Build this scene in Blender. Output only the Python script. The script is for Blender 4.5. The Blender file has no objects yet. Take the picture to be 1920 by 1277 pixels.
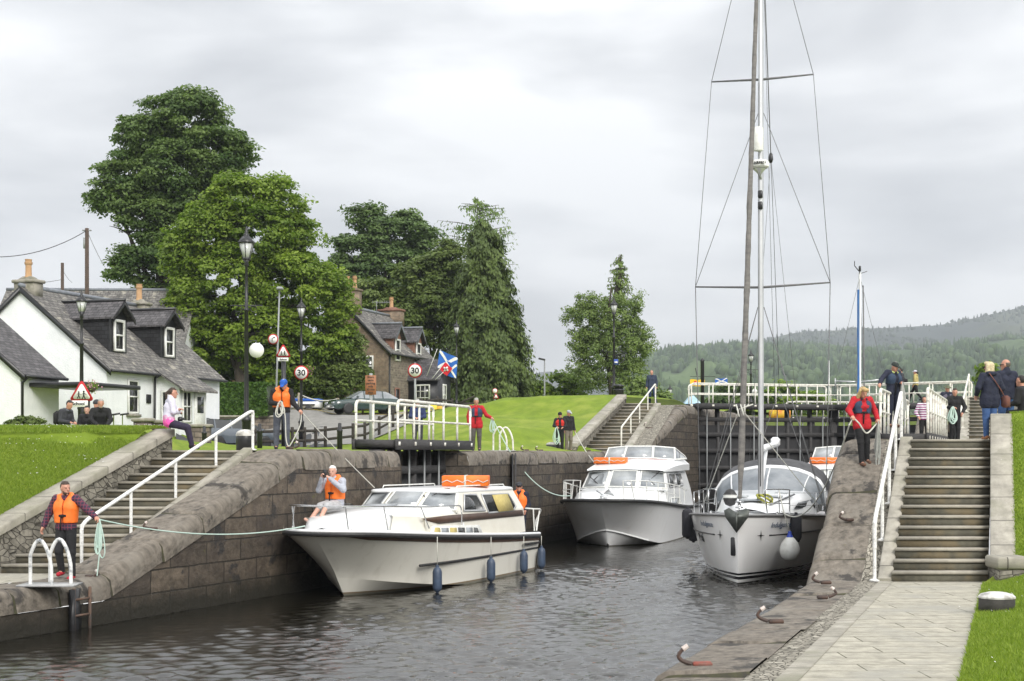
import bpy, bmesh, math, random
import numpy as np
from mathutils import Vector, Matrix
R = math.radians
random.seed(7); rng = np.random.default_rng(7)
SC = bpy.context.scene
COL = SC.collection
F, CX, HY = 2667.0, 960.0, 851.0
# ---------------------------------------------------------------- camera
cam = bpy.data.objects.new('camera', bpy.data.cameras.new('camera'))
COL.objects.link(cam); SC.camera = cam
cam.location = (0, 0, 0); cam.rotation_euler = (R(90), 0, 0)
cam.data.sensor_width = 36; cam.data.lens = 36 * F / 1920
cam.data.shift_y = (HY - 638.5) / 1920
cam.data.clip_start = 0.5; cam.data.clip_end = 12000
# ---------------------------------------------------------------- sky and sun
SUN_EL, SUN_AZ = 35, 155      # azimuth clockwise from +Y: sun high behind the camera, a little left
w = bpy.data.worlds.new('World'); SC.world = w; w.use_nodes = True
nt = w.node_tree; nt.nodes.clear()
N = nt.nodes.new; L = nt.links.new
out = N('ShaderNodeOutputWorld'); bg = N('ShaderNodeBackground'); L(bg.outputs[0], out.inputs[0])
bg.inputs[1].default_value = 0.1
sky = N('ShaderNodeTexSky'); sky.sky_type = 'NISHITA'; sky.sun_disc = False
sky.sun_elevation = R(SUN_EL); sky.sun_rotation = R(SUN_AZ); sky.air_density = 1; sky.dust_density = 2
tc = N('ShaderNodeTexCoord'); mp = N('ShaderNodeMapping'); mp.inputs['Scale'].default_value = (1.5, 1.5, 5.0)
mp.inputs['Location'].default_value = (3.1, 0.7, 0.35); mp.inputs['Rotation'].default_value = (0, R(9), 0)
L(tc.outputs['Generated'], mp.inputs[0])
n1 = N('ShaderNodeTexNoise'); n1.inputs['Scale'].default_value = 1.9; n1.inputs['Detail'].default_value = 5; n1.inputs['Roughness'].default_value = .48; n1.inputs['Distortion'].default_value = .25
L(mp.outputs[0], n1.inputs[0])
cr = N('ShaderNodeValToRGB'); e = cr.color_ramp.elements
e[0].position = .38; e[0].color = (3.35, 3.4, 3.5, 1)
e[1].position = .60; e[1].color = (7.3, 7.3, 7.28, 1)
m_ = cr.color_ramp.elements.new(.49); m_.color = (5.0, 5.04, 5.1, 1)
L(n1.outputs[0], cr.inputs[0])
mx = N('ShaderNodeMix'); mx.data_type = 'RGBA'; mx.inputs[0].default_value = .95
sz = N('ShaderNodeSeparateXYZ'); L(tc.outputs['Generated'], sz.inputs[0])      # an overcast sky is brighter overhead
gr = N('ShaderNodeMapRange'); gr.inputs[1].default_value = .22; gr.inputs[2].default_value = .8; gr.inputs[3].default_value = 1; gr.inputs[4].default_value = 1.7; L(sz.outputs[2], gr.inputs[0])
vs_ = N('ShaderNodeVectorMath'); vs_.operation = 'SCALE'; L(cr.outputs[0], vs_.inputs[0]); L(gr.outputs[0], vs_.inputs['Scale'])
L(sky.outputs[0], mx.inputs[6]); L(vs_.outputs[0], mx.inputs[7]); L(mx.outputs[2], bg.inputs[0])
sun = bpy.data.objects.new('sun', bpy.data.lights.new('sun', 'SUN')); COL.objects.link(sun)
sun.data.energy = 1.5; sun.data.angle = R(24); sun.data.color = (1, .96, .9)
d = Vector((math.sin(R(SUN_AZ)) * math.cos(R(SUN_EL)), math.cos(R(SUN_AZ)) * math.cos(R(SUN_EL)), math.sin(R(SUN_EL))))
sun.rotation_euler = d.to_track_quat('Z', 'Y').to_euler()
SC.view_settings.view_transform = 'Standard'; SC.view_settings.look = 'None'
SC.view_settings.exposure = .90; SC.view_settings.gamma = 1; SC.view_settings.use_curve_mapping = False
SC.cycles.use_denoising = True; SC.cycles.max_bounces = 6; SC.cycles.transparent_max_bounces = 12
SC.cycles.volume_bounces = 0; SC.cycles.caustics_reflective = False; SC.cycles.caustics_refractive = False

# ---------------------------------------------------------------- helpers
def P(px, py, Y): return Vector(((px - CX) / F * Y, Y, (HY - py) / F * Y))
def PX(px, Y, z): return Vector(((px - CX) / F * Y, Y, z))
def lerp(a, b, t): return a + (b - a) * t
def tag(o, label=None, cat=None, group=None, kind=None):
    if label: o['label'] = label
    if cat: o['category'] = cat
    if group: o['group'] = group
    if kind or cat: o['kind'] = kind or 'thing'
    return o
def thing(name, label, cat, loc=(0, 0, 0), rz=0, group=None, parent=None):
    o = bpy.data.objects.new(name, None); COL.objects.link(o); o.empty_display_size = .2
    o.location = loc; o.rotation_euler = (0, 0, rz)
    return tag(o, label, cat, group)
def copy_tree(o, parent=None):
    c = o.copy(); COL.objects.link(c); c.parent = parent
    for ch in [x for x in KIDS.get(o.name, [])]:
        k = copy_tree(ch, c)
        KIDS.setdefault(c.name, []).append(k)
    return c
KIDS = {}
def link(o, parent=None):
    COL.objects.link(o)
    if parent is not None:
        o.parent = parent; KIDS.setdefault(parent.name, []).append(o)
    return o
def np_mesh(name, V, Fc, mats, parent=None, smooth=False, midx=None, uv=None, off=None, attr=None):
    """V (n,3); Fc list of equal-length polygons as array or list of lists"""
    V = np.asarray(V, dtype=np.float32).reshape(-1, 3)
    if off is not None: V = V - np.array(off, dtype=np.float32)
    me = bpy.data.meshes.new(name)
    if isinstance(Fc, np.ndarray):
        k = Fc.shape[1]; n = len(Fc); flat = Fc.astype(np.int32).ravel()
        starts = np.arange(n, dtype=np.int32) * k
    else:
        n = len(Fc); ln = np.array([len(f) for f in Fc], dtype=np.int32)
        flat = np.array([i for f in Fc for i in f], dtype=np.int32)
        starts = np.concatenate([[0], np.cumsum(ln)[:-1]]).astype(np.int32) if n else np.array([], dtype=np.int32)
    me.vertices.add(len(V)); me.vertices.foreach_set('co', V.ravel())
    me.loops.add(len(flat)); me.loops.foreach_set('vertex_index', flat)
    me.polygons.add(n); me.polygons.foreach_set('loop_start', starts)
    if midx is not None: me.polygons.foreach_set('material_index', np.asarray(midx, dtype=np.int32))
    if smooth: me.polygons.foreach_set('use_smooth', np.ones(n, dtype=bool))
    if uv is not None:
        l = me.uv_layers.new(name='UVMap'); l.data.foreach_set('uv', np.asarray(uv, dtype=np.float32)[flat].ravel())
    if attr is not None:
        a = me.attributes.new('var', 'FLOAT', 'POINT'); a.data.foreach_set('value', np.asarray(attr, dtype=np.float32))
    me.update(calc_edges=True); me.validate()
    for m in (mats if isinstance(mats, (list, tuple)) else [mats]): me.materials.append(m)
    o = bpy.data.objects.new(name, me)
    return link(o, parent)

class MB:
    def __init__(s): s.v = []; s.f = []; s.m = []; s.uv = []; s.cur = 0; s.M = None
    def add(s, vs, fs, uvs=None):
        b = len(s.v)
        for i, p in enumerate(vs):
            p = Vector(p)
            if s.M is not None: p = s.M @ p
            s.v.append(tuple(p)); s.uv.append(uvs[i] if uvs else (p[0], p[2]))
        for f in fs: s.f.append([b + i for i in f]); s.m.append(s.cur)
        return s
    def box(s, c, sz, rz=0, ry=0, rx=0, taper=1, bev=0):
        M = Matrix.Translation(c) @ Matrix.Rotation(rz, 4, 'Z') @ Matrix.Rotation(ry, 4, 'Y') @ Matrix.Rotation(rx, 4, 'X')
        x, y, z = [q / 2 for q in sz]
        if bev:
            b = bev; vs = []
            for (zz, q) in ((-z, b), (-z + b, 0), (z - b, 0), (z, b)):
                X, Y = x - q, y - q; c2 = b * .6 if not q else b * .3
                for (a, d) in ((-X + c2, -Y), (X - c2, -Y), (X, -Y + c2), (X, Y - c2), (X - c2, Y), (-X + c2, Y), (-X, Y - c2), (-X, -Y + c2)):
                    k = taper if zz > 0 else 1
                    vs.append(M @ Vector((a * k, d * k, zz)))
            fs = [list(range(7, -1, -1)), list(range(24, 32))]
            for r in range(3):
                for i in range(8): fs.append([r * 8 + i, r * 8 + (i + 1) % 8, r * 8 + 8 + (i + 1) % 8, r * 8 + 8 + i])
            return s.add(vs, fs)
        vs = []
        for dz in (-z, z):
            k = taper if dz > 0 else 1
            for (a, b) in ((-x, -y), (x, -y), (x, y), (-x, y)): vs.append(M @ Vector((a * k, b * k, dz)))
        return s.add(vs, [[3, 2, 1, 0], [4, 5, 6, 7], [0, 1, 5, 4], [1, 2, 6, 5], [2, 3, 7, 6], [3, 0, 4, 7]])
    def hexa(s, p):  # 8 points: bottom 4 ccw, top 4 ccw
        return s.add(p, [[3, 2, 1, 0], [4, 5, 6, 7], [0, 1, 5, 4], [1, 2, 6, 5], [2, 3, 7, 6], [3, 0, 4, 7]])
    def tube(s, pts, r, n=8, cap=True):
        pts = [Vector(p) for p in pts]; k = len(pts)
        rs = r if isinstance(r, (list, tuple)) else [r] * k
        vs = []; nrm = None
        for i, p in enumerate(pts):
            t = (pts[min(i + 1, k - 1)] - pts[max(i - 1, 0)])
            if t.length < 1e-9: t = Vector((0, 0, 1))
            t.normalize()
            if nrm is None:
                a = Vector((0, 0, 1)) if abs(t.z) < .9 else Vector((1, 0, 0))
                nrm = (a - t * a.dot(t)).normalized()
            else:
                nrm = nrm - t * nrm.dot(t)
                nrm = nrm.normalized() if nrm.length > 1e-6 else t.orthogonal().normalized()
            bn = t.cross(nrm)
            for j in range(n):
                a = 2 * math.pi * j / n
                vs.append(p + (nrm * math.cos(a) + bn * math.sin(a)) * rs[i])
        fs = [[i * n + j, i * n + (j + 1) % n, (i + 1) * n + (j + 1) % n, (i + 1) * n + j] for i in range(k - 1) for j in range(n)]
        if cap: fs += [list(range(n - 1, -1, -1)), [(k - 1) * n + j for j in range(n)]]
        return s.add(vs, fs)
    def lathe(s, prof, c=(0, 0, 0), n=16, sx=1, sy=1, ph=0):
        c = Vector(c); vs = []
        for (r, z) in prof:
            for j in range(n):
                a = 2 * math.pi * j / n + ph
                vs.append(c + Vector((r * math.cos(a) * sx, r * math.sin(a) * sy, z)))
        k = len(prof)
        fs = [[i * n + j, i * n + (j + 1) % n, (i + 1) * n + (j + 1) % n, (i + 1) * n + j] for i in range(k - 1) for j in range(n)]
        fs += [list(range(n - 1, -1, -1)), [(k - 1) * n + j for j in range(n)]]
        return s.add(vs, fs)
    def grid(s, rows, closed=False, uvs=None, flip=False):
        n = len(rows[0]); vs = [p for r in rows for p in r]
        fs = []
        for i in range(len(rows) - 1):
            for j in range(n if closed else n - 1):
                a = [i * n + j, i * n + (j + 1) % n, (i + 1) * n + (j + 1) % n, (i + 1) * n + j]
                fs.append(a[::-1] if flip else a)
        return s.add(vs, fs, [u for r in uvs for u in r] if uvs else None)
    def slab(s, pts, t):
        """extrude polygon (planar list) by vector t"""
        t = Vector(t); n = len(pts); pts = [Vector(p) for p in pts]
        vs = pts + [p + t for p in pts]
        fs = [list(range(n - 1, -1, -1)), list(range(n, 2 * n))] + [[i, (i + 1) % n, n + (i + 1) % n, n + i] for i in range(n)]
        return s.add(vs, fs)
    def ring(s, pts, wd, t):
        """frame strip of width wd inside the polygon, extruded by t"""
        pts = [Vector(p) for p in pts]; c = sum(pts, Vector()) / len(pts); t = Vector(t); n = len(pts)
        nn = (pts[1] - pts[0]).cross(pts[2] - pts[1]).normalized()
        inn = []
        for i in range(n):
            a = (pts[i] - pts[i - 1]).normalized(); b = (pts[(i + 1) % n] - pts[i]).normalized()
            na = nn.cross(a); nb = nn.cross(b)
            if na.dot(c - pts[i]) < 0: na = -na
            if nb.dot(c - pts[i]) < 0: nb = -nb
            m = (na + nb).normalized(); inn.append(pts[i] + m * (wd / max(.35, m.dot(na))))
        vs = pts + inn + [p + t for p in pts] + [p + t for p in inn]
        fs = []
        for i in range(n):
            j = (i + 1) % n
            fs += [[i, j, n + j, n + i], [2 * n + i, 3 * n + i, 3 * n + j, 2 * n + j], [i, 2 * n + i, 2 * n + j, j], [n + i, n + j, 3 * n + j, 3 * n + i]]
        return s.add(vs, fs)
    def mat(s, i): s.cur = i; return s
    def build(s, name, mats, parent=None, off=None, smooth=False, fixn=True):
        if off is None and parent is not None and parent.get('wrel'): off = parent.location
        o = np_mesh(name, s.v, s.f, mats, parent, smooth, s.m, s.uv, off)
        if fixn:
            bm = bmesh.new(); bm.from_mesh(o.data); bmesh.ops.recalc_face_normals(bm, faces=bm.faces); bm.to_mesh(o.data); bm.free()
        if smooth:
            try: o.data.set_sharp_from_angle(angle=R(38))
            except Exception: pass
        return o

def wthing(name, label, cat, loc, group=None):
    """thing whose parts are built in world coordinates"""
    o = thing(name, label, cat, loc, 0, group); o['wrel'] = 1; return o

def arc(a, b, c, n=6):
    """quadratic curve a->c with control b"""
    a, b, c = Vector(a), Vector(b), Vector(c)
    return [a * (1 - t) ** 2 + b * 2 * t * (1 - t) + c * t * t for t in [i / n for i in range(n + 1)]]
def sag(a, b, s, n=14):
    a, b = Vector(a), Vector(b)
    return [a.lerp(b, i / n) - Vector((0, 0, s * 4 * (i / n) * (1 - i / n))) for i in range(n + 1)]

# ---------------------------------------------------------------- materials
MATS = {}
def pm(name, c1, c2=None, sc=4, rough=.6, metal=0, bump=0, bsc=None, det=5, spec=.5, coat=0, trans=0, c3=None, sc3=1.2, st=(1, 1, 1), uvc=False, lo=.35, hi=.65):
    if name in MATS: return MATS[name]
    m = bpy.data.materials.new(name); m.use_nodes = True; t = m.node_tree; b = t.nodes['Principled BSDF']
    b.inputs['Roughness'].default_value = rough; b.inputs['Metallic'].default_value = metal
    b.inputs['Specular IOR Level'].default_value = spec; b.inputs['Coat Weight'].default_value = coat
    c1 = (*c1, 1)
    tcn = t.nodes.new('ShaderNodeTexCoord'); mpn = t.nodes.new('ShaderNodeMapping'); mpn.inputs['Scale'].default_value = st
    t.links.new(tcn.outputs['UV' if uvc else 'Object'], mpn.inputs[0])
    if c2 is None: c2 = tuple(x * .82 for x in c1[:3])
    def noise(s_, d_=det):
        n = t.nodes.new('ShaderNodeTexNoise'); n.inputs['Scale'].default_value = s_; n.inputs['Detail'].default_value = d_; n.inputs['Roughness'].default_value = .62
        t.links.new(mpn.outputs[0], n.inputs[0]); return n
    def mapr(n, a, c):
        q = t.nodes.new('ShaderNodeMapRange'); q.inputs[1].default_value = a; q.inputs[2].default_value = c; t.links.new(n.outputs[0], q.inputs[0]); return q
    def mix(f, A, B):
        q = t.nodes.new('ShaderNodeMix'); q.data_type = 'RGBA'; t.links.new(f.outputs[0], q.inputs[0])
        for i, X in ((6, A), (7, B)):
            if isinstance(X, tuple): q.inputs[i].default_value = X
            else: t.links.new(X.outputs[2], q.inputs[i])
        return q
    n = noise(sc); q = mix(mapr(n, lo, hi), c1, (*c2, 1))
    if c3 is not None: q = mix(mapr(noise(sc3, 3), .48, .66), q, (*c3, 1))
    t.links.new(q.outputs[2], b.inputs['Base Color'])
    if bump:
        bn = t.nodes.new('ShaderNodeBump'); bn.inputs['Strength'].default_value = 1; bn.inputs['Distance'].default_value = bump
        t.links.new(noise(bsc or sc * 3, 6).outputs[0], bn.inputs['Height']); t.links.new(bn.outputs[0], b.inputs['Normal'])
    if trans:
        b.inputs['Transmission Weight'].default_value = trans
    MATS[name] = m; return m

def brickmat(name, ca, cb, cm, bw, bh, mortar=.012, dist=.02, rough=.8, bump=.02, stain=None, moss=None, c3=None, wet=None, off=.5, streak=None, msm=.3, bias=0, nsc=3.0, gain=.75):
    """blocks laid out in UV metres"""
    m = bpy.data.materials.new(name); m.use_nodes = True; t = m.node_tree; b = t.nodes['Principled BSDF']
    Nn = t.nodes.new; K = t.links.new
    b.inputs['Roughness'].default_value = rough; b.inputs['Specular IOR Level'].default_value = .35
    tcn = Nn('ShaderNodeTexCoord'); geo = Nn('ShaderNodeNewGeometry')
    nz = Nn('ShaderNodeTexNoise'); nz.inputs['Scale'].default_value = 2.2; nz.inputs['Detail'].default_value = 3; K(tcn.outputs['UV'], nz.inputs[0])
    sub = Nn('ShaderNodeVectorMath'); sub.operation = 'SUBTRACT'; sub.inputs[1].default_value = (.5, .5, .5); K(nz.outputs['Color'], sub.inputs[0])
    scl = Nn('ShaderNodeVectorMath'); scl.operation = 'SCALE'; scl.inputs['Scale'].default_value = dist; K(sub.outputs[0], scl.inputs[0])
    add = Nn('ShaderNodeVectorMath'); K(tcn.outputs['UV'], add.inputs[0]); K(scl.outputs[0], add.inputs[1])
    br = Nn('ShaderNodeTexBrick'); br.inputs['Scale'].default_value = 1; br.inputs['Brick Width'].default_value = bw; br.inputs['Row Height'].default_value = bh
    br.inputs['Mortar Size'].default_value = mortar; br.inputs['Mortar Smooth'].default_value = msm; br.offset = off; br.inputs['Bias'].default_value = bias
    br.inputs['Color1'].default_value = (*ca, 1); br.inputs['Color2'].default_value = (*cb, 1); br.inputs['Mortar'].default_value = (*cm, 1)
    K(add.outputs[0], br.inputs[0])
    def noise(s_, d_=6, vec=None, st=None, rg=.62):
        n = Nn('ShaderNodeTexNoise'); n.inputs['Scale'].default_value = s_; n.inputs['Detail'].default_value = d_; n.inputs['Roughness'].default_value = rg
        src = vec or tcn.outputs['UV']
        if st:
            mp_ = Nn('ShaderNodeMapping'); mp_.inputs['Scale'].default_value = st; K(src, mp_.inputs[0]); src = mp_.outputs[0]
        K(src, n.inputs[0]); return n.outputs[0]
    def rngm(x, a, c, lo=0, hi=1):
        q = Nn('ShaderNodeMapRange'); q.inputs[1].default_value = a; q.inputs[2].default_value = c; q.inputs[3].default_value = lo; q.inputs[4].default_value = hi; K(x, q.inputs[0]); return q.outputs[0]
    def mixc(f, A, B, bt='MIX'):
        q = Nn('ShaderNodeMix'); q.data_type = 'RGBA'; q.blend_type = bt
        if isinstance(f, float): q.inputs[0].default_value = f
        else: K(f, q.inputs[0])
        for i, X in ((6, A), (7, B)):
            if isinstance(X, tuple): q.inputs[i].default_value = (*X, 1) if len(X) == 3 else X
            else: K(X, q.inputs[i])
        return q.outputs[2]
    g = rngm(noise(nsc, 8), .3, .7, gain, 2 - gain)
    comb = Nn('ShaderNodeCombineColor'); [K(g, comb.inputs[i]) for i in range(3)]
    c = mixc(1.0, br.outputs['Color'], comb.outputs[0], 'MULTIPLY')
    if c3: c = mixc(rngm(noise(.9, 5), .5, .68), c, c3)
    if stain: c = mixc(rngm(noise(1.6, 7, st=(1, 1, 1)), stain[1], stain[1] + .06), c, stain[0])
    if streak: c = mixc(rngm(noise(3.0, 6, st=(4.5, .55, 1)), streak[1], streak[1] + .05), c, streak[0])
    if moss: c = mixc(rngm(noise(2.4, 6), moss[1], moss[1] + .08), c, moss[0])
    if wet:
        sx = Nn('ShaderNodeSeparateXYZ'); K(geo.outputs['Position'], sx.inputs[0])
        ad = Nn('ShaderNodeMath'); ad.operation = 'ADD'; K(sx.outputs[2], ad.inputs[0]); K(rngm(noise(1.5, 4), 0, 1, -.35, .35), ad.inputs[1])
        c = mixc(rngm(ad.outputs[0], wet[1], wet[2], 1, 0), c, wet[0])
    K(c, b.inputs['Base Color'])
    h = Nn('ShaderNodeMath'); h.operation = 'MULTIPLY_ADD'; K(br.outputs['Fac'], h.inputs[0]); h.inputs[1].default_value = -1.0; K(noise(9, 8), h.inputs[2])
    bn = Nn('ShaderNodeBump'); bn.inputs['Distance'].default_value = bump; K(h.outputs[0], bn.inputs['Height']); K(bn.outputs[0], b.inputs['Normal'])
    MATS[name] = m; return m

def cellmat(name, ca, cb, cm, sc, st=(1, 1, 1), edge=.07, bump=.03):
    """irregular rubble or cobbles: Voronoi cells in UV metres"""
    m = bpy.data.materials.new(name); m.use_nodes = True; t = m.node_tree; b = t.nodes['Principled BSDF']; K = t.links.new; Nn = t.nodes.new
    b.inputs['Roughness'].default_value = .85; b.inputs['Specular IOR Level'].default_value = .3
    tcn = Nn('ShaderNodeTexCoord'); mp_ = Nn('ShaderNodeMapping'); mp_.inputs['Scale'].default_value = st; K(tcn.outputs['UV'], mp_.inputs[0])
    v1 = Nn('ShaderNodeTexVoronoi'); v1.inputs['Scale'].default_value = sc; v1.inputs['Randomness'].default_value = .85; K(mp_.outputs[0], v1.inputs['Vector'])
    v2 = Nn('ShaderNodeTexVoronoi'); v2.feature = 'DISTANCE_TO_EDGE'; v2.inputs['Scale'].default_value = sc; v2.inputs['Randomness'].default_value = .85; K(mp_.outputs[0], v2.inputs['Vector'])
    sp = Nn('ShaderNodeSeparateColor'); K(v1.outputs['Color'], sp.inputs[0])
    q = Nn('ShaderNodeMix'); q.data_type = 'RGBA'; K(sp.outputs[0], q.inputs[0]); q.inputs[6].default_value = (*ca, 1); q.inputs[7].default_value = (*cb, 1)
    n = Nn('ShaderNodeTexNoise'); n.inputs['Scale'].default_value = 9; n.inputs['Detail'].default_value = 8; K(tcn.outputs['UV'], n.inputs[0]); mr = Nn('ShaderNodeMapRange'); mr.inputs[1].default_value = .3; mr.inputs[2].default_value = .7; mr.inputs[3].default_value = .6; mr.inputs[4].default_value = 1.3; K(n.outputs[0], mr.inputs[0])
    cc = Nn('ShaderNodeCombineColor'); [K(mr.outputs[0], cc.inputs[i]) for i in range(3)]; q2 = Nn('ShaderNodeMix'); q2.data_type = 'RGBA'; q2.blend_type = 'MULTIPLY'; q2.inputs[0].default_value = 1; K(q.outputs[2], q2.inputs[6]); K(cc.outputs[0], q2.inputs[7])
    e_ = Nn('ShaderNodeMapRange'); e_.inputs[1].default_value = edge * .4; e_.inputs[2].default_value = edge; K(v2.outputs[0], e_.inputs[0]); q3 = Nn('ShaderNodeMix'); q3.data_type = 'RGBA'; K(e_.outputs[0], q3.inputs[0]); q3.inputs[6].default_value = (*cm, 1); K(q2.outputs[2], q3.inputs[7]); K(q3.outputs[2], b.inputs['Base Color'])
    ad = Nn('ShaderNodeMath'); ad.operation = 'MULTIPLY_ADD'; ad.inputs[1].default_value = .3; K(n.outputs[0], ad.inputs[0]); K(e_.outputs[0], ad.inputs[2]); bn = Nn('ShaderNodeBump'); bn.inputs['Distance'].default_value = bump; K(ad.outputs[0], bn.inputs['Height']); K(bn.outputs[0], b.inputs['Normal']); MATS[name] = m; return m
M_WHITE = pm('white_paint', (.78, .79, .76), (.62, .62, .58), 6, .45, bump=.002)
M_RAIL = pm('cream_rail_paint', (.80, .80, .73), (.70, .69, .60), 5, .4, c3=(.50, .46, .40), sc3=9)
M_RAILW = pm('worn_white_rail_paint', (.82, .82, .80), (.72, .72, .70), 5, .4, c3=(.50, .50, .49), sc3=22)
M_STEEL = pm('polished_steel', (.62, .63, .64), (.5, .5, .5), 8, .22, metal=1)
M_RIG = pm('grey_rigging_wire', (.14, .145, .15), (.10, .10, .10), 8, .5)
M_BLACK = pm('black_paint', (.012, .013, .015), (.022, .022, .024), 8, .38)
M_TIMBER = pm('dark_timber', (.060, .058, .058), (.032, .031, .032), 6, .75, bump=.01, st=(1, 1, 5))
M_GLASSD = pm('dark_glass', (.02, .023, .025), (.05, .052, .05), 1.2, .06, spec=.8)
M_GLASSL = pm('grey_window_glass', (.20, .22, .24), (.38, .40, .41), 1.0, .06, spec=.7)
M_CONC = pm('pale_concrete', (.34, .32, .27), (.24, .225, .19), 3, .85, bump=.006, c3=(.17, .165, .12), sc3=2.4)
M_FENCEW = pm('weathered_fence_wood', (.045, .038, .03), (.025, .021, .018), 8, .85, bump=.006)
M_SOIL = pm('soil', (.08, .06, .04), (.05, .04, .03), 8, .9)
# ================================================================ SETTING
ZW, Z0 = -3.07, -2.25
def pl(tab, y):
    """piecewise-linear table [(Y, values...)]"""
    if y <= tab[0][0]: a, b = tab[0], tab[1]
    elif y >= tab[-1][0]: a, b = tab[-2], tab[-1]
    else:
        for i in range(len(tab) - 1):
            if tab[i][0] <= y <= tab[i + 1][0]: a, b = tab[i], tab[i + 1]; break
    t = (y - a[0]) / (b[0] - a[0]); return [a[k] + (b[k] - a[k]) * t for k in range(1, len(a))]
LEFT = [(6, -15.75, Z0), (25.6, -7.32, Z0), (31.6, -4.74, .08), (62, 5.53, .08), (71.9, 8.9, 2.45), (95, 16.7, 2.45)]
RIGHT = [(6, -1.59, Z0), (25.3, 5.22, Z0), (30.2, 6.95, .30), (57, 16.0, .30), (65, 18.7, 2.6), (95, 28.8, 2.6)]
def LE(y): return pl(LEFT, y)
def RE(y): return pl(RIGHT, y)

# ---- stone materials
WALLST = dict(cm=(.030, .026, .020), rough=.72, bump=.03, nsc=4.5, gain=.55, wet=((.022, .02, .014), -2.9, -2.4), streak=((.34, .31, .26), .665), stain=((.035, .032, .03), .56), moss=((.09, .085, .02), .66), c3=(.060, .048, .040))
M_FACE = brickmat('lock_wall_masonry', (.125, .100, .075), (.060, .049, .039), bw=1.15, bh=.44, mortar=.016, dist=.04, **WALLST)
M_FACE2 = brickmat('lock_wall_masonry_far', (.095, .078, .058), (.058, .048, .038), bw=.8, bh=.36, mortar=.02, dist=.05, **WALLST)
M_COPE = brickmat('coping_stone', (.16, .14, .115), (.105, .09, .075), (.05, .045, .04), 30, 30, .001, .05, .78, .03, stain=((.05, .045, .04), .56), c3=(.215, .195, .165), moss=((.12, .11, .03), .70), nsc=7, gain=.45)
M_COBB = cellmat('cobble_strip', (.36, .335, .28), (.20, .185, .15), (.085, .078, .06), 9, (1, 1.3, 1), .06)
M_RUBB = cellmat('rubble_masonry', (.28, .26, .215), (.15, .14, .115), (.07, .064, .052), 6.5, (.75, 1.7, 1), .04, .03)
M_KERB = brickmat('kerb_stone', (.33, .31, .265), (.27, .255, .21), (.07, .065, .055), .85, 5, .010, .01, .85, .01, gain=.7, c3=(.22, .215, .16))
M_PAVE = brickmat('paving_flag', (.37, .348, .285), (.335, .316, .258), (.09, .09, .055), 1.4, .46, .009, .012, .8, .010, gain=.72, c3=(.31, .30, .26), off=.37, nsc=5)
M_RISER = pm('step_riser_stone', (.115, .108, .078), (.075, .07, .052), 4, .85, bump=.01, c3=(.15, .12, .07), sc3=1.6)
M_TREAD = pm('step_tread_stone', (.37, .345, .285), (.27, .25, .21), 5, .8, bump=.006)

def grassmat(name, a, b_, c_):
    return pm(name, a, b_, 1.6, .75, bump=.03, bsc=40, c3=c_, sc3=.6, spec=.15, det=8)
M_GRASS = grassmat('lawn_grass', (.195, .275, .026), (.135, .20, .020), (.25, .305, .045))
M_ROADA = pm('road_asphalt', (.27, .262, .245), (.21, .205, .19), 2.5, .9, bump=.006)
M_ROADD = pm('dark_asphalt', (.055, .057, .062), (.04, .042, .046), 3, .9)

# ---- water
def water_mat():
    m = bpy.data.materials.new('canal_water'); m.use_nodes = True; t = m.node_tree; b = t.nodes['Principled BSDF']
    b.inputs['Base Color'].default_value = (.010, .009, .006, 1); b.inputs['Roughness'].default_value = .035; b.inputs['IOR'].default_value = 1.75
    b.inputs['Specular IOR Level'].default_value = .5
    g = t.nodes.new('ShaderNodeNewGeometry'); K = t.links.new
    hs = []
    for (sc, st, k, dd) in ((1.0, (5, 8, 1), .003, 2), (1.0, (12, 16, 1), .0008, 2), (1.0, (.5, .8, 1), .01, 1)):
        mp_ = t.nodes.new('ShaderNodeMapping'); mp_.inputs['Scale'].default_value = st; mp_.inputs['Rotation'].default_value = (0, 0, R(12)); K(g.outputs['Position'], mp_.inputs[0])
        n = t.nodes.new('ShaderNodeTexNoise'); n.inputs['Detail'].default_value = dd; n.inputs['Roughness'].default_value = .5; n.inputs['Distortion'].default_value = .6; K(mp_.outputs[0], n.inputs[0])
        q = t.nodes.new('ShaderNodeMath'); q.operation = 'MULTIPLY'; q.inputs[1].default_value = k; K(n.outputs[0], q.inputs[0]); hs.append(q)
    a = t.nodes.new('ShaderNodeMath'); K(hs[0].outputs[0], a.inputs[0]); K(hs[1].outputs[0], a.inputs[1])
    c = t.nodes.new('ShaderNodeMath'); K(a.outputs[0], c.inputs[0]); K(hs[2].outputs[0], c.inputs[1])
    bn = t.nodes.new('ShaderNodeBump'); bn.inputs['Distance'].default_value = 1.0; bn.inputs['Strength'].default_value = 1.0
    K(c.outputs[0], bn.inputs['Height']); K(bn.outputs[0], b.inputs['Normal']); return m
def waves(X, Y):
    r_ = np.random.default_rng(5); Hh = np.zeros_like(X)
    for i in range(46):
        lam = r_.uniform(.15, .50); a = r_.normal(0, .62); kx, ky = 2 * math.pi / lam * math.sin(a), 2 * math.pi / lam * math.cos(a)
        Hh += lam ** .95 * np.sin(kx * X + ky * Y + r_.uniform(0, 6.3) + .9 * np.sin(X * r_.uniform(.2, .9) + Y * r_.uniform(.2, .7)))
    pt = .5 + .5 * np.sin(X * .55 + 1.3 * np.sin(Y * .31)) * np.sin(Y * .42 + .8 * np.sin(X * .4)); sd = np.clip((X - (-9.4 + .43 * (Y - 20))) / 5, .12, 1) * (1 + .9 * np.clip((25 - Y) / 8, 0, 1))
    return Hh * .0068 * (.45 + .75 * pt) * sd
ys_ = np.concatenate([np.arange(9, 34, .055), np.arange(34, 50, .10), np.arange(50, 76.5, .5)]); nx_ = 300
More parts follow.
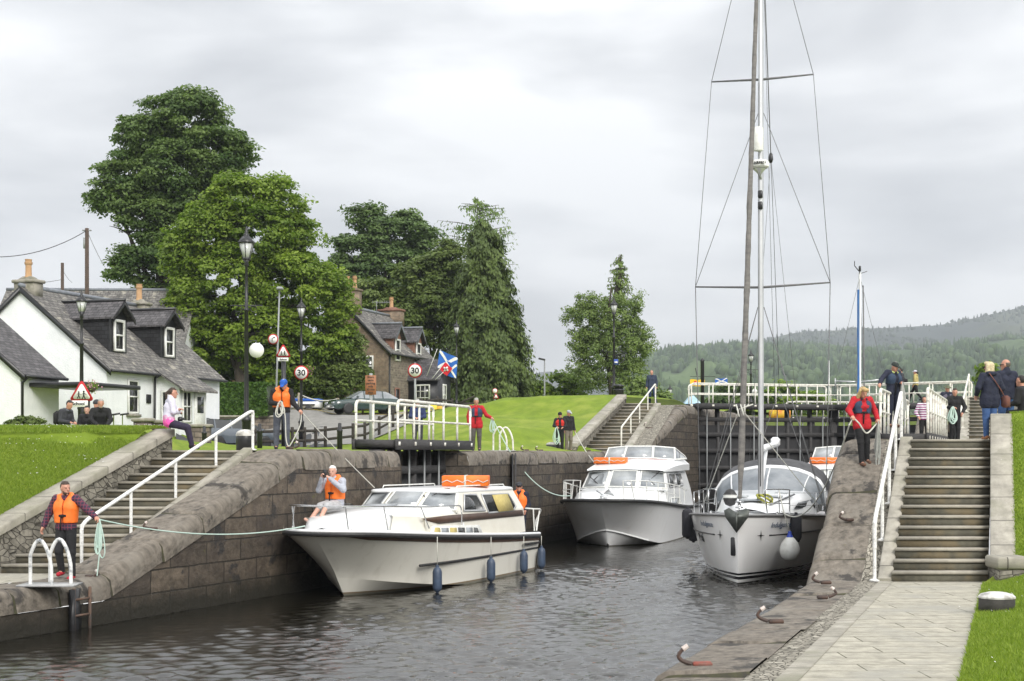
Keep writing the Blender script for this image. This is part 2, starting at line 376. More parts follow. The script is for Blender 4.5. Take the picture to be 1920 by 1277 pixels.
X_ = np.array([np.linspace(pl(LEFT, y)[0] - .6, pl(RIGHT, y)[0] + .6, nx_) for y in ys_]); Y_ = np.repeat(ys_[:, None], nx_, 1)
Z_ = ZW + waves(X_, Y_) * np.clip((62 - Y_) / 25, .15, 1); V_ = np.stack([X_, Y_, Z_], -1).reshape(-1, 3); ii = np.arange((len(ys_) - 1) * nx_).reshape(-1, nx_)[:, :-1].ravel()
tag(np_mesh('canal_water', V_, np.stack([ii, ii + 1, ii + 1 + nx_, ii + nx_], 1), water_mat(), smooth=True), kind='structure')
bd = MB(); bd.grid([[(pl(LEFT, y)[0] - 2, y, ZW - 1.5), (pl(RIGHT, y)[0] + 2, y, ZW - 1.5)] for y in (2, 30, 76)])
tag(bd.build('canal_bed', M_SOIL), kind='structure')

# ---- lock walls: face + coping with real joints between the blocks
def frange(a, b, st):
    n = max(1, int(round((b - a) / st))); return [a + (b - a) * i / n for i in range(n + 1)]
def lock_wall(tab, sgn, y0, y1, label, width, facemat, fmat_name='wall_face', cap0=False, cap1=False, blk=1.25, seed=1):
    """sgn -1: land lies at -X"""
    rnd = random.Random(seed)
    base = pl(tab, y0)
    th = wthing('lock_wall', label, 'wall', (base[0], y0, base[1]))
    # arc length along the edge
    def pt(y): x, z = pl(tab, y); return x, z
    # block boundaries
    ys = []; y = y0
    joints = [y0]
    while y < y1 - .6:
        y += blk * rnd.uniform(.75, 1.2) * .93; joints.append(min(y, y1))
    if joints[-1] < y1: joints[-1] = y1
    prof = [(0, -.42), (0, -.26), (.02, -.14), (.075, -.05), (.16, -.008), (.28, 0), (.6, .004), (width, 0)]
    rows = []; uvs = []
    for a, b in zip(joints[:-1], joints[1:]):
        dz = rnd.uniform(-.03, .03); dx = rnd.uniform(-.03, .035); n = max(3, int((b - a) / .25))
        seq = [(a + .028, 1)] + [(lerp(a + .05, b - .05, i / n), 0) for i in range(n + 1)] + [(b - .028, 1)]
        for (yy, gr) in seq:
            x, z = pt(yy); row = []; ur = []; q = 0
            for k, (o, h) in enumerate(prof):
                nz = .006 * math.sin(yy * 1.1 + k * .7) + .002 * math.sin(yy * 4.7 + k * 1.9 + seed) + rnd.uniform(-.004, .004)
                g = .035 if gr and 0 < k < 7 else 0
                row.append((x + sgn * (o + dx + g * (1 if k < 5 else 0)) + nz * .5, yy, z + h + dz - (g if k > 2 else 0) + (nz if k < 7 else 0)))
                ur.append((yy, o - h * 1.0)); 
            rows.append(row); uvs.append(ur)
    m = MB(); jr = 0
    for i in range(len(rows) - 1):
        m.mat(1 if rows[i + 1][0][1] - rows[i][0][1] < .062 and rows[i + 1][0][1] - rows[i][0][1] > .050 else 0); m.grid([rows[i], rows[i + 1]], uvs=[uvs[i], uvs[i + 1]])
    co = m.build('coping', [M_COPE, pm('joint_dirt', (.03, .027, .022), (.06, .06, .025), 6, .9)], th)
    bm = bmesh.new(); bm.from_mesh(co.data); bmesh.ops.remove_doubles(bm, verts=bm.verts, dist=.0005)
    for f in bm.faces: f.smooth = True
    bm.to_mesh(co.data); bm.free(); co.data.set_sharp_from_angle(angle=R(40))
    rows = []; uvs = []
    for yy in frange(y0, y1, .5):
        x, z = pt(yy); zs = [ZW - 1.2] + [lerp(ZW - 1.2, z - .40, i / 6) for i in range(1, 7)]
        rows.append([(x + sgn * (.02 + .03 * (1 - i / 6)), yy, q) for i, q in enumerate(zs)]); uvs.append([(yy * 1.05, q) for q in zs])
    m = MB(); m.grid(rows, uvs=uvs)
    for flag, yy in ((cap0, y0), (cap1, y1)):
        if flag:
            x, z = pt(yy); ww = 2.2
            vs = [(x, yy, ZW - 1.2), (x + sgn * ww, yy, ZW - 1.2), (x + sgn * ww, yy, z), (x + sgn * .3, yy, z), (x + sgn * .08, yy, z - .1), (x, yy, z - .4)]
            m.add(vs, [list(range(6))], [(v[0], v[2]) for v in vs])
    m.build(fmat_name, facemat, th)
    return th
wl1 = lock_wall(LEFT, -1, 6, 37.1, 'weathered stone lock wall on the left rising from the low quay, with broad rounded coping', .86, M_FACE, cap1=True, blk=1.3, seed=3)
wl2 = lock_wall(LEFT, -1, 41.9, 95, 'stone lock wall left of the canal beyond the open gate, behind the second white cruiser', 1.16, M_FACE2, cap0=True, seed=5)
wr = lock_wall(RIGHT, 1, 6, 95, 'brown stone lock wall and sloping coping on the right side of the canal', 1.02, M_FACE, blk=1.35, seed=8)
# recess behind the open left gate
m = MB(); a0 = LE(37.1); a1 = LE(41.9)
rows = [[(LE(y)[0] - 1.5, y, ZW - 1), (LE(y)[0] - 1.5, y, .06)] for y in (37.1, 41.9)]
m.grid(rows, uvs=[[(y, ZW - 1), (y, 0)] for y in (37.1, 41.9)])
o = m.build('gate_recess_wall', M_FACE); tag(o, 'dark recessed stone wall behind the open lock gate on the left', 'wall')
# far stone sill bellow far gates is under water

# ---- strips beside the copings
def strip(tab, sgn, o0, o1, y0, y1, dz=0, step=.5, uvw=True):
    rows = []; uvs = []
    for y in frange(y0, y1, step):
        x, z = pl(tab, y); rows.append([(x + sgn * o0, y, z + dz), (x + sgn * o1, y, z + dz)]); uvs.append([(y, o0), (y, o1)])
    return rows, uvs
# lower right path
m = MB(); r, u = strip(RIGHT, 1, 1.0, 1.34, 6, 30.2, -.004); m.grid(r, uvs=u)
r, u = strip(RIGHT, 1, 1.0, 3.2, 30.2, 30.3, -.004)
tag(m.build('cobble_edging', M_COBB), kind='structure')
rows = []; uvs = []
for y in frange(6, 25, 1.0):
    x, z = RE(y); rows.append([(x + 1.56, y, Z0 + .004), (x + 3.22, y, Z0 + .004)]); uvs.append([(x + 1.56, y), (x + 3.22, y)])
m = MB(); m.grid(rows, uvs=uvs); tag(m.build('footpath', M_PAVE), kind='structure')
m = MB(); r, u = strip(RIGHT, 1, 1.34, 1.58, 6, 25.0, .012); m.grid(r, uvs=u); tag(m.build('path_border', M_KERB), kind='structure')
# lower left quay
m = MB()
for k in range(1):
    rows = [[(LE(y)[0] - 6.5, y, Z0), (LE(y)[0] - 1.1, y, Z0)] for y in frange(6, 26.8, 1)]
    m.grid(rows, uvs=[[(p[0], p[1]) for p in r_] for r_ in rows])
tag(m.build('lower_quay_paving', M_PAVE), kind='structure')

# ---- flights of steps
def flight(label, y0, y1, z0, z1, xl0, xr0, xl1, xr1, n, group='flights of stone steps beside the lock'):
    th = wthing('stone_steps', label, 'steps', ((xl0 + xr0) / 2, y0, z0), group)
    for i in range(n):
        ya, yb = lerp(y0, y1, i / n), lerp(y0, y1, (i + 1) / n); h = (z1 - z0) / n
        a = i / n; b_ = (i + 1.0) / n
        L0, R0, L1, R1 = lerp(xl0, xl1, a), lerp(xr0, xr1, a), lerp(xl0, xl1, b_), lerp(xr0, xr1, b_)
        zt = z0 + h * (i + 1); j = random.uniform(-.004, .004)
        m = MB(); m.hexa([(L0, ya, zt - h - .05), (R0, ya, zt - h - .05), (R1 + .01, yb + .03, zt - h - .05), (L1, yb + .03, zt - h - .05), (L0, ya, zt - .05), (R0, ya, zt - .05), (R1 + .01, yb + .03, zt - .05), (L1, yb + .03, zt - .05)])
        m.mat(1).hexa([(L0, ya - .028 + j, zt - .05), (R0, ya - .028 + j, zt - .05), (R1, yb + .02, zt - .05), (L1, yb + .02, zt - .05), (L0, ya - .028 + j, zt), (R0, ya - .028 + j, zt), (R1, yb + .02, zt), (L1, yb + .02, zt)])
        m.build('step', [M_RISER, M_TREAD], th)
    return th
def rx(y, o): return RE(y)[0] + o
flight('wide flight of weathered stone steps in the right foreground', 25.0, 29.6, Z0, .30, 6.67, 8.36, 8.32, 9.99, 14)
flight('flight of stone steps in the left foreground below the seated woman', 26.8, 31.9, Z0, .08, -9.62, -8.10, -7.62, -6.02, 14)
flight('distant flight of stone steps up to the man at the far left landing', 62.2, 71.0, .08, 2.5, 3.05, 4.75, 5.75, 7.1, 14)
flight('distant flight of stone steps on the right behind the blonde woman', 57.5, 65.5, .30, 2.6, 18.4, 20.0, 21.1, 22.7, 14)

# kerbs between steps and coping
def slopebox(name, mat, label, cat, a0, a1, w, h, group=None, par=None):
    """a0,a1: top-left points at lower and upper ends; w: width to +X (two values), h thickness"""
    a0, a1 = Vector(a0), Vector(a1); w0, w1 = w
    m = MB(); n = max(1, int((a1 - a0).length / .5))
    for side in range(1):
        rows = []; uvs = []; ln = 0
        for i in range(n + 1):
            p = a0.lerp(a1, i / n); ww = lerp(w0, w1, i / n); s_ = (a1 - a0).length * i / n
            rows.append([p + Vector((0, 0, -h)), p + Vector((0, 0, -.02)), p + Vector((.02, 0, 0)), p + Vector((ww - .02, 0, 0)), p + Vector((ww, 0, -.02)), p + Vector((ww, 0, -h))])
            uvs.append([(s_, 0), (s_, h), (s_, h), (s_, h + ww), (s_, h + ww), (s_, h * 2 + ww)])
        m.grid(rows, uvs=uvs)
        for k in (0, -1): m.add(rows[k], [list(range(6))], [(p[0], p[2]) for p in rows[k]])
    o = m.build(name, mat, par)
    if label: tag(o, label, cat, group)
    return o
slopebox('step_kerb', M_KERB, 'pale stone kerb sloping along the left side of the right foreground steps', 'kerb', (6.42, 25.0, Z0 + .06), (8.08, 29.6, .36), (.26, .26), .5)
slopebox('step_kerb', M_KERB, 'pale stone kerb sloping along the right side of the left foreground steps', 'kerb', (-8.12, 26.8, Z0 + .06), (-6.04, 31.9, .14), (.22, .22), .5)
slopebox('step_kerb', M_KERB, 'pale kerb under the handrail of the distant left steps', 'kerb', (4.75, 62.0, .14), (7.1, 71.2, 2.55), (.35, .35), .5)
slopebox('step_kerb', M_KERB, 'pale kerb beside the distant right steps', 'kerb', (17.9, 57.3, .36), (20.6, 65.5, 2.66), (.5, .5), .5)
# cobbled slopes under the handrails
def cobslope(xa, xb, ya, yb, za, zb):
    m = MB(); n = 12; rows = []; uvs = []
    for i in range(n + 1):
        t = i / n; y = lerp(ya, yb, t)
        rows.append([(lerp(xa[0], xb[0], t), y, lerp(za, zb, t)), (lerp(xa[1], xb[1], t), y, lerp(za, zb, t))]); uvs.append([(y * 1.1, 0), (y * 1.1, xa[1] - xa[0])])
    m.grid(rows, uvs=uvs); tag(m.build('cobble_slope', M_COBB), kind='structure')
cobslope((-7.93, -7.66), (-5.86, -5.42), 26.8, 32.0, Z0 + .01, .07)
cobslope((5.0, 5.9), (7.4, 8.2), 62, 71.5, .09, 2.45)

# ---- rubble side walls with sloping coping
def side_wall(label, a0, a1, w, h, sgn=1, pier=False, capmat=None):
    th = wthing('stair_wall', label, 'wall', tuple(Vector(a0) - Vector((0, 0, h))))
    slopebox('coping', capmat or M_KERB, None, None, a0, a1, (w, w), .16, par=th)
    a0, a1 = Vector(a0), Vector(a1); m = MB(); rows = []; uvs = []; n = 10
    ins = .06
    for i in range(n + 1):
        p = a0.lerp(a1, i / n); s_ = (a1 - a0).length * i / n
        xs = p.x + (w - ins) if sgn > 0 else p.x + ins
        rows.append([Vector((xs, p.y, p.z - h - .3)), Vector((xs, p.y, p.z - .15))]); uvs.append([(p.y * 1.1, p.z - h), (p.y * 1.1, p.z - .15)])
    m.grid(rows, uvs=uvs)
    p = a0; vs = [(p.x + ins, p.y, p.z - h - .3), (p.x + w - ins, p.y, p.z - h - .3), (p.x + w - ins, p.y, p.z - .15), (p.x + ins, p.y, p.z - .15)]
    m.add(vs, [[0, 1, 2, 3]], [(v[0], v[2]) for v in vs])
    m.build('rubble_face', M_RUBB, th); return th
side_wall('rubble stone wall with flat pale coping climbing left of the foreground left steps', (-12.1, 23.0, -3.2 + .12), (-8.02, 31.9, .56), .46, .9)
side_wall('rubble wall with pale coping climbing beside the distant left steps', (2.30, 60.8, .45), (5.25, 71.4, 2.98), .5, .8)
side_wall('low pale coped wall between the right foreground steps and the grass bank', (8.42, 25.05, -1.83), (9.99, 29.7, .84), .46, .9, sgn=-1)
# coping carries on level along the upper right lawn
slopebox('lawn_kerb', M_KERB, 'level pale coping at the edge of the upper right lawn', 'kerb', (9.99, 29.72, .838), (17.5, 51, .838), (.46, .46), 1.0)
# pier at foot of right wall
th = wthing('stone_pier', 'short square stone pier at the foot of the right coping, beside the grass', 'pier', (8.6, 24.7, Z0))
m = MB(); m.box((8.62, 24.72, -2.16), (.50, .6, .34)); [m.uv.__setitem__(i, (m.v[i][0] + m.v[i][1], m.v[i][2])) for i in range(len(m.v))]; m.build('pier_block', M_RUBB, th)
m = MB(); m.box((8.62, 24.72, -1.88), (.58, .68, .21), bev=.03); m.build('cap_stone', M_KERB, th)

# ---- landings
m = MB()
rows = [[(RE(y)[0] + 1.0, y, .296), (RE(y)[0] + 9, y, .296)] for y in (29.62, 35, 45, 57.6)]
rows[0] = [(7.9, 29.62, .296), (10.2, 29.62, .296)]
m.grid(rows, uvs=[[(p[0], p[1]) for p in r_] for r_ in rows]); tag(m.build('right_landing', M_PAVE), kind='structure')
m = MB()
rows = [[(RE(y)[0] + 1.0, y, 2.6), (RE(y)[0] + 30, y, 2.6)] for y in (65.4, 75, 95)]
m.grid(rows, uvs=[[(p[0], p[1]) for p in r_] for r_ in rows]); tag(m.build('upper_right_landing', M_PAVE), kind='structure')

# ---- ground sheets (control points in pixel+distance turned into X,Y,z)
CTRL = [(-300, 803, 33), (0, 805, 33), (150, 805, 33), (285, 805, 33), (350, 849, 36), (372, 848, 45), (365, 847, 52), (0, 806, 45), (200, 806, 45), (290, 812, 45), (345, 848, 40), (400, 848, 38), (460, 848, 33), (560, 849, 34), (700, 849, 40), (800, 849, 46), (900, 848.5, 50), (1000, 848.5, 56), (1080, 848.5, 61),
        (0, 800, 58), (200, 800, 58), (300, 806, 62), (400, 844, 66), (450, 846, 68), (380, 842, 60), (480, 845, 60), (550, 842, 62), (480, 846, 76), (400, 846, 76), (440, 847, 71), (500, 846, 71), (400, 847, 70), (420, 772, 90), (500, 778, 90), (620, 835, 66), (660, 838, 62), (700, 842, 56),
        (560, 808, 74), (620, 800, 76), (680, 795, 78), (740, 800, 76), (560, 770, 86), (680, 780, 84), (800, 778, 84), (850, 776, 78), (780, 815, 66), (840, 800, 68), (900, 780, 70), (870, 825, 58), (940, 800, 64),
        (950, 744, 74), (1040, 742, 74), (1130, 741, 74), (1000, 790, 67), (1080, 800, 66), (1000, 835, 60), (900, 760, 74), (870, 768, 76),
        (600, 762, 92), (700, 770, 92), (800, 768, 95), (900, 762, 95), (950, 752, 95), (1100, 752, 95), (400, 755, 95), (200, 770, 90), (0, 770, 90), (-300, 760, 90), (600, 755, 120), (900, 755, 120), (1200, 760, 120), (300, 755, 120), (0, 750, 130), (-400, 750, 130)]
CP = np.array([[(a - CX) / F * c, c, (HY - b) / F * c] for a, b, c in CTRL])
def gz(X, Y):
    d2 = (CP[:, 0] - X) ** 2 + (CP[:, 1] - Y) ** 2 + .6
    ww = d2 ** -1.9; return float((ww * CP[:, 2]).sum() / ww.sum())
def gl(X, Y):
    """ground height of the left bank, welded to the wall coping"""
    ex, ez = LE(Y); d_ = max(0, ex - 1.05 - X); z = gz(X, Y)
    ez2 = ez
    k = min(1, d_ / 2.5); k = k * k * (3 - 2 * k)
    return ez2 + (z - ez2) * k if Y < 62 else z
def gnd(px, Y): X = (px - CX) / F * Y; return Vector((X, Y, gl(X, Y)))
vs = []; uv = []
Ys = frange(31.9, 62, .6) + frange(62.6, 74, .8)[0:] + frange(75, 95, 1.5) + frange(98, 140, 4)
nc = 60; rows = []
for y in Ys:
    ex = LE(y)[0] - 1.12 if y < 62 else lerp(LE(62)[0] - 1.12 - 2.0, 2.55, 0) if False else (LE(y)[0] - 1.12)
    if 61 < y < 71.6: ex = lerp(2.45, 5.4, (y - 61) / 10.6)
    elif y >= 71.6: ex = LE(y)[0] - 1.12
    if y < 34: ex = LE(y)[0] - .7
    r_ = []
    for j in range(nc):
        t = j / (nc - 1); X = ex - (t * 18 + (t ** 3) * 70)
        zz = gl(X, y)
        if 61 < y < 71.6: zz = lerp(lerp(.35, 2.9, (y - 61) / 10.6), zz, min(1, (ex - X) / 3))
        if y < 36:
            q = min(1, max(0, (-8.0 - X) / .5)); z1 = lerp(.06, .58, q); zz = lerp(z1, zz, max(0, (y - 34.5) / 1.5))
        r_.append((X, y, zz))
    rows.append(r_)
m = MB(); m.grid(rows); tag(m.build('left_lawn_ground', M_GRASS, smooth=True), kind='structure')
def zleft(x, y): return None
# landing slab at the head of the left steps
m = MB(); m.add([(-7.75, 31.88, .082), (-5.4, 31.88, .082), (-4.55, 34.4, .086), (-7.9, 34.4, .086)], [[0, 1, 2, 3]], [(0, 0), (3, 0), (3, 2), (0, 2)])
tag(m.build('left_landing', M_PAVE), kind='structure')
# left foreground grass bank
def bankL(X, Y):
    zc = lerp(-3.08, .56, (Y - 23) / 8.9); xc = lerp(-12.1, -8.02, (Y - 23) / 8.9)
    d_ = xc - X; cap = .60
    return min(cap, zc + .10 * d_) if zc + .10 * d_ < cap - .25 else cap - max(0, (cap - (zc + .1 * d_))) ** 2 / .5 if zc + .1 * d_ < cap else cap
rows = []
for y in frange(20, 31.95, .4):
    xc = lerp(-12.1, -8.02, (y - 23) / 8.9) + .05
    rows.append([(xc - (j / 30) ** 1.3 * 14, y, bankL(xc - (j / 30) ** 1.3 * 14, y) - .01) for j in range(31)])
m = MB(); m.grid(rows); tag(m.build('left_bank_ground', M_GRASS, smooth=True), kind='structure')
# right foreground grass
def bankR(X, Y):
    x0 = RE(Y)[0] + 3.2
    if Y < 25.0:
        return Z0 + .03 + .10 * max(0, X - x0) + .03 * max(0, Y - 18) * min(1, max(0, X - x0 - .3))
    zc = lerp(-1.83, .84, (min(Y, 29.7) - 25.05) / 4.65); xc = lerp(8.42, 9.99, (Y - 25.05) / 4.65) + .44 if Y < 29.7 else rx(Y, 3.45)
    return min(zc - .02 + .10 * max(0, X - xc), .90)
rows = []
for y in frange(6, 24.6, .5) + [24.62, 25.02] + frange(25.05, 29.7, .4) + frange(30.3, 60, 2):
    if y < 25.0: x0 = RE(y)[0] + 3.2 + .04 * math.sin(y * 5) + .03 * math.sin(y * 13.1)
    elif y < 29.71: x0 = lerp(8.42, 9.99, (y - 25.05) / 4.65) + .44
    else: x0 = lerp(10.43, 18.0, (y - 29.7) / 21.3)
    rows.append([(x0 + (j / 24) ** 1.4 * 40, y, bankR(x0 + (j / 24) ** 1.4 * 40, y)) for j in range(25)])
m = MB(); m.grid(rows); tag(m.build('right_bank_ground', M_GRASS, smooth=True), kind='structure')
# far ground reaching the horizon
m = MB(); m.add([(-3000, 138, 2.6), (3000, 138, 2.6), (7000, 6000, 2.4), (-7000, 6000, 2.4)], [[0, 1, 2, 3]]); tag(m.build('far_ground', M_GRASS), kind='structure')
m = MB(); m.add([(15, 94.5, 2.58), (300, 94.5, 2.58), (300, 139, 2.58), (-10, 139, 2.58)], [[0, 1, 2, 3]]); tag(m.build('upper_ground', M_GRASS), kind='structure')

# road and car park: strips following the ground
def roadstrip(name, mat, pts, dz):
    """pts: list of ((pxa,Ya),(pxb,Yb)) across pairs"""
    rows = []
    for (A, B) in pts:
        a = Vector(((A[0] - CX) / F * A[1], A[1])); b = Vector(((B[0] - CX) / F * B[1], B[1])); r_ = []
        for k in range(13):
            q = a.lerp(b, k / 12); r_.append((q.x, q.y, gl(q.x, q.y) + dz))
        rows.append(r_)
    R2 = []
    for i in range(len(rows) - 1):
        for k in range(8):
            t = k / 8; rr = []
            for p, q in zip(rows[i], rows[i + 1]):
                x, y = lerp(p[0], q[0], t), lerp(p[1], q[1], t); rr.append((x, y, gl(x, y) + dz))
            R2.append(rr)
    R2.append(rows[-1]); m = MB(); m.grid(R2); return tag(m.build(name, mat, smooth=True), kind='structure')
roadstrip('car_park', M_ROADD, [((330, 52), (330, 80)), ((450, 52), (450, 80)), ((560, 56), (545, 80)), ((640, 64), (600, 78))], .03)
roadstrip('road', M_ROADA, [((500, 77), (470, 88)), ((560, 72), (560, 87)), ((620, 66), (690, 85)), ((690, 66), (790, 84)), ((790, 72), (850, 84)), ((850, 76), (885, 84))], .05)
m = MB()
pts = [gnd(x_, y_) + Vector((0, 0, .06)) for x_, y_ in ((548, 85.4), (600, 84.8), (650, 84.4), (700, 83.6), (760, 83))]
for i in range(len(pts) - 1):
    for t in range(6):
        a, b = pts[i].lerp(pts[i + 1], t / 6), pts[i].lerp(pts[i + 1], (t + 1) / 6)
        for q in (a, b): q.z = gl(q.x, q.y) + .075
        m.add([a, b, b + Vector((0, .25, .02)), a + Vector((0, .25, .02))], [[0, 1, 2, 3]])
tag(m.build('yellow_road_line', pm('yellow_line', (.55, .42, .08), rough=.8)), kind='structure')
m = MB()
kp = [(470, 88.2), (560, 87.2), (690, 85.2), (790, 84.2)]
for i in range(len(kp) - 1):
    for t in range(6):
        a = gnd(lerp(kp[i][0], kp[i + 1][0], t / 6), lerp(kp[i][1], kp[i + 1][1], t / 6)); b = gnd(lerp(kp[i][0], kp[i + 1][0], (t + 1) / 6), lerp(kp[i][1], kp[i + 1][1], (t + 1) / 6))
        u = Vector((0, 0, .22)); v = Vector((0, .3, 0)); m.hexa([a, b, b + v, a + v, a + u, b + u, b + v + u, a + v + u])
tag(m.build('road_kerb', M_KERB), kind='structure')

# ---- hills
def hill(name, ridge, Y0, Y1, mat, zb=-5, amp=6, seed=0, n=120, depth=14):
    rnd = np.random.default_rng(seed); rows = []
    xs = np.linspace(ridge[0][0], ridge[-1][0], n); zr = np.interp(xs, [r_[0] for r_ in ridge], [r_[1] for r_ in ridge])
    for j in range(depth + 1):
        t = j / depth; Y = lerp(Y0, Y1, t); row = []
        for i, px in enumerate(xs):
            ztop = (HY - zr[i]) / F * Y1
            z = lerp(zb, ztop, t ** .85) + amp * math.sin(i * .35 + j * .9 + seed) * math.sin(t * math.pi) + amp * .6 * math.sin(i * .9 + j * 1.7)* math.sin(t * math.pi)
            row.append(((px - CX) / F * lerp(Y0, Y1, t), Y, z))
        rows.append(row)
    last = rows[-1]; rows.append([(x * 1.15, y * 1.15, z * .7) for x, y, z in last])
    m = MB(); m.grid(rows); o = m.build(name, mat, smooth=True); tag(o, kind='structure'); return rows
def hillmat(name, a, b_, c_, s1, s3):
    return pm(name, a, b_, s1, .9, bump=2.0, bsc=s1 * 4, c3=c_, sc3=s3, spec=.1, det=8)
M_HA = hillmat('wooded_hillside', (.045, .085, .03), (.075, .12, .045), (.13, .19, .07), .012, .004)
M_HB = hillmat('moorland_hill', (.06, .075, .06), (.045, .06, .05), (.13, .15, .07), .006, .0012)
M_HC = hillmat('distant_hill', (.05, .065, .05), (.035, .05, .04), (.07, .08, .05), .004, .0015)
ridgeA = [(1150, 690), (1215, 668), (1240, 662), (1300, 657), (1345, 655), (1400, 650), (1440, 648), (1520, 652), (1600, 662), (1700, 655), (1800, 645), (1900, 636), (1990, 630), (2300, 620)]
ridgeB = [(1150, 700), (1300, 670), (1380, 652), (1440, 636), (1480, 626), (1515, 621), (1560, 620), (1640, 616), (1700, 613), (1760, 610), (1830, 596), (1920, 575), (2000, 562), (2300, 520)]
ridgeC = [(-900, 720), (-200, 735), (300, 745), (700, 735), (980, 708), (1010, 698), (1040, 696), (1070, 704), (1150, 720), (1400, 730)]
HA = hill('wooded_hill', ridgeA, 700, 2200, M_HA, -5, 8, 2)
HB = hill('moor_hill', ridgeB, 2200, 3600, M_HB, 60, 14, 5)
HC = hill('distant_hill', ridgeC, 3000, 4200, M_HC, 0, 10, 9)
# conifers on the hillside: uncountable
def tree_cones(rows, count, name, col, hmin, hmax, seed, tmin=.05):
    rnd = np.random.default_rng(seed); V = []; Fc = []; at = []
    nj = len(rows) - 2; ni = len(rows[0]) - 1
    for k in range(count):
        t = rnd.uniform(tmin, 1) ** .9 * nj; u = rnd.uniform(0, ni); j = min(int(t), nj - 1); i = min(int(u), ni - 1); a, b = t - j, u - i
        p = np.array(rows[j][i]) * (1 - a) * (1 - b) + np.array(rows[j + 1][i]) * a * (1 - b) + np.array(rows[j][i + 1]) * (1 - a) * b + np.array(rows[j + 1][i + 1]) * a * b
        cl = math.sin(p[0] * .011 + seed) + math.sin(p[1] * .008 + p[0] * .004) + rnd.uniform(-.8, .8)
        if cl < -.35: continue
        h = rnd.uniform(hmin, hmax); r_ = h * rnd.uniform(.16, .30); kind = rnd.random(); b0 = len(V); var = rnd.random()
        if kind < .65 or p[0] < 0:
            for (rr, zz) in ((r_, h * .05), (r_ * .6, h * .5)):
                for q in range(5):
                    an = q * 1.257 + var * 6; V.append((p[0] + rr * math.cos(an), p[1] + rr * math.sin(an), p[2] + zz))
            V.append((p[0], p[1], p[2] + h))
            Fc += [[b0 + q, b0 + (q + 1) % 5, b0 + 5 + (q + 1) % 5, b0 + 5 + q] for q in range(5)] + [[b0 + 5 + q, b0 + 5 + (q + 1) % 5, b0 + 10] for q in range(5)]; at += [var * .5] * 11
        else:
            r_ = h * .42; h *= .75
            for (rr, zz) in ((r_ * .7, h * .1), (r_, h * .45), (r_ * .6, h * .85)):
                for q in range(6):
                    an = q * 1.047 + var * 6; V.append((p[0] + rr * math.cos(an) * rnd.uniform(.8, 1.2), p[1] + rr * math.sin(an), p[2] + zz * rnd.uniform(.9, 1.1)))
            V.append((p[0], p[1], p[2] + h))
            Fc += [[b0 + g * 6 + q, b0 + g * 6 + (q + 1) % 6, b0 + g * 6 + 6 + (q + 1) % 6, b0 + g * 6 + 6 + q] for g in range(2) for q in range(6)] + [[b0 + 12 + q, b0 + 12 + (q + 1) % 6, b0 + 18] for q in range(6)]; at += [.5 + var * .5] * 19
    o = np_mesh(name, V, Fc, col, attr=at); return o
def varmat(name, a, b_, rough=.7, sub=0.0, sc=2.0):
    m = bpy.data.materials.new(name); m.use_nodes = True; t = m.node_tree; b = t.nodes['Principled BSDF']; K = t.links.new
    at = t.nodes.new('ShaderNodeAttribute'); at.attribute_name = 'var'
    q = t.nodes.new('ShaderNodeMix'); q.data_type = 'RGBA'; q.inputs[6].default_value = (*a, 1); q.inputs[7].default_value = (*b_, 1)
    K(at.outputs['Fac'], q.inputs[0]); K(q.outputs[2], b.inputs['Base Color']); b.inputs['Roughness'].default_value = rough; b.inputs['Specular IOR Level'].default_value = .3
    if sub:
        tr = t.nodes.new('ShaderNodeBsdfTranslucent'); ms = t.nodes.new('ShaderNodeMixShader'); ms.inputs[0].default_value = sub
        g = t.nodes.new('ShaderNodeMix'); g.data_type = 'RGBA'; g.blend_type = 'MULTIPLY'; g.inputs[0].default_value = 1; K(q.outputs[2], g.inputs[6]); g.inputs[7].default_value = (1.3, 1.6, .5, 1)
        K(g.outputs[2], tr.inputs[0]); K(b.outputs[0], ms.inputs[1]); K(tr.outputs[0], ms.inputs[2]); K(ms.outputs[0], t.nodes['Material Output'].inputs[0])
    return m
o = tree_cones(HA, 9000, 'hillside_forest', varmat('hillside_tree_green', (.035, .065, .03), (.085, .135, .045)), 6, 15, 4); tag(o, kind='stuff')
o = tree_cones(HB, 3500, 'ridge_forest', varmat('ridge_tree_green', (.02, .035, .022), (.05, .075, .03)), 6, 12, 6, .3); tag(o, kind='stuff')

# ---- haze
m = MB(); m.box((500, 2500, 396), (9000, 5060, 818)); hz = m.build('haze', [])
hm = bpy.data.materials.new('haze'); hm.use_nodes = True; t = hm.node_tree; t.nodes.clear()
ho = t.nodes.new('ShaderNodeOutputMaterial'); hv = t.nodes.new('ShaderNodeVolumePrincipled'); t.links.new(hv.outputs[0], ho.inputs['Volume'])
hv.inputs['Color'].default_value = (.86, .92, 1, 1); hv.inputs['Density'].default_value = .00021; hv.inputs['Anisotropy'].default_value = .2
hz.data.materials.clear(); hz.data.materials.append(hm); tag(hz, kind='stuff'); hz.display_type = 'WIRE'
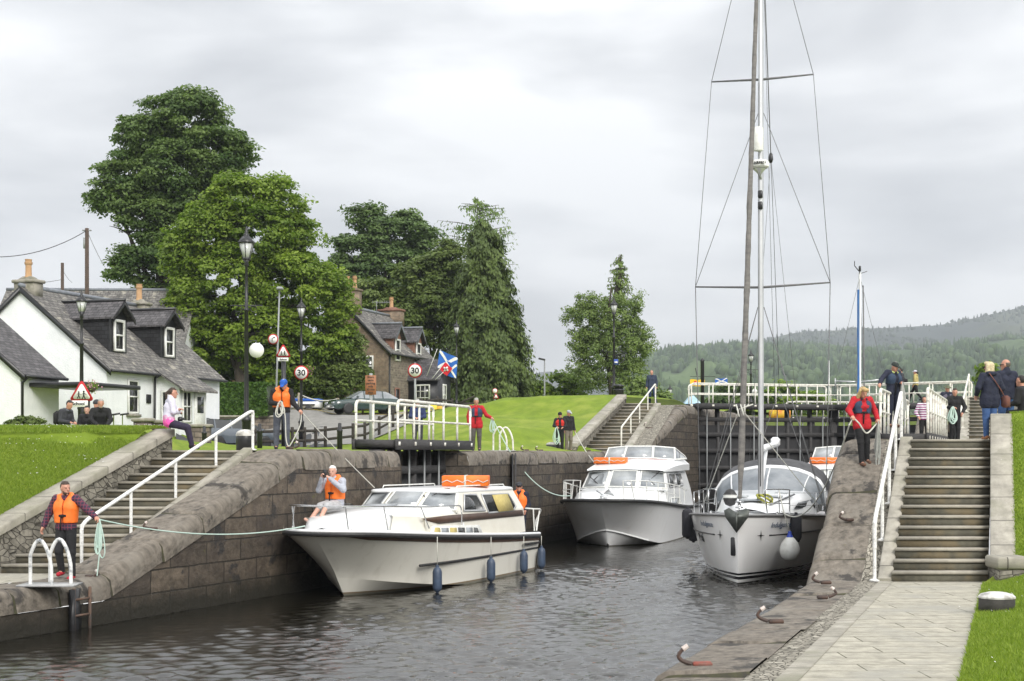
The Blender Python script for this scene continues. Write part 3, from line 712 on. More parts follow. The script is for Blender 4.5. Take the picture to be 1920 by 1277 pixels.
# ================================================================ BUILDINGS
M_SLATE = brickmat('roof_slate', (.20, .19, .175), (.11, .105, .10), (.03, .03, .03), .30, .20, .014, .03, .75, .02, stain=((.33, .31, .26), .58), gain=.5, moss=((.14, .13, .07), .70))
M_SLATED = brickmat('dark_roof_slate', (.115, .108, .112), (.06, .057, .06), (.02, .02, .02), .28, .18, .012, .02, .6, .02, stain=((.13, .12, .11), .66), gain=.6)
M_SLATEW = brickmat('slate_cheek', (.030, .031, .034), (.02, .02, .022), (.008, .008, .008), .28, .18, .012, .03, .6, .015)
M_HARL = pm('white_harling', (.82, .83, .84), (.76, .78, .79), 3, .9, bump=.02, bsc=14, c3=(.72, .74, .75), sc3=.7)
M_STONEH = brickmat('brown_house_stone', (.27, .205, .145), (.19, .145, .105), (.24, .20, .15), .55, .30, .018, .04, .85, .02, stain=((.06, .05, .045), .64), gain=.65, c3=(.13, .10, .08))
M_STONEF = brickmat('mixed_house_stone', (.23, .19, .15), (.13, .11, .09), (.24, .21, .17), .28, .16, .02, .05, .85, .02, gain=.6)
M_REDST = pm('red_sandstone', (.24, .12, .085), (.18, .09, .065), 5, .85, bump=.01)
M_POT = pm('clay_chimney_pot', (.48, .30, .16), (.38, .22, .11), 4, .8)
M_LEAD = pm('lead_flashing', (.20, .22, .25), (.14, .15, .17), 4, .6)
def winpart(par, c, w_, h_, dx, nrm, mframe=None, cols=1, rows_=2, proud=.05, name='window', sill=True, pane=None):
    """c: centre; dx: unit vector along width; nrm: outward normal"""
    c, dx, nrm = Vector(c), Vector(dx), Vector(nrm); up = Vector((0, 0, 1)); mf = mframe or M_WHITE
    def q(u, v, o=0): return c + dx * u + up * v + nrm * o
    m = MB(); m.slab([q(-w_ / 2, -h_ / 2, .012), q(w_ / 2, -h_ / 2, .012), q(w_ / 2, h_ / 2, .012), q(-w_ / 2, h_ / 2, .012)], nrm * .012)
    p = m.build(name, pane or M_GLASSD, par)
    m = MB(); P4 = [q(-w_ / 2 - .03, -h_ / 2 - .03, .01), q(w_ / 2 + .03, -h_ / 2 - .03, .01), q(w_ / 2 + .03, h_ / 2 + .03, .01), q(-w_ / 2 - .03, h_ / 2 + .03, .01)]
    m.ring(P4, .10, nrm * proud)
    bars = [(-w_ / 2 + w_ * i / cols, -h_ / 2, 1) for i in range(1, cols)]
    for (u, v, k) in bars: m.slab([q(u - .022, -h_ / 2, .02), q(u + .022, -h_ / 2, .02), q(u + .022, h_ / 2, .02), q(u - .022, h_ / 2, .02)], nrm * .03)
    for i in range(1, rows_):
        v = -h_ / 2 + h_ * i / rows_; m.slab([q(-w_ / 2, v - .03, .022), q(w_ / 2, v - .03, .022), q(w_ / 2, v + .03, .022), q(-w_ / 2, v + .03, .022)], nrm * .035)
    m.build('frame', mf, p)
    if sill:
        m = MB(); m.slab([q(-w_ / 2 - .1, -h_ / 2 - .14, 0), q(w_ / 2 + .1, -h_ / 2 - .14, 0), q(w_ / 2 + .1, -h_ / 2 - .03, 0), q(-w_ / 2 - .1, -h_ / 2 - .03, 0)], nrm * .12); m.build('sill', M_BLACK if sill == 2 else M_CONC, p)
    return p
def quaduv(m, pts, axis_u, sc=1):
    pts = [Vector(p) for p in pts]; u = Vector(axis_u).normalized(); n = (pts[1] - pts[0]).cross(pts[2] - pts[0]).normalized(); v = n.cross(u)
    m.add(pts, [list(range(len(pts)))], [(p.dot(u) * sc, p.dot(v) * sc) for p in pts])
def roofslab(m, a, b, c, d_, th=.09):
    """a,b eave; c,d ridge; thickness down"""
    a, b, c, d_ = map(Vector, (a, b, c, d_)); u = (b - a).normalized(); quaduv(m, [a, b, c, d_], u)
    t = Vector((0, 0, -th)); quaduv(m, [a + t, d_ + t, c + t, b + t], u)
    for p, q in ((a, b), (b, c), (c, d_), (d_, a)): quaduv(m, [p, q, q + t, p + t], (q - p))
def chimney(par, c, sz, h, mat, pots=1, potmat=None, capmat=None):
    m = MB(); x, y, z = c
    m.box((x, y, z + h / 2), (sz[0], sz[1], h)); [m.uv.__setitem__(i, (m.v[i][0] + m.v[i][1], m.v[i][2])) for i in range(len(m.v))]
    st = m.build('chimney', mat, par)
    m = MB(); m.box((x, y, z + h + .06), (sz[0] + .16, sz[1] + .16, .14), bev=.03); m.box((x, y, z + h + .2), (sz[0] * .8, sz[1] * .8, .16), taper=.5); m.build('chimney_cap', capmat or M_CONC, st)
    for k in range(pots):
        yy = y + (k - (pots - 1) / 2) * .5
        m = MB(); m.lathe([(.15, 0), (.17, .05), (.135, .12), (.125, .55), (.165, .6), (.165, .68), (.13, .7), (.15, .8), (.11, .8), (.1, .2)], (x, yy, z + h + .2), 12); m.build('chimney_pot', potmat or M_POT, st, smooth=True)
def gable_house(name, label, loc, rz, Lh, Wd, ze, zr, wallm, roofm, frontm=None, over=.28, zb=-.6):
    t = thing(name, label, 'house', loc, rz)
    m = MB()
    quaduv(m, [(0, Wd, zb), (0, 0, zb), (0, 0, ze), (0, Wd / 2, zr), (0, Wd, ze)], (0, 1, 0))
    quaduv(m, [(Lh, 0, zb), (Lh, Wd, zb), (Lh, Wd, ze), (Lh, Wd / 2, zr), (Lh, 0, ze)], (0, 1, 0))
    quaduv(m, [(Lh, Wd, zb), (0, Wd, zb), (0, Wd, ze), (Lh, Wd, ze)], (1, 0, 0))
    m.mat(1); quaduv(m, [(0, 0, zb), (Lh, 0, zb), (Lh, 0, ze), (0, 0, ze)], (1, 0, 0))
    m.build('wall', [wallm, frontm or wallm], t, fixn=False)
    sl = (zr - ze) / (Wd / 2); m = MB(); o = over; dz = .10
    roofslab(m, (-.12, -o, ze - sl * o + dz), (Lh + .12, -o, ze - sl * o + dz), (Lh + .12, Wd / 2, zr + dz), (-.12, Wd / 2, zr + dz))
    roofslab(m, (Lh + .12, Wd + o, ze - sl * o + dz), (-.12, Wd + o, ze - sl * o + dz), (-.12, Wd / 2, zr + dz), (Lh + .12, Wd / 2, zr + dz))
    r = m.build('roof', roofm, t, fixn=False)
    m = MB()   # barge boards and gutter
    for (y0, s_) in ((-o, 1), (Wd + o, -1)):
        a = Vector((-.14, y0, ze - sl * o + dz - .02)); b = Vector((-.14, Wd / 2, zr + dz - .02)); m.slab([a, b, b - Vector((0, 0, .24)), a - Vector((0, 0, .24))], (.05, 0, 0))
    m.build('bargeboard', M_BLACK, r)
    m = MB(); m.tube([(-.1, -o - .05, ze - sl * o + dz - .06), (Lh + .1, -o - .05, ze - sl * o + dz - .06)], .06, 8); m.build('gutter', M_BLACK, r)
    m = MB(); m.tube([(-.14, Wd / 2, zr + dz + .03), (Lh + .14, Wd / 2, zr + dz + .03)], .10, 8); m.build('ridge', M_LEAD, r)
    return t, r
def dormer(par, x, wd, yf, zb, zt, zrd, roofline, cheek, roofm, facem, wh, yback, wtop=None):
    """dormer facing -y, face at y=yf, from zb to eave zt, ridge zrd"""
    m = MB(); a, b = x - wd / 2, x + wd / 2
    quaduv(m, [(a, yf, zb), (b, yf, zb), (b, yf, zt), (x, yf, zrd), (a, yf, zt)], (1, 0, 0))
    m.mat(1); quaduv(m, [(a, yback, zb), (a, yf, zb), (a, yf, zt), (a, yback, zt)], (0, 1, 0)); quaduv(m, [(b, yf, zb), (b, yback, zb), (b, yback, zt), (b, yf, zt)], (0, 1, 0))
    d_ = m.build('dormer', [facem, cheek], par, fixn=False)
    o = .16; f = yf - .35; s_ = (zrd - zt) / (wd / 2); m = MB()
    roofslab(m, (a - o, yback, zt - s_ * o + .06), (a - o, f, zt - s_ * o + .06), (x, f, zrd + .06), (x, yback, zrd + .06), .07)
    roofslab(m, (b + o, f, zt - s_ * o + .06), (b + o, yback, zt - s_ * o + .06), (x, yback, zrd + .06), (x, f, zrd + .06), .07)
    m.build('dormer_roof', roofm, d_, fixn=False)
    m = MB()
    for s2 in (-1, 1):
        A = Vector((x + s2 * (wd / 2 + o), f, zt - s_ * o + .06)); B = Vector((x, f, zrd + .06)); m.slab([A, B, B - Vector((0, 0, .2)), A - Vector((0, 0, .2))], (0, .04, 0))
    m.tube([(x, f, zrd + .09), (x, yback, zrd + .09)], .07, 6)
    m.build('dormer_trim', M_BLACK if facem is not M_REDST else M_LEAD, d_)
    m = MB(); cz = (zb + zt) / 2; m.slab([(x - wd * .27, yf - .03, cz - wh / 2), (x + wd * .27, yf - .03, cz - wh / 2), (x + wd * .27, yf - .03, cz + wh / 2), (x - wd * .27, yf - .03, cz + wh / 2)], (0, .02, 0)); m.build('dormer_window', M_GLASSD, d_)
    m = MB(); p4 = [(x - wd * .31, yf - .01, cz - wh / 2 - .06), (x + wd * .31, yf - .01, cz - wh / 2 - .06), (x + wd * .31, yf - .01, cz + wh / 2 + .04), (x - wd * .31, yf - .01, cz + wh / 2 + .04)]
    m.ring(p4, .11, (0, -.09, 0)); m.box((x, yf - .05, cz), (wd * .54, .05, .07)); m.build('dormer_window_frame', M_WHITE, d_)
DIRC = R(90 - 18.8)
# ---- white cottage
cot, rf = gable_house('white_cottage', 'long white harled cottage with slate roof and two dormers, behind the seated group', (-16.53, 58, .85), DIRC, 8.9, 8.3, 2.72, 6.05, M_HARL, M_SLATE)
for (x, zz) in ((1.9, 0), (5.75, 0)): dormer(rf, x, 1.25, .75, 3.35, 4.95, 5.55, None, M_SLATEW, M_SLATED, M_BLACK, 1.25, 3.6)
chimney(cot, (.45, 4.15, 5.7), (.6, 1.0), .62, M_CONC, 1)
chimney(cot, (8.6, 4.15, 5.6), (.55, .9), .6, M_CONC, 1)
winpart(cot, (1.85, 0, 1.55), .75, 1.4, (1, 0, 0), (0, -1, 0), sill=True, cols=1)
winpart(cot, (6.95, 0, 1.55), .75, 1.4, (1, 0, 0), (0, -1, 0), cols=2)
m = MB(); m.tube([(3.35, -.12, 2.45), (3.35, -.08, -.4)], .05, 8); m.tube([(3.5, -.32, 2.55), (3.35, -.12, 2.42)], .05, 8); m.build('downpipe', M_BLACK, cot)
m = MB(); m.box((3.0, -.03, 1.5), (.32, .05, .38), bev=.01); m.build('wall_plaque', M_BLACK, cot)
# porch
m = MB(); quaduv(m, [(3.7, -1.1, -.6), (5.9, -1.1, -.6), (5.9, -1.1, 2.0), (3.7, -1.1, 2.0)], (1, 0, 0)); quaduv(m, [(3.7, 0, -.6), (3.7, -1.1, -.6), (3.7, -1.1, 2.0), (3.7, 0, 2.6)], (0, 1, 0)); quaduv(m, [(5.9, -1.1, -.6), (5.9, 0, -.6), (5.9, 0, 2.6), (5.9, -1.1, 2.0)], (0, 1, 0)); pch = m.build('porch', M_HARL, cot)
m = MB(); roofslab(m, (3.4, -1.5, 1.92), (6.2, -1.5, 1.92), (6.2, .2, 2.95), (3.4, .2, 2.95)); m.build('porch_roof', M_SLATE, pch, fixn=False)
for (c_, w_, dx, nn) in (((3.7, -.55, 1.2), .62, (0, -1, 0), (-1, 0, 0)), ((4.25, -1.1, 1.2), .7, (1, 0, 0), (0, -1, 0))):
    p = winpart(cot, c_, w_, 1.35, dx, nn, cols=2, sill=False, name='porch_window')
m = MB(); m.box((5.3, -1.13, .85), (.85, .06, 1.95), bev=.01); dr = m.build('door', M_WHITE, cot); m = MB(); m.box((5.3, -1.17, 1.3), (.5, .02, .7)); m.build('door_glass', M_GLASSD, dr)
# front wing of the cottage
wg, wr_ = gable_house('cottage_wing', 'lower white wing of the cottage with dark slate roof at the left edge', (-18.35, 53.1, .85), DIRC, 2.3, 6.5, 2.22, 4.75, M_HARL, M_SLATED)
m = MB(); m.tube([(.05, -.28, 2.0), (.05, -.05, 1.8), (.05, -.05, -.4)], .05, 8); m.build('downpipe', M_BLACK, wg)
m = MB(); m.box((2.3, -1.2, 1.75), (3.6, 2.6, .16), bev=.02); cn = m.build('porch_canopy', M_BLACK, wg)
m = MB(); m.box((.8, -2.3, .6), (.22, .22, 2.3)); m.build('canopy_post', M_FENCEW, cn)
# roof of another house behind
bh, _ = gable_house('grey_roofed_house', 'grey slate roof of a house showing above the white cottage ridge', (-31, 84, 1.5), R(2), 11.5, 8, 5.1, 8.55, M_HARL, M_SLATE)
# ---- stone house
sh, rf2 = gable_house('brown_stone_house', 'brown stone house with steep slate roof, dormers and chimneys behind the green car', (-8.0, 92, 2.35), DIRC, 7.4, 5.6, 4.35, 7.15, M_STONEH, M_SLATE, M_STONEF)
for x in (1.45, 5.0): dormer(rf2, x, 1.35, .02, 3.6, 5.35, 6.15, None, M_REDST, M_SLATED, M_REDST, 1.35, 2.0)
chimney(sh, (.35, 2.8, 6.8), (.7, 1.2), 1.5, M_STONEH, 2, capmat=M_STONEH)
chimney(sh, (6.9, 2.8, 6.6), (.8, 1.6), 1.0, M_STONEH, 1, capmat=M_REDST)
def winG(par, yy, zz, w_, h_): return winpart(par, (0, yy, zz), w_, h_, (0, -1, 0), (-1, 0, 0), sill=2)
winG(sh, 1.55, 3.35, .95, 1.3); winG(sh, 1.55, .8, .95, 1.5)
m = MB(); m.tube([(.02, -.1, 4.0), (.02, -.08, -.5)], .05, 8); m.build('downpipe', M_BLACK, sh)
winpart(sh, (1.4, 0, 1.0), .7, 1.9, (1, 0, 0), (0, -1, 0), M_REDST, cols=1)
# dark porch with slate roof
m = MB(); m.hexa([(3.3, -2.1, -.5), (5.7, -2.1, -.5), (5.7, .05, -.5), (3.3, .05, -.5), (3.3, -2.1, 2.75), (5.7, -2.1, 2.75), (5.7, .05, 2.75), (3.3, .05, 2.75)])
m.add([(3.3, -2.1, 2.75), (3.3, .05, 2.75), (4.5, .05, 3.95), (4.5, -2.1, 3.95), (5.7, -2.1, 2.75), (5.7, .05, 2.75)], [[0, 1, 2, 3], [4, 3, 2, 5], [0, 3, 4]])
ep = m.build('entrance_porch', M_BLACK, sh)
m = MB()
roofslab(m, (3.05, .1, 2.58), (3.05, -2.35, 2.58), (4.5, -2.35, 4.03), (4.5, .1, 4.03)); roofslab(m, (5.95, -2.35, 2.58), (5.95, .1, 2.58), (4.5, .1, 4.03), (4.5, -2.35, 4.03))
m.build('porch_roof', M_SLATED, ep, fixn=False)
winpart(sh, (3.3, -1.05, 1.6), 1.0, 1.3, (0, -1, 0), (-1, 0, 0), cols=3, rows_=3, name='porch_window', sill=False)
winpart(sh, (4.5, -2.1, 1.6), .6, 1.4, (1, 0, 0), (0, -1, 0), cols=2, rows_=2, name='porch_window', sill=False)
# shed and board fence behind the hedge, left of trees
t = thing('garden_shed', 'dark shed roof above a tan board fence behind the hedge', 'shed', (-21.5, 100, 2.6), R(10))
m = MB(); m.box((0, 0, 1.3), (5, 3, 2.6)); m.build('wall', M_FENCEW, t)
m = MB(); roofslab(m, (-2.8, -1.8, 2.5), (2.8, -1.8, 2.5), (2.8, 0, 3.3), (-2.8, 0, 3.3)); roofslab(m, (2.8, 1.8, 2.5), (-2.8, 1.8, 2.5), (-2.8, 0, 3.3), (2.8, 0, 3.3)); m.build('roof', M_SLATEW, t, fixn=False)
m = MB(); [m.box((-21.5 + i * .18 - 3, 97, 4.0), (.16, .04, 2.1 + random.uniform(-.03, .03))) for i in range(36)]; tag(m.build('board_fence', pm('tan_fence_boards', (.30, .20, .10), (.22, .15, .08), 4)), 'tan upright board fence behind the hedge near the shed', 'fence')
# ================================================================ TREES
M_BARK = pm('bark', (.075, .06, .045), (.04, .034, .027), 7, .9, bump=.03)
def leaf_quads(C, Nn, s, rnd, asp=1.0, vert=False):
    n = len(C)
    a = rnd.normal(size=(n, 3)); 
    if vert: a = a * .35 + np.array([0, 0, -1.0])
    a -= Nn * (a * Nn).sum(1, keepdims=True); a /= np.linalg.norm(a, axis=1, keepdims=True) + 1e-9
    b = np.cross(Nn, a); s = s[:, None]
    V = np.stack([C - a * s * asp, C + b * s * .55, C + a * s * asp, C - b * s * .55], 1).reshape(-1, 3)
    Fc = np.arange(n * 4).reshape(n, 4); return V, Fc
def crown(parent, mat, lobes, Y, n, ls, seed, clump=.9, dens=1.0, depth=.9, ysh=0, fill=.5, flat=.6, name='crown', gapf=0.0, up=.7, off=None):
    """lobes: (px,py,rx,ry) in photo pixels at distance Y"""
    rnd = np.random.default_rng(seed); k = Y / F; C = []; N_ = []; A = []
    vol = np.array([(l[2] * l[3]) ** 1.15 for l in lobes]); vol /= vol.sum()
    for l, v in zip(lobes, vol):
        c = np.array(P(l[0], l[1], Y + (l[4] if len(l) > 4 else 0))); r_ = np.array([l[2] * k, (l[2] + l[3]) / 2 * k * depth, l[3] * k])
        area = (r_.prod()) ** (2 / 3) * 12; nc = max(6, int(area / (clump ** 2) * dens)); per = max(8, int(n * v / nc))
        for q in range(nc):
            d_ = rnd.normal(size=3); d_ /= np.linalg.norm(d_); rad = rnd.uniform(fill, 1.0) ** .6 * rnd.uniform(.86, 1.06)
            if d_[2] < -.5 and rnd.random() < .5: d_[2] *= -1
            cc = c + d_ * r_ * rad; cr = clump * rnd.uniform(.55, 1.25)
            u = rnd.normal(size=(per, 3)); u /= np.linalg.norm(u, axis=1, keepdims=True); u[:, 2] = np.where(rnd.random(per) < .7, np.abs(u[:, 2]), u[:, 2])
            pts = cc + u * np.array([1, 1, flat]) * cr * (rnd.random(per)[:, None] ** .4)
            nn = u * .5 + rnd.normal(size=(per, 3)) * .5 + np.array([0, 0, up]) + d_ * .3; nn /= np.linalg.norm(nn, axis=1, keepdims=True)
            C.append(pts); N_.append(nn); A.append(np.clip(rnd.normal(.5, .22) + rnd.normal(0, .12, per), 0, 1))
    C = np.concatenate(C); N_ = np.concatenate(N_); A = np.concatenate(A)
    V, Fc = leaf_quads(C, N_, ls * rnd.uniform(.6, 1.3, len(C)), rnd)
    return np_mesh(name, V, Fc, mat, parent, attr=np.repeat(A, 4), off=parent.location if parent else off)
def trunk_tree(parent, base, top, r0, limbs, name='trunk', seed=0, mat=None):
    rnd = random.Random(seed); m = MB(); base, top = Vector(base), Vector(top)
    pts = [base.lerp(top, i / 7) + Vector((rnd.uniform(-.15, .15), rnd.uniform(-.15, .15), 0)) * (0 if i == 0 else 1) for i in range(8)]
    m.tube(pts, [r0 * (1.25 if i == 0 else 1) * (1 - i / 9) for i in range(8)], 10)
    for l in limbs:
        l = Vector(l); l = base.lerp(top, .6).lerp(l, .8); t = rnd.uniform(.25, .75); s = base.lerp(top, t * .8); md = s.lerp(l, .5) + Vector((0, 0, rnd.uniform(.1, .12) * (l - s).length))
        q = arc(s, md, l, 7); m.tube(q, [r0 * .42 * (1 - i / 8.5) for i in range(8)], 6)
        for _ in range(4):
            a = q[rnd.randint(2, 6)]; b = a + Vector((rnd.uniform(-1, 1), rnd.uniform(-1, 1), rnd.uniform(-.2, .6))) * (l - s).length * .16; m.tube(arc(a, a.lerp(b, .5) + Vector((0, 0, .2)), b, 4), [r0 * .14 * (1 - i / 5) for i in range(5)], 5)
    return m.build(name, mat or M_BARK, parent, smooth=True)
def tree(label, Y, px, base_z, top_py, lobes, n, ls, mat, seed, r0=.4, group=None, cat='tree', name='tree', clump=.9, **kw):
    b = PX(px, Y, base_z); t = wthing(name, label, cat, b, group); k = Y / F
    crown(t, mat, lobes, Y, n, ls, seed, clump, **kw)
    trunk_tree(t, b, P(px, top_py, Y), r0, [P(l[0], l[1], Y + (l[4] if len(l) > 4 else 0)) for l in lobes[:14]], seed=seed)
    return t
LV_DARK = varmat('sycamore_leaves', (.060, .108, .030), (.160, .225, .065), .55, .32)
LV_LIGHT = varmat('maple_leaves', (.085, .145, .016), (.235, .315, .045), .5, .35)
LV_MID = varmat('ash_leaves', (.060, .105, .032), (.145, .210, .070), .55, .25)
LV_OLIVE = varmat('olive_leaves', (.065, .10, .022), (.155, .205, .05), .55, .2)
LV_SPR = varmat('spruce_needles', (.035, .06, .018), (.115, .16, .04), .6, .15)
LV_LARCH = varmat('larch_needles', (.10, .155, .04), (.21, .275, .08), .6, .2)
LV_HEDGE = varmat('hedge_leaves', (.030, .075, .010), (.085, .16, .022), .55, .2)
tree('tall dark green domed tree, the tallest, left behind the cottage', 98, 300, 2.3, 300,
     [(350, 225, 78, 48), (280, 265, 62, 50), (405, 285, 70, 60), (320, 320, 90, 70), (240, 330, 55, 50), (215, 385, 46, 34), (430, 350, 45, 40), (290, 400, 80, 42), (370, 400, 70, 50), (195, 365, 26, 24), (455, 290, 25, 30), (340, 190, 40, 16), (250, 500, 42, 38), (290, 470, 45, 50), (225, 510, 30, 26), (330, 500, 45, 60), (300, 560, 50, 30)], 150000, .135, LV_DARK, 11, .55, clump=.95, fill=.5, dens=.8)
tree('bright green maple-like tree between the lamp posts, left of the stone house', 88, 455, 2.2, 480,
     [(450, 380, 62, 48), (520, 375, 40, 40), (400, 430, 62, 55), (490, 450, 90, 70), (570, 440, 25, 35), (345, 480, 40, 55), (420, 530, 90, 70), (540, 540, 80, 75), (605, 560, 45, 70), (360, 580, 45, 60), (470, 620, 90, 70), (590, 640, 65, 50), (400, 650, 60, 50), (520, 690, 60, 40), (560, 385, 18, 14), (640, 600, 22, 40)], 150000, .125, LV_LIGHT, 12, .5, clump=.85, fill=.55, dens=.9)
tree('broad mid-green tree rising behind the brown stone house', 128, 745, 2.6, 470,
     [(700, 440, 40, 40), (755, 440, 55, 38), (668, 490, 50, 48), (735, 510, 75, 55), (795, 480, 40, 45), (640, 460, 18, 12), (650, 560, 50, 50), (720, 590, 75, 60), (800, 570, 50, 65), (690, 640, 40, 40), (665, 405, 14, 14), (700, 400, 16, 12)], 90000, .18, LV_MID, 13, .5, clump=1.1, fill=.5, dens=.75)
tree('lighter olive tree filling the gap between the stone house and the big conifer', 112, 815, 2.6, 600,
     [(790, 530, 50, 45), (840, 500, 35, 45), (830, 580, 55, 60), (770, 610, 50, 55), (850, 660, 45, 55), (820, 720, 40, 40), (700, 560, 45, 40)], 60000, .15, LV_OLIVE, 14, .3, clump=1.0)
tree('bushy shrub tree with yellow-green leaves beside the stone house gable', 89, 640, 2.3, 690,
     [(600, 690, 45, 40), (645, 690, 35, 50), (660, 660, 18, 35), (620, 730, 55, 30), (560, 715, 45, 30), (672, 715, 20, 30)], 40000, .11, LV_OLIVE, 15, .15, clump=.7)
tree('dark leafy shrubs under the bright tree behind the hedge', 91, 430, 2.3, 690,
     [(370, 690, 60, 45), (440, 700, 60, 40), (510, 700, 55, 40), (340, 650, 30, 60), (400, 640, 50, 40)], 30000, .13, LV_DARK, 16, .15, clump=.8, cat='shrub', name='shrub')
def conifer(label, Y, px, bz, top_py, half_px, seed, n, ls, mat, droop=.5, lean=0, sparse=1.0, wfun=None, bare=.0, cat='conifer tree', y0f=.0):
    rnd = np.random.default_rng(seed); k = Y / F; b = PX(px, Y, bz); top = P(px + lean, top_py, Y); H = top.z - bz; Wm = half_px * k
    t = wthing('conifer_tree', label, cat, b); C = []; N_ = []; A = []; S = []
    m = MB(); m.tube([b, b.lerp(top, .5), top], [.38, .22, .03], 8)
    nb = int(H * 15 * sparse)
    for i in range(nb):
        h = y0f + (1 - y0f) * (i / nb); h = min(.995, h + rnd.uniform(-.01, .01)); wf = wfun(h) if wfun else (1 - h) ** .75
        an = rnd.uniform(0, 2 * math.pi); ln = Wm * wf * rnd.uniform(.72, 1.12); s = b.lerp(top, h); dr = droop * ln
        npts = max(6, int(ln * n)); tt = rnd.random(npts) ** .75
        lift = .22 * ln if bare else .05 * ln
        cx = s.x + np.cos(an) * ln * tt; cy = s.y + np.sin(an) * ln * tt; cz = s.z + lift * tt - dr * tt ** 2
        sp = .10 * ln * (1 - tt * .5) + .07
        pts = np.stack([cx + rnd.normal(0, 1, npts) * sp, cy + rnd.normal(0, 1, npts) * sp, cz - np.abs(rnd.normal(0, 1, npts)) * sp * 1.3], 1)
        nn = np.stack([np.cos(an) * .8 + rnd.normal(0, .4, npts), np.sin(an) * .8 + rnd.normal(0, .4, npts), rnd.normal(.45, .3, npts)], 1); nn /= np.linalg.norm(nn, axis=1, keepdims=True)
        C.append(pts); N_.append(nn); A.append(np.clip(rnd.normal(.45, .2) + tt * .25 + rnd.normal(0, .1, npts), 0, 1)); S.append(np.full(npts, ls) * rnd.uniform(.7, 1.3, npts))
        if i % 3 == 0 or bare: m.tube([s, Vector((s.x + math.cos(an) * ln * .5, s.y + math.sin(an) * ln * .5, s.z + lift * .5 - dr * .25)), Vector((s.x + math.cos(an) * ln, s.y + math.sin(an) * ln, s.z + lift - dr))], [.05, .035, .012], 4)
    C = np.concatenate(C); N_ = np.concatenate(N_); A = np.concatenate(A); S = np.concatenate(S)
    V, Fc = leaf_quads(C, N_, S, rnd, 1.3, vert=True)
    np_mesh('crown', V, Fc, mat, t, attr=np.repeat(A, 4), off=t.location); m.build('trunk', M_BARK, t, smooth=True); return t
conifer('big dense drooping conifer right of the flags, widening to the ground', 108, 912, 2.6, 415, 104, 21, 80, .14, LV_SPR, droop=.6, lean=-5, sparse=2.3, wfun=lambda h: min(.88, .26 + 1.0 * (1 - h)) * (1 if h < .97 else .55))
conifer('ragged sparse conifer top showing behind the big dense conifer', 135, 895, 2.6, 372, 92, 22, 16, .13, LV_DARK, droop=.12, sparse=.55, bare=1, wfun=lambda h: .80 if h < .90 else max(.2, .8 - (h - .90) * 6))
# larch group beyond the far landing
tl = tree('feathery green larch behind the far lamp post, with a spiky leaning top', 115, 1145, 2.6, 540,
     [(1150, 600, 55, 45), (1100, 590, 35, 40), (1180, 640, 45, 50), (1130, 660, 70, 55), (1075, 600, 20, 25), (1205, 650, 25, 40), (1100, 710, 50, 35), (1170, 710, 55, 40), (1195, 580, 14, 35), (1090, 640, 30, 30)], 52000, .09, LV_LARCH, 23, .3, clump=.5, fill=.12, dens=.6, flat=1.0, up=.2)
conifer('thin spiky conifer leader above the larch', 117, 1155, 12, 478, 34, 24, 22, .11, LV_LARCH, droop=.2, lean=10, sparse=1.0, bare=1, wfun=lambda h: (1 - h) ** .6 * .9 + .1)
tree('low bright bushes on the skyline right of the big conifer', 118, 1010, 2.6, 735, [(1005, 738, 35, 20), (1045, 728, 40, 26), (985, 745, 22, 16), (1070, 742, 30, 18)], 6000, .17, LV_LIGHT, 25, .12, clump=.7, cat='bush', name='bush')
for (lab, px, lob, sd) in (('round green bush behind the far gate rails, under the yacht rigging', 1375, [(1375, 745, 35, 30), (1400, 765, 40, 25), (1345, 765, 30, 22)], 31), ('wide green bush behind the far gate rails, right of the yacht mast', 1500, [(1470, 745, 32, 28), (1515, 760, 38, 26), (1545, 770, 30, 20), (1440, 765, 28, 22)], 32), ('green bush beyond the gate rails near the middle gap', 1600, [(1590, 790, 30, 25), (1545, 795, 30, 20), (1640, 790, 25, 22)], 33), ('pale birch-like tree behind the couple on the right', 1862, [(1850, 708, 14, 22), (1866, 728, 22, 20), (1900, 738, 22, 16)], 34)):
    tree(lab, 150 if sd < 34 else 120, px, 2.6, lob[0][1], lob, 5000, .22, LV_MID if sd not in (32, 34) else LV_LIGHT, sd, .15, clump=.9, cat='bush' if sd < 34 else 'tree', name='bush' if sd < 34 else 'tree')
t_ = tree('small green bushes at the foot of the larch by the far landing', 105, 1230, 2.6, 745, [(1205, 735, 30, 22), (1238, 748, 20, 14)], 2500, .15, LV_LARCH, 36, .1, clump=.6, cat='bush', name='bush')
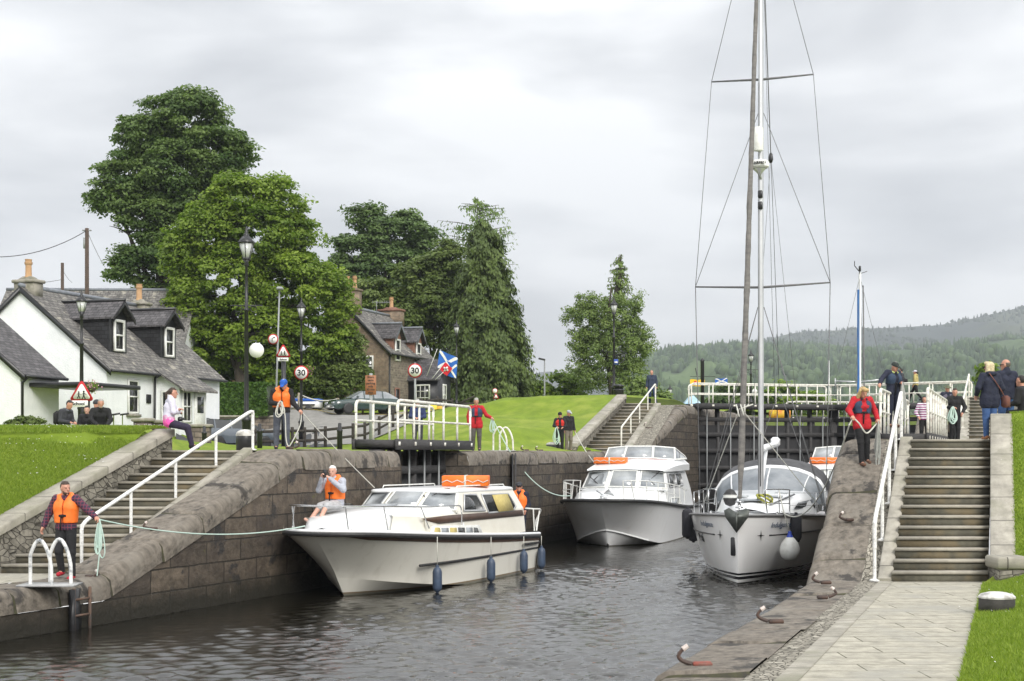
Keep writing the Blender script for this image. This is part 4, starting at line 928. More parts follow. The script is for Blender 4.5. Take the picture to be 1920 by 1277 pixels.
# hedge: leaf faces over a box
def hedge(name, label, a, b, w_, h_, n, ls, mat, seed, cat='hedge', top=None):
    rnd = np.random.default_rng(seed); a, b = np.array(a), np.array(b); t = wthing(name, label, cat, tuple(a)); L_ = np.linalg.norm(b - a); d_ = (b - a) / L_; nrm = np.array([d_[1], -d_[0], 0])
    u = rnd.random(n); f = rnd.random(n); v = rnd.random(n); C = np.empty((n, 3)); N_ = np.empty((n, 3))
    for i in range(n):
        p = a + (b - a) * u[i]
        if f[i] < .55: q = p + nrm * (w_ / 2) + np.array([0, 0, v[i] * h_]); nn = nrm
        elif f[i] < .85: q = p + nrm * (v[i] - .5) * w_ + np.array([0, 0, h_]); nn = np.array([0, 0, 1.0])
        else: q = p - nrm * (w_ / 2) + np.array([0, 0, v[i] * h_]); nn = -nrm
        C[i] = q + rnd.normal(0, .05, 3); N_[i] = nn + rnd.normal(0, .6, 3)
    N_ /= np.linalg.norm(N_, axis=1, keepdims=True)
    V, Fc = leaf_quads(C, N_, ls * rnd.uniform(.6, 1.3, n), rnd); np_mesh('foliage', V, Fc, mat, t, attr=np.repeat(rnd.random(n), 4), off=t.location)
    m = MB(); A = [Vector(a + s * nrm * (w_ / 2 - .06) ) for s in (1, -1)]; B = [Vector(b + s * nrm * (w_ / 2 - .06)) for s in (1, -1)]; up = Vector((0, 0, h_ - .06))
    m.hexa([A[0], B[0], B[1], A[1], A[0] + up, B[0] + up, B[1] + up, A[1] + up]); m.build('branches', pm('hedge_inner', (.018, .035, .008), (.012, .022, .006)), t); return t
g0, g1 = gnd(350, 84), gnd(515, 82)
hedge('hedge', 'clipped green hedge left of the bright tree, behind the lamp post', (g0.x, 84, 2.35), (g1.x, 81, 2.2), 1.0, 1.75, 12000, .10, LV_HEDGE, 41)
t = wthing('bush', 'rounded olive clipped bush in front of the cottage at the left', 'bush', PX(48, 50, .5)); crown(t, LV_OLIVE, [(48, 799, 36, 17), (28, 803, 22, 14), (68, 803, 22, 14)], 50, 9000, .045, 42, .16, dens=1.6, fill=.8)

# ---- grass blades and daisies
def blades(name, region, n, h, seed, mat):
    rnd = np.random.default_rng(seed); pts = []
    while len(pts) < n:
        X, Y, z = region(rnd)
        if z is not None: pts.append((X, Y, z))
    B = np.array(pts); k = len(B); an = rnd.random(k) * 6.28; hh = h * rnd.uniform(.5, 1.3, k); wv = .006 + .0022 * 1
    dx = np.stack([np.cos(an), np.sin(an), np.zeros(k)], 1); ben = rnd.normal(0, .45, (k, 3)) * hh[:, None]; ben[:, 2] = hh
    V = np.stack([B - dx * wv, B + dx * wv, B + ben], 1).reshape(-1, 3); Fc = np.arange(3 * k).reshape(k, 3)
    return np_mesh(name, V, Fc, mat, attr=np.repeat(rnd.random(k), 3))
LV_GR = varmat('grass_blades', (.13, .20, .02), (.27, .34, .05), .6, .3)
def regR(rnd):
    Y = rnd.uniform(13, 30) ; X = rnd.uniform(0, 1) ** 1.4 * 7
    if Y < 25: x0 = RE(Y)[0] + 3.18
    else: x0 = lerp(8.42, 9.99, (Y - 25.05) / 4.65) + .43
    X += x0
    if X / Y > .52: return 0, 0, None
    if Y > 24.3 and Y < 25.1 and X < 9.0: return 0, 0, None
    return X, Y, bankR(X, Y) - .01
def regL(rnd):
    Y = rnd.uniform(22, 33); xc = lerp(-12.1, -8.02, (min(Y, 31.9) - 23) / 8.9) + .03; X = xc - rnd.uniform(0, 1) ** 1.2 * 6
    if X / Y < -.38: return 0, 0, None
    return X, Y, bankL(X, Y) - .015
tag(blades('grass', regR, 130000, .055, 1, LV_GR), kind='stuff')
tag(blades('grass', regL, 60000, .06, 2, LV_GR), kind='stuff')
def daisies(region, n, seed):
    rnd = np.random.default_rng(seed); pts = []
    cl = [region(rnd) for _ in range(n // 5)]
    for c in cl:
        if c[2] is None: continue
        for _ in range(5): pts.append((c[0] + rnd.normal(0, .25), c[1] + rnd.normal(0, .3), c[2] + .055 + rnd.uniform(0, .02)))
    m = MB()
    for p in pts:
        r_ = .013; vs = [(p[0] + r_ * math.cos(a * 1.257), p[1] + r_ * math.sin(a * 1.257), p[2] + (.008 if a % 2 else 0)) for a in range(5)]; m.add(vs, [[0, 1, 2, 3, 4]])
    return m.build('daisies', M_WHITE, fixn=False)
tag(daisies(regR, 260, 3), kind='stuff'); tag(daisies(regL, 900, 4), kind='stuff')
# ================================================================ BOATS
def hullmat(name, base, bands, rough=.25, dirt=(.58, .55, .47), coat=.2):
    m = bpy.data.materials.new(name); m.use_nodes = True; t = m.node_tree; b = t.nodes['Principled BSDF']; K = t.links.new; Nn = t.nodes.new
    b.inputs['Roughness'].default_value = rough; b.inputs['Coat Weight'].default_value = coat
    tcn = Nn('ShaderNodeTexCoord'); sx = Nn('ShaderNodeSeparateXYZ'); K(tcn.outputs['Object'], sx.inputs[0])
    n = Nn('ShaderNodeTexNoise'); n.inputs['Scale'].default_value = 1.3; n.inputs['Detail'].default_value = 6; mp_ = Nn('ShaderNodeMapping'); mp_.inputs['Scale'].default_value = (3, 3, .6); K(tcn.outputs['Object'], mp_.inputs[0]); K(mp_.outputs[0], n.inputs[0])
    mr = Nn('ShaderNodeMapRange'); mr.inputs[1].default_value = .55; mr.inputs[2].default_value = .8; mr.inputs[4].default_value = .45; K(n.outputs[0], mr.inputs[0])
    q = Nn('ShaderNodeMix'); q.data_type = 'RGBA'; q.inputs[6].default_value = (*base, 1); q.inputs[7].default_value = (*dirt, 1); K(mr.outputs[0], q.inputs[0]); cur = q
    for (z0, z1, col) in bands:
        g = Nn('ShaderNodeMath'); g.operation = 'GREATER_THAN'; g.inputs[1].default_value = z0; K(sx.outputs[2], g.inputs[0])
        l = Nn('ShaderNodeMath'); l.operation = 'LESS_THAN'; l.inputs[1].default_value = z1; K(sx.outputs[2], l.inputs[0])
        a = Nn('ShaderNodeMath'); a.operation = 'MULTIPLY'; K(g.outputs[0], a.inputs[0]); K(l.outputs[0], a.inputs[1])
        q = Nn('ShaderNodeMix'); q.data_type = 'RGBA'; K(a.outputs[0], q.inputs[0]); K(cur.outputs[2], q.inputs[6]); q.inputs[7].default_value = (*col, 1); cur = q
    K(cur.outputs[2], b.inputs['Base Color']); return m
M_GEL = pm('cream_gelcoat', (.78, .76, .68), (.70, .67, .58), 1.5, .28, coat=.3)
M_GELW = pm('white_gelcoat', (.82, .83, .83), (.74, .76, .77), 1.2, .25, coat=.3)
M_TEAK = pm('brown_trim_stripe', (.10, .055, .035), (.07, .04, .028), 6, .45)
M_RUBR = pm('black_rubber', (.015, .015, .016), (.03, .03, .03), 10, .55)
M_ORNG = pm('orange_fabric', (.85, .19, .02), (.75, .15, .015), 6, .7, bump=.004)
M_ORNB = pm('orange_raft_cover', (.86, .20, .02), (.75, .14, .01), 3, .55)
M_CURT = pm('yellow_curtain', (.55, .46, .18), (.42, .34, .12), 4, .9, st=(8, 8, .4))
M_FEND = pm('blue_grey_fender', (.055, .085, .14), (.035, .05, .085), 5, .5)
M_FENDK = pm('black_fender_cover', (.018, .018, .024), (.03, .03, .035), 12, .9)
M_ROPE = pm('white_rope', (.62, .62, .56), (.45, .45, .40), 60, .8)
M_ROPEG = pm('pale_green_rope', (.42, .60, .52), (.55, .66, .60), 40, .8)
M_CANV = pm('grey_canvas', (.095, .095, .10), (.06, .06, .065), 4, .85, bump=.01)
M_SAILC = pm('grey_sail_cover', (.19, .18, .165), (.11, .105, .10), 3, .8, bump=.02, st=(1, 1, 3), bsc=6)
M_ALU = pm('mast_aluminium', (.62, .63, .64), (.52, .53, .54), 2, .35, metal=.6)
def lin(tab, n):
    """resample a list of points smoothly"""
    out = []; k = len(tab) - 1
    for i in range(n + 1):
        t = i / n * k; j = min(int(t), k - 1); f = t - j
        p0, p1, p2, p3 = [Vector(tab[max(0, min(k, j + q))]) for q in (-1, 0, 1, 2)]
        out.append(.5 * ((2 * p1) + (p2 - p0) * f + (2 * p0 - 5 * p1 + 4 * p2 - p3) * f * f + (3 * p1 - p0 - 3 * p2 + p3) * f ** 3))
    return out
def hull(par, G, C, Kl, mat, p=1.0, nt=10, n=28, rail=True, railmat=None, railr=.05, deckmat=None, transom=True, camber=.05, stripe=None):
    G, C, Kl = lin(G, n), lin(C, n), lin(Kl, n); m = MB()
    for s_ in (1, -1):
        rows = []
        for g, c in zip(G, C):
            r_ = []
            for i in range(nt + 1):
                t = i / nt; y = lerp(c.y, g.y, t ** p); r_.append((lerp(c.x, g.x, t ** (1 if p < 1 else p * .9)), s_ * y, lerp(c.z, g.z, t)))
            rows.append(r_)
        m.grid(rows)
        m.grid([[(k.x, 0, k.z), (c.x, s_ * c.y, c.z)] for k, c in zip(Kl, C)])
    if transom:
        g, c, k = G[-1], C[-1], Kl[-1]; m.add([(k.x, 0, k.z), (c.x, c.y, c.z), (g.x, g.y, g.z), (g.x, -g.y, g.z), (c.x, -c.y, c.z)], [[0, 1, 2, 3, 4]])
    h = m.build('hull', mat, par, smooth=True)
    m = MB(); m.grid([[(g.x - .02, s * g.y * .985, g.z - .01 + camber * (1 - abs(s))) for s in (-1, -.7, -.35, 0, .35, .7, 1)] for g in G]); m.build('deck', deckmat or M_GELW, par, smooth=True)
    if rail:
        m = MB(); pts = [(g.x + .015, -g.y - .02, g.z) for g in G[::-1]] + [(g.x + .015, g.y + .02, g.z) for g in G[1:]]; m.tube(pts, railr, 8); m.build('rubbing_strake', railmat or M_RUBR, par, smooth=True)
    return G, C
def glassq(par, pts, inset=.05, proud=.012, mat=None, name='window', frame=None, fw=.04):
    """pts: quad/poly facing outwards"""
    pts = [Vector(p) for p in pts]; c = sum(pts, Vector()) / len(pts); n = (pts[1] - pts[0]).cross(pts[2] - pts[0]).normalized()
    if n.dot(c - Vector((-4.5, 0, 1.0))) < 0: n = -n
    m = MB(); q = [p + (c - p).normalized() * inset + n * proud for p in pts]; m.slab(q, n * .01); o = m.build(name, mat or M_GLASSL, par)
    if frame: m = MB(); m.ring([p + (c - p).normalized() * (inset - fw * .9) + n * proud for p in pts], fw, n * .02); m.build('window_frame', frame, o)
    return o
def boat(name, label, org, adeg, group=None, cat='motor boat'):
    t = thing(name, label, cat, org, R(-90 - adeg), group); return t
def bw(t, p): return t.matrix_basis @ Vector(p)   # boat-local to world
def roundslab(m, x0, x1, w0, w1, z0, z1, r=.2, n=4, camber=.05):
    """rounded roof slab from x0 (front) to x1 (back)"""
    def outline(k, z):
        pts = []
        for (cx, cy, a0) in ((x0 - r, w0 - r, 0), (x1 + r, w1 - r, 90), (x1 + r, -w1 + r, 180), (x0 - r, -w0 + r, 270)):
            for i in range(n + 1):
                a = R(a0 + 90 * i / n); pts.append((cx + r * math.cos(a) * 1 - k * math.cos(a), cy + r * math.sin(a) - k * math.sin(a), z))
        return pts
    rows = [outline(.02, z0), outline(0, z0 + .02), outline(0, z1 - .03), outline(.05, z1), outline(.35, z1 + camber * .6)]
    m.grid(rows, closed=True); k = len(rows[0]); b = len(m.v) - k
    m.add([((x0 + x1) / 2, 0, z1 + camber)], []); c = len(m.v) - 1
    for i in range(k): m.f.append([b + i, b + (i + 1) % k, c]); m.m.append(m.cur)
    m.f.append([b - 4 * k + i for i in range(k)][::-1]); m.m.append(m.cur)

# ------------------------------------------------ first cruiser (cream, brown stripe)
b1 = boat('motor_cruiser', 'cream and white motor cruiser with brown stripe, man sitting on its foredeck', (-3.64, 30.8, ZW), 22.3)
HM1 = hullmat('cream_hull', (.82, .80, .72), [(.045, .075, (.25, .19, .12)), (-1, .045, (.20, .19, .15))])
G1 = [(1.30, 0, 1.40), (1.25, .42, 1.40), (1.0, .82, 1.39), (.45, 1.15, 1.36), (-.6, 1.42, 1.29), (-2, 1.55, 1.20), (-4, 1.58, 1.09), (-6, 1.55, .99), (-7.9, 1.48, .91)]
C1 = [(.32, 0, .42), (.2, .15, .40), (0, .32, .38), (-.35, .58, .32), (-1.1, .95, .22), (-2.4, 1.22, .08), (-4, 1.36, -.03), (-6, 1.38, -.08), (-7.85, 1.34, -.1)]
K1 = [(.0, 0, .0), (-.1, 0, -.1), (-.25, 0, -.2), (-.6, 0, -.3), (-1.3, 0, -.4), (-2.5, 0, -.5), (-4, 0, -.5), (-6, 0, -.5), (-7.85, 0, -.45)]
GG, CC = hull(b1, G1, C1, K1, HM1, p=1.25)
m = MB()
for s_ in (1, -1): m.grid([[(lerp(c.x, g.x, t) , s_ * (lerp(c.y, g.y, t ** 1.25) + .012), lerp(c.z, g.z, t)) for t in (.97 - .085 * min(1, i / 5), .985)] for i, (g, c) in enumerate(zip(GG[4:], CC[4:]))])
m.build('brown_band', M_TEAK, b1)
m = MB(); m.tube([(g.x, -g.y, g.z + .06) for g in GG[::-1]] + [(g.x, g.y, g.z + .06) for g in GG[1:]], .04, 8); m.build('toe_rail', M_GELW, b1, smooth=True)
m = MB()
for s_ in (1, -1):
    pts = [(lerp(c.x, g.x, .52) + .0, s_ * (lerp(c.y, g.y, .52 ** 1.25) + .02), .60) for g, c in zip(GG[15:], CC[15:])]; m.tube(pts, .03, 6)
    m.tube([(-6.6, s_ * 1.55, .76), (-7.8, s_ * 1.50, .74)], .03, 6)
m.build('fender_strip', M_RUBR, b1)
# foredeck trunk
m = MB(); rows = []
for (x, w_, z, zd) in ((.95, .28, 1.46, 1.44), (.82, .42, 1.60, 1.44), (.4, .68, 1.70, 1.42), (-.6, .95, 1.79, 1.38), (-1.8, 1.12, 1.83, 1.33), (-2.7, 1.22, 1.84, 1.28), (-3.4, 1.28, 1.84, 1.25)):
    rows.append([(x, -w_ - .08, zd), (x, -w_, lerp(zd, z, .75)), (x, -w_ * .88, z), (x, 0, z + .05), (x, w_ * .88, z), (x, w_, lerp(zd, z, .75)), (x, w_ + .08, zd)])
m.grid(rows); r0 = rows[0]; m.build('foredeck_coachroof', M_GELW, b1, smooth=True)
# cabin body
m = MB()
for s_ in (1, -1):
    m.grid([[(x, s_ * 1.36, 1.05), (x, s_ * 1.33, 1.35), (x - (.0 if x > -3 else .0), s_ * 1.30, 1.66)] for x in (-1.3, -2, -3, -4, -5.5, -7.2)])
    m.add([(-3.05, s_ * 1.30, 1.66), (-7.2, s_ * 1.30, 1.66), (-6.85, s_ * 1.14, 2.15), (-3.5, s_ * 1.14, 2.15)], [[0, 1, 2, 3]])
    m.add([(-.1, s_ * 1.04, 1.2), (-1.3, s_ * 1.36, 1.05), (-1.3, s_ * 1.33, 1.35), (-1.5, s_ * 1.30, 1.66), (-.4, s_ * .98, 1.72)], [[0, 1, 2], [0, 2, 4], [2, 3, 4]])
    m.add([(-1.5, s_ * 1.30, 1.66), (-3.05, s_ * 1.30, 1.66), (-3.05, s_ * 1.0, 1.85), (-.4, s_ * .90, 1.80), (-.4, s_ * .98, 1.72)], [[0, 1, 2, 3, 4]])
WB = [(-3.05, -1.30, 1.70), (-2.66, -.46, 1.82), (-2.66, .46, 1.82), (-3.05, 1.30, 1.70)]; WT = [(-3.5, -1.14, 2.15), (-3.28, -.44, 2.19), (-3.28, .44, 2.19), (-3.5, 1.14, 2.15)]
for i in range(3): m.add([WB[i], WB[i + 1], WT[i + 1], WT[i]], [[0, 1, 2, 3]])
m.add([(-7.2, -1.3, 1.05), (-7.2, 1.3, 1.05), (-7.2, 1.3, 1.66), (-6.85, 1.14, 2.15), (-6.85, -1.14, 2.15), (-7.2, -1.3, 1.66)], [[0, 1, 2, 3, 4, 5]])
m.build('cabin', M_GEL, b1)
m = MB(); roundslab(m, -3.2, -7.0, 1.14, 1.17, 2.14, 2.22, .25); m.build('cabin_roof', M_GELW, b1, smooth=True)
for i in range(3): glassq(b1, [WB[i], WB[i + 1], WT[i + 1], WT[i]], .075, .02, name='windscreen', frame=M_WHITE, fw=.045)
def side1(pts, nm='side_window', **k):
    for s_ in (1, -1): glassq(b1, [(x, s_ * (lerp(1.30, 1.14, (z - 1.66) / .49) if z > 1.66 else 1.30) , z) for x, z in pts], name=nm, **k)
side1([(-3.4, 1.70), (-4.72, 1.66), (-4.45, 2.1), (-3.72, 2.12)], inset=.05, frame=M_ALU, mat=M_GLASSD)
side1([(-4.85, 1.60), (-6.5, 1.60), (-6.72, 1.72), (-6.45, 2.07), (-4.72, 2.1)], inset=.05, frame=M_ALU, mat=M_GLASSD)
m = MB(); m.tube([(-4.12, 1.25, 1.68), (-4.12, 1.16, 2.12)], .02, 6); m.build('window_divider', M_ALU, b1)
m = MB(); m.slab([(-5.45, 1.345, 1.63), (-6.45, 1.345, 1.63), (-6.35, 1.205, 2.05), (-5.35, 1.205, 2.05)], (0, .006, .002)); m.build('curtain', M_CURT, b1)
m = MB()
for s_ in (1, -1): m.slab([(-1.1, s_ * 1.306, 1.64), (-2.0, s_ * 1.325, 1.49), (-7.15, s_ * 1.325, 1.47), (-7.1, s_ * 1.306, 1.62), (-2.6, s_ * 1.304, 1.66)], (0, s_ * .012, 0))
m.build('brown_stripe', M_TEAK, b1)
lw = [(-1.35, 1.20), (-4.45, 1.08), (-4.25, 1.36), (-1.65, 1.46)]
m = MB(); m.slab([(x, 1.365 - (z - 1.05) * .1, z) for x, z in lw], (0, .015, 0)); pn = m.build('cabin_window_strip', M_WHITE, b1)
xs = [-1.6, -2.05, -2.5, -2.95, -3.4, -3.85, -4.25]
for i in range(6):
    a, b_ = xs[i] - .04, xs[i + 1] + .04; m = MB(); k = .12 if i == 0 else 0; k2 = .1 if i == 5 else 0
    dz = -.045 * i * .45; m.slab([(a, 1.37, 1.22 + dz), (b_, 1.37, 1.20 + dz), (b_ + k2, 1.345, 1.40 + dz), (a - k, 1.345, 1.42 + dz)], (0, .012, 0)); m.build('pane', M_CURT if i in (0, 2) else M_GLASSL if i in (1, 4) else M_GLASSD, pn)
# wiper, hatch, rails, handrails
m = MB(); m.tube([(-3.3, .75, 2.19), (-2.98, .5, 1.98)], .012, 5); m.tube([(-3.12, .38, 2.13), (-2.9, .66, 1.90)], .016, 5); m.build('windscreen_wiper', M_BLACK, b1)
m = MB(); m.box((-1.9, -.1, 1.90), (.6, .6, .05), bev=.02); m.build('deck_hatch', M_GLASSL, b1)
m = MB()
for s_ in (1, -1):
    top = [(-3.0, s_ * 1.44, 1.42), (-3.0, s_ * 1.42, 1.82), (-2.6, s_ * 1.42, 1.88), (-1.2, s_ * 1.36, 1.90), (.0, s_ * 1.2, 1.95), (.8, s_ * .88, 1.97), (1.2, s_ * .4, 1.98), (1.28, 0, 1.98)]
    m.tube(lin(top, 22), .016, 6)
    for q in ((-1.0, 1.36, 1.90, -1.3, 1.42), (.3, 1.12, 1.96, .15, 1.15), (1.05, .62, 1.98, 1.02, .68)): m.tube([(q[0], s_ * q[1], q[2]), (q[3], s_ * q[4], 1.42)], .015, 6)
m.build('pulpit_rail', M_STEEL, b1, smooth=True)
m = MB()
for s_ in (1, -1):
    m.tube(lin([(-7.3, s_ * 1.32, 1.65), (-7.7, s_ * 1.42, 1.62), (-8.05, s_ * 1.46, 1.58), (-8.1, s_ * 1.3, 1.3), (-7.9, s_ * 1.4, 1.05)], 12), .02, 6); m.tube([(-7.6, s_ * 1.42, 1.62), (-7.6, s_ * 1.45, 1.05)], .018, 6); m.tube([(-8.0, s_ * 1.44, 1.58), (-7.75, s_ * 1.45, 1.05)], .018, 6)
    m.tube([(-3.7, s_ * .98, 2.24), (-3.75, s_ * .98, 2.30), (-6.6, s_ * .98, 2.29), (-6.65, s_ * .98, 2.24)], .014, 6)
m.build('stern_rail', M_WHITE, b1, smooth=True)
m = MB(); m.tube([(.9, -.3, 1.47), (.75, -.25, 1.50), (.6, .1, 1.52), (.55, .4, 1.50), (.7, .55, 1.47)], .03, 6); m.box((.85, .1, 1.48), (.25, .12, .06), bev=.02); m.build('deck_fittings', M_STEEL, b1)
m = MB(); m.box((-7.45, 0, .75), (.5, 2.6, .05)); m.build('cockpit_floor', M_GELW, b1)

# ------------------------------------------------ second cruiser (white, flybridge)
def cruiser2(label, org, a, group=None):
    t = boat('flybridge_cruiser', label, org, a, group)
    HM = hullmat('white_hull', (.87, .88, .89), [(-1, .03, (.22, .21, .18))], dirt=(.72, .71, .69))
    G = [(1.12, 0, 1.56), (1.05, .5, 1.56), (.8, 1.0, 1.55), (.15, 1.42, 1.51), (-1, 1.72, 1.43), (-3, 1.9, 1.29), (-6, 1.93, 1.14), (-10.5, 1.82, 1.06)]
    C = [(.05, 0, .55), (-.05, .2, .51), (-.25, .45, .44), (-.65, .85, .30), (-1.5, 1.3, .1), (-3, 1.56, -.04), (-6, 1.68, -.1), (-10.5, 1.62, -.1)]
    K_ = [(-.22, 0, .05), (-.3, 0, -.1), (-.5, 0, -.2), (-.9, 0, -.3), (-1.7, 0, -.4), (-3, 0, -.5), (-6, 0, -.5), (-10.5, 0, -.4)]
    hull(t, G, C, K_, HM, p=1.2, railr=.055)
    m = MB(); cc = lin(C, 28); pts = [(p_.x + .02, -p_.y - .01, p_.z) for p_ in cc[:16][::-1]] + [(p_.x + .02, p_.y + .01, p_.z) for p_ in cc[1:16]]; m.tube(pts, .022, 6); m.build('spray_rail', M_GELW, t, smooth=True)
    m = MB(); m.tube([(-.20, 0, .30), (-.27, 0, -.1)], .045, 6); m.build('stem_guard', M_RUBR, t)
    m = MB(); rows = []
    for (x, w_, z, zd) in ((.55, .5, 1.58, 1.55), (.2, .8, 1.70, 1.52), (-1, 1.2, 1.80, 1.45), (-3, 1.5, 1.86, 1.3)): rows.append([(x, -w_ - .15, zd), (x, -w_, lerp(zd, z, .8)), (x, -w_ * .9, z), (x, 0, z + .04), (x, w_ * .9, z), (x, w_, lerp(zd, z, .8)), (x, w_ + .15, zd)])
    m.grid(rows); m.build('foredeck_coachroof', M_GELW, t, smooth=True)
    m = MB(); B = [(-3.15, -1.55, 1.80), (-2.75, -.55, 1.86), (-2.75, .55, 1.86), (-3.15, 1.55, 1.80)]; T = [(-3.75, -1.38, 2.44), (-3.5, -.5, 2.50), (-3.5, .5, 2.50), (-3.75, 1.38, 2.44)]
    for i in range(3): m.add([B[i], B[i + 1], T[i + 1], T[i]], [[0, 1, 2, 3]])
    for s_ in (1, -1):
        m.grid([[(x, s_ * 1.68, 1.1), (x, s_ * 1.62, 1.5), (x, s_ * 1.55, 1.80)] for x in (-2.6, -4, -6, -8.8)])
        m.add([(-3.15, s_ * 1.55, 1.8), (-8.8, s_ * 1.55, 1.8), (-8.6, s_ * 1.38, 2.44), (-3.75, s_ * 1.38, 2.44)], [[0, 1, 2, 3]])
        m.add([(-2.6, s_ * 1.68, 1.1), (-2.6, s_ * 1.55, 1.8), (-1.6, s_ * 1.3, 1.45)], [[0, 1, 2]]); m.add([(-2.6, s_ * 1.55, 1.8), (-3.15, s_ * 1.55, 1.8), (-3, s_ * 1.2, 1.87), (-2.2, s_ * 1.2, 1.82)], [[0, 1, 2, 3]])
    m.add([(-8.8, -1.68, 1.1), (-8.8, 1.68, 1.1), (-8.8, 1.55, 1.8), (-8.6, 1.38, 2.44), (-8.6, -1.38, 2.44), (-8.8, -1.55, 1.8)], [[0, 1, 2, 3, 4, 5]])
    m.build('cabin', M_GELW, t)
    # domed roof with flybridge front
    m = MB(); rows = []
    for (x, w_, z0, z1) in ((-3.40, 1.36, 2.44, 2.50), (-3.6, 1.42, 2.44, 2.58), (-4.6, 1.5, 2.44, 2.74), (-5.6, 1.54, 2.44, 2.84), (-7, 1.54, 2.44, 2.90), (-9, 1.5, 2.44, 2.90)):
        rows.append([(x, -w_, z0), (x, -w_, lerp(z0, z1, .5)), (x, -w_ * .85, lerp(z0, z1, .92)), (x, 0, z1 + .03), (x, w_ * .85, lerp(z0, z1, .92)), (x, w_, lerp(z0, z1, .5)), (x, w_, z0)])
    m.grid(rows); m.add(rows[-1], [list(range(7))]); m.build('cabin_roof', M_GELW, t, smooth=True)
    for i in range(3): glassq(t, [B[i], B[i + 1], T[i + 1], T[i]], .10, .02, name='windscreen', frame=M_WHITE, fw=.05)
    for s_ in (1, -1):
        for (x0, x1) in ((-3.95, -5.4), (-5.6, -7.0)): glassq(t, [(x0 + .3, s_ * 1.53, 1.88), (x1, s_ * 1.53, 1.88), (x1, s_ * 1.40, 2.36), (x0, s_ * 1.40, 2.36)], .04, .03, mat=M_GLASSD, name='side_window', frame=M_ALU)
        glassq(t, [(-3.0, s_ * 1.67, 1.28), (-5.6, s_ * 1.67, 1.22), (-5.3, s_ * 1.60, 1.5), (-3.4, s_ * 1.60, 1.54)], .04, .02, mat=M_GLASSL, name='lower_window', frame=M_WHITE)
    # flybridge screen
    FB = [(-6.3, -1.35, 2.84), (-6.0, -.55, 2.90), (-6.0, .55, 2.90), (-6.3, 1.35, 2.84), (-8.6, 1.45, 2.86)]; FT = [(-6.8, -1.25, 3.30), (-6.5, -.5, 3.36), (-6.5, .5, 3.36), (-6.8, 1.25, 3.30), (-8.5, 1.38, 3.0)]
    FB = [(-8.6, -1.45, 2.86)] + FB; FT = [(-8.5, -1.38, 3.0)] + FT
    for i in range(5): glassq(t, [FB[i], FB[i + 1], FT[i + 1], FT[i]], .03, .0, mat=M_GLASSL, name='flybridge_screen', frame=M_WHITE, fw=.05)
    m = MB(); m.box((-8.0, 0, 3.0), (.5, 2.0, .35), bev=.08); m.build('flybridge_seat', pm('red_seat_vinyl', (.55, .10, .07)), t)
    m = MB()
    for s_ in (1, -1):
        m.tube(lin([(-5.8, s_ * 1.85, 1.72), (-3, s_ * 1.84, 1.98), (-1, s_ * 1.66, 2.10), (.15, s_ * 1.38, 2.18), (.75, s_ * .95, 2.2)], 18), .02, 6)
        m.tube([(.75, s_ * .95, 2.2), (.6, s_ * 1.05, 1.55)], .02, 6); m.tube([(.75, s_ * .95, 2.2), (.78, s_ * .7, 2.2), (.85, s_ * .75, 1.56)], .02, 6)
        m.tube(lin([(-3, s_ * 1.86, 1.65), (-1, s_ * 1.68, 1.8), (.15, s_ * 1.40, 1.88), (.7, s_ * .98, 1.9)], 12), .012, 5)
        for (x, y) in ((-5, 1.88), (-3.9, 1.87), (-2.8, 1.84), (-1.7, 1.76), (-.7, 1.62), (.15, 1.38)): m.tube([(x, s_ * y, 1.3 if x < -3 else 1.42), (x, s_ * y * .99, 2.0 + (x + 3) * .05 if x > -4.5 else 1.8)], .016, 6)
    m.build('guard_rail', M_WHITE, t, smooth=True)
    m = MB()
    for y in (-1.0, 0.0, 1.0): m.tube([(-3.62, y + .2, 2.46), (-3.2, y - .1, 2.14)], .014, 5); m.tube([(-3.30, y - .25, 2.26), (-3.06, y + .1, 2.0)], .016, 5)
    m.build('windscreen_wiper', M_BLACK, t)
    m = MB(); m.box((.35, 0, 1.66), (.35, .22, .12), bev=.03); m.tube([(.7, 0, 1.62), (-.1, 0, 1.72)], .035, 6); m.tube([(.1, -.3, 1.85), (.45, .15, 1.62)], .03, 6); m.slab([(0, -.15, 1.7), (.2, .1, 1.9), (.3, .3, 1.68)], (0, .02, .03)); m.build('anchor', M_ALU, t)
    return t
b2 = cruiser2('white flybridge cruiser with grey underside in mid canal, orange raft on its roof', (3.12, 47, ZW), 15)
b3 = cruiser2('white cruiser mostly hidden behind the yacht and the right wall, orange raft on its roof', (10.8, 48.0, ZW), 18)
def raft(label, par_t, c, sz, rz):
    m = MB(); m.box((0, 0, sz[2] / 2), sz, bev=.018); o = m.build('liferaft', M_ORNB); o.location = bw(par_t, c); o.rotation_euler = (0, 0, par_t.rotation_euler.z + rz)
    tag(o, label, 'life raft')
    m = MB(); m.box((0, 0, sz[2] / 2), (sz[0] + .02, .05, sz[2] + .02)); m.tube([(sz[0] / 2 + .02, lerp(-sz[1] / 2, sz[1] / 2, i / 9), sz[2] * (.35 + .22 * (i % 2))) for i in range(10)], .012, 5); m.build('strap', M_ROPE, o)
    return o
raft('orange liferaft valise on the roof of the cream cruiser', b1, (-5.35, .5, 2.27), (.75, 1.15, .26), R(20))
raft('orange liferaft valise on the coachroof of the flybridge cruiser in mid canal', b2, (-4.6, -.75, 2.72), (.6, 1.15, .22), R(0))
raft('orange liferaft valise on the cruiser hidden behind the yacht', b3, (-4.6, -.6, 2.72), (.6, 1.25, .22), R(0))
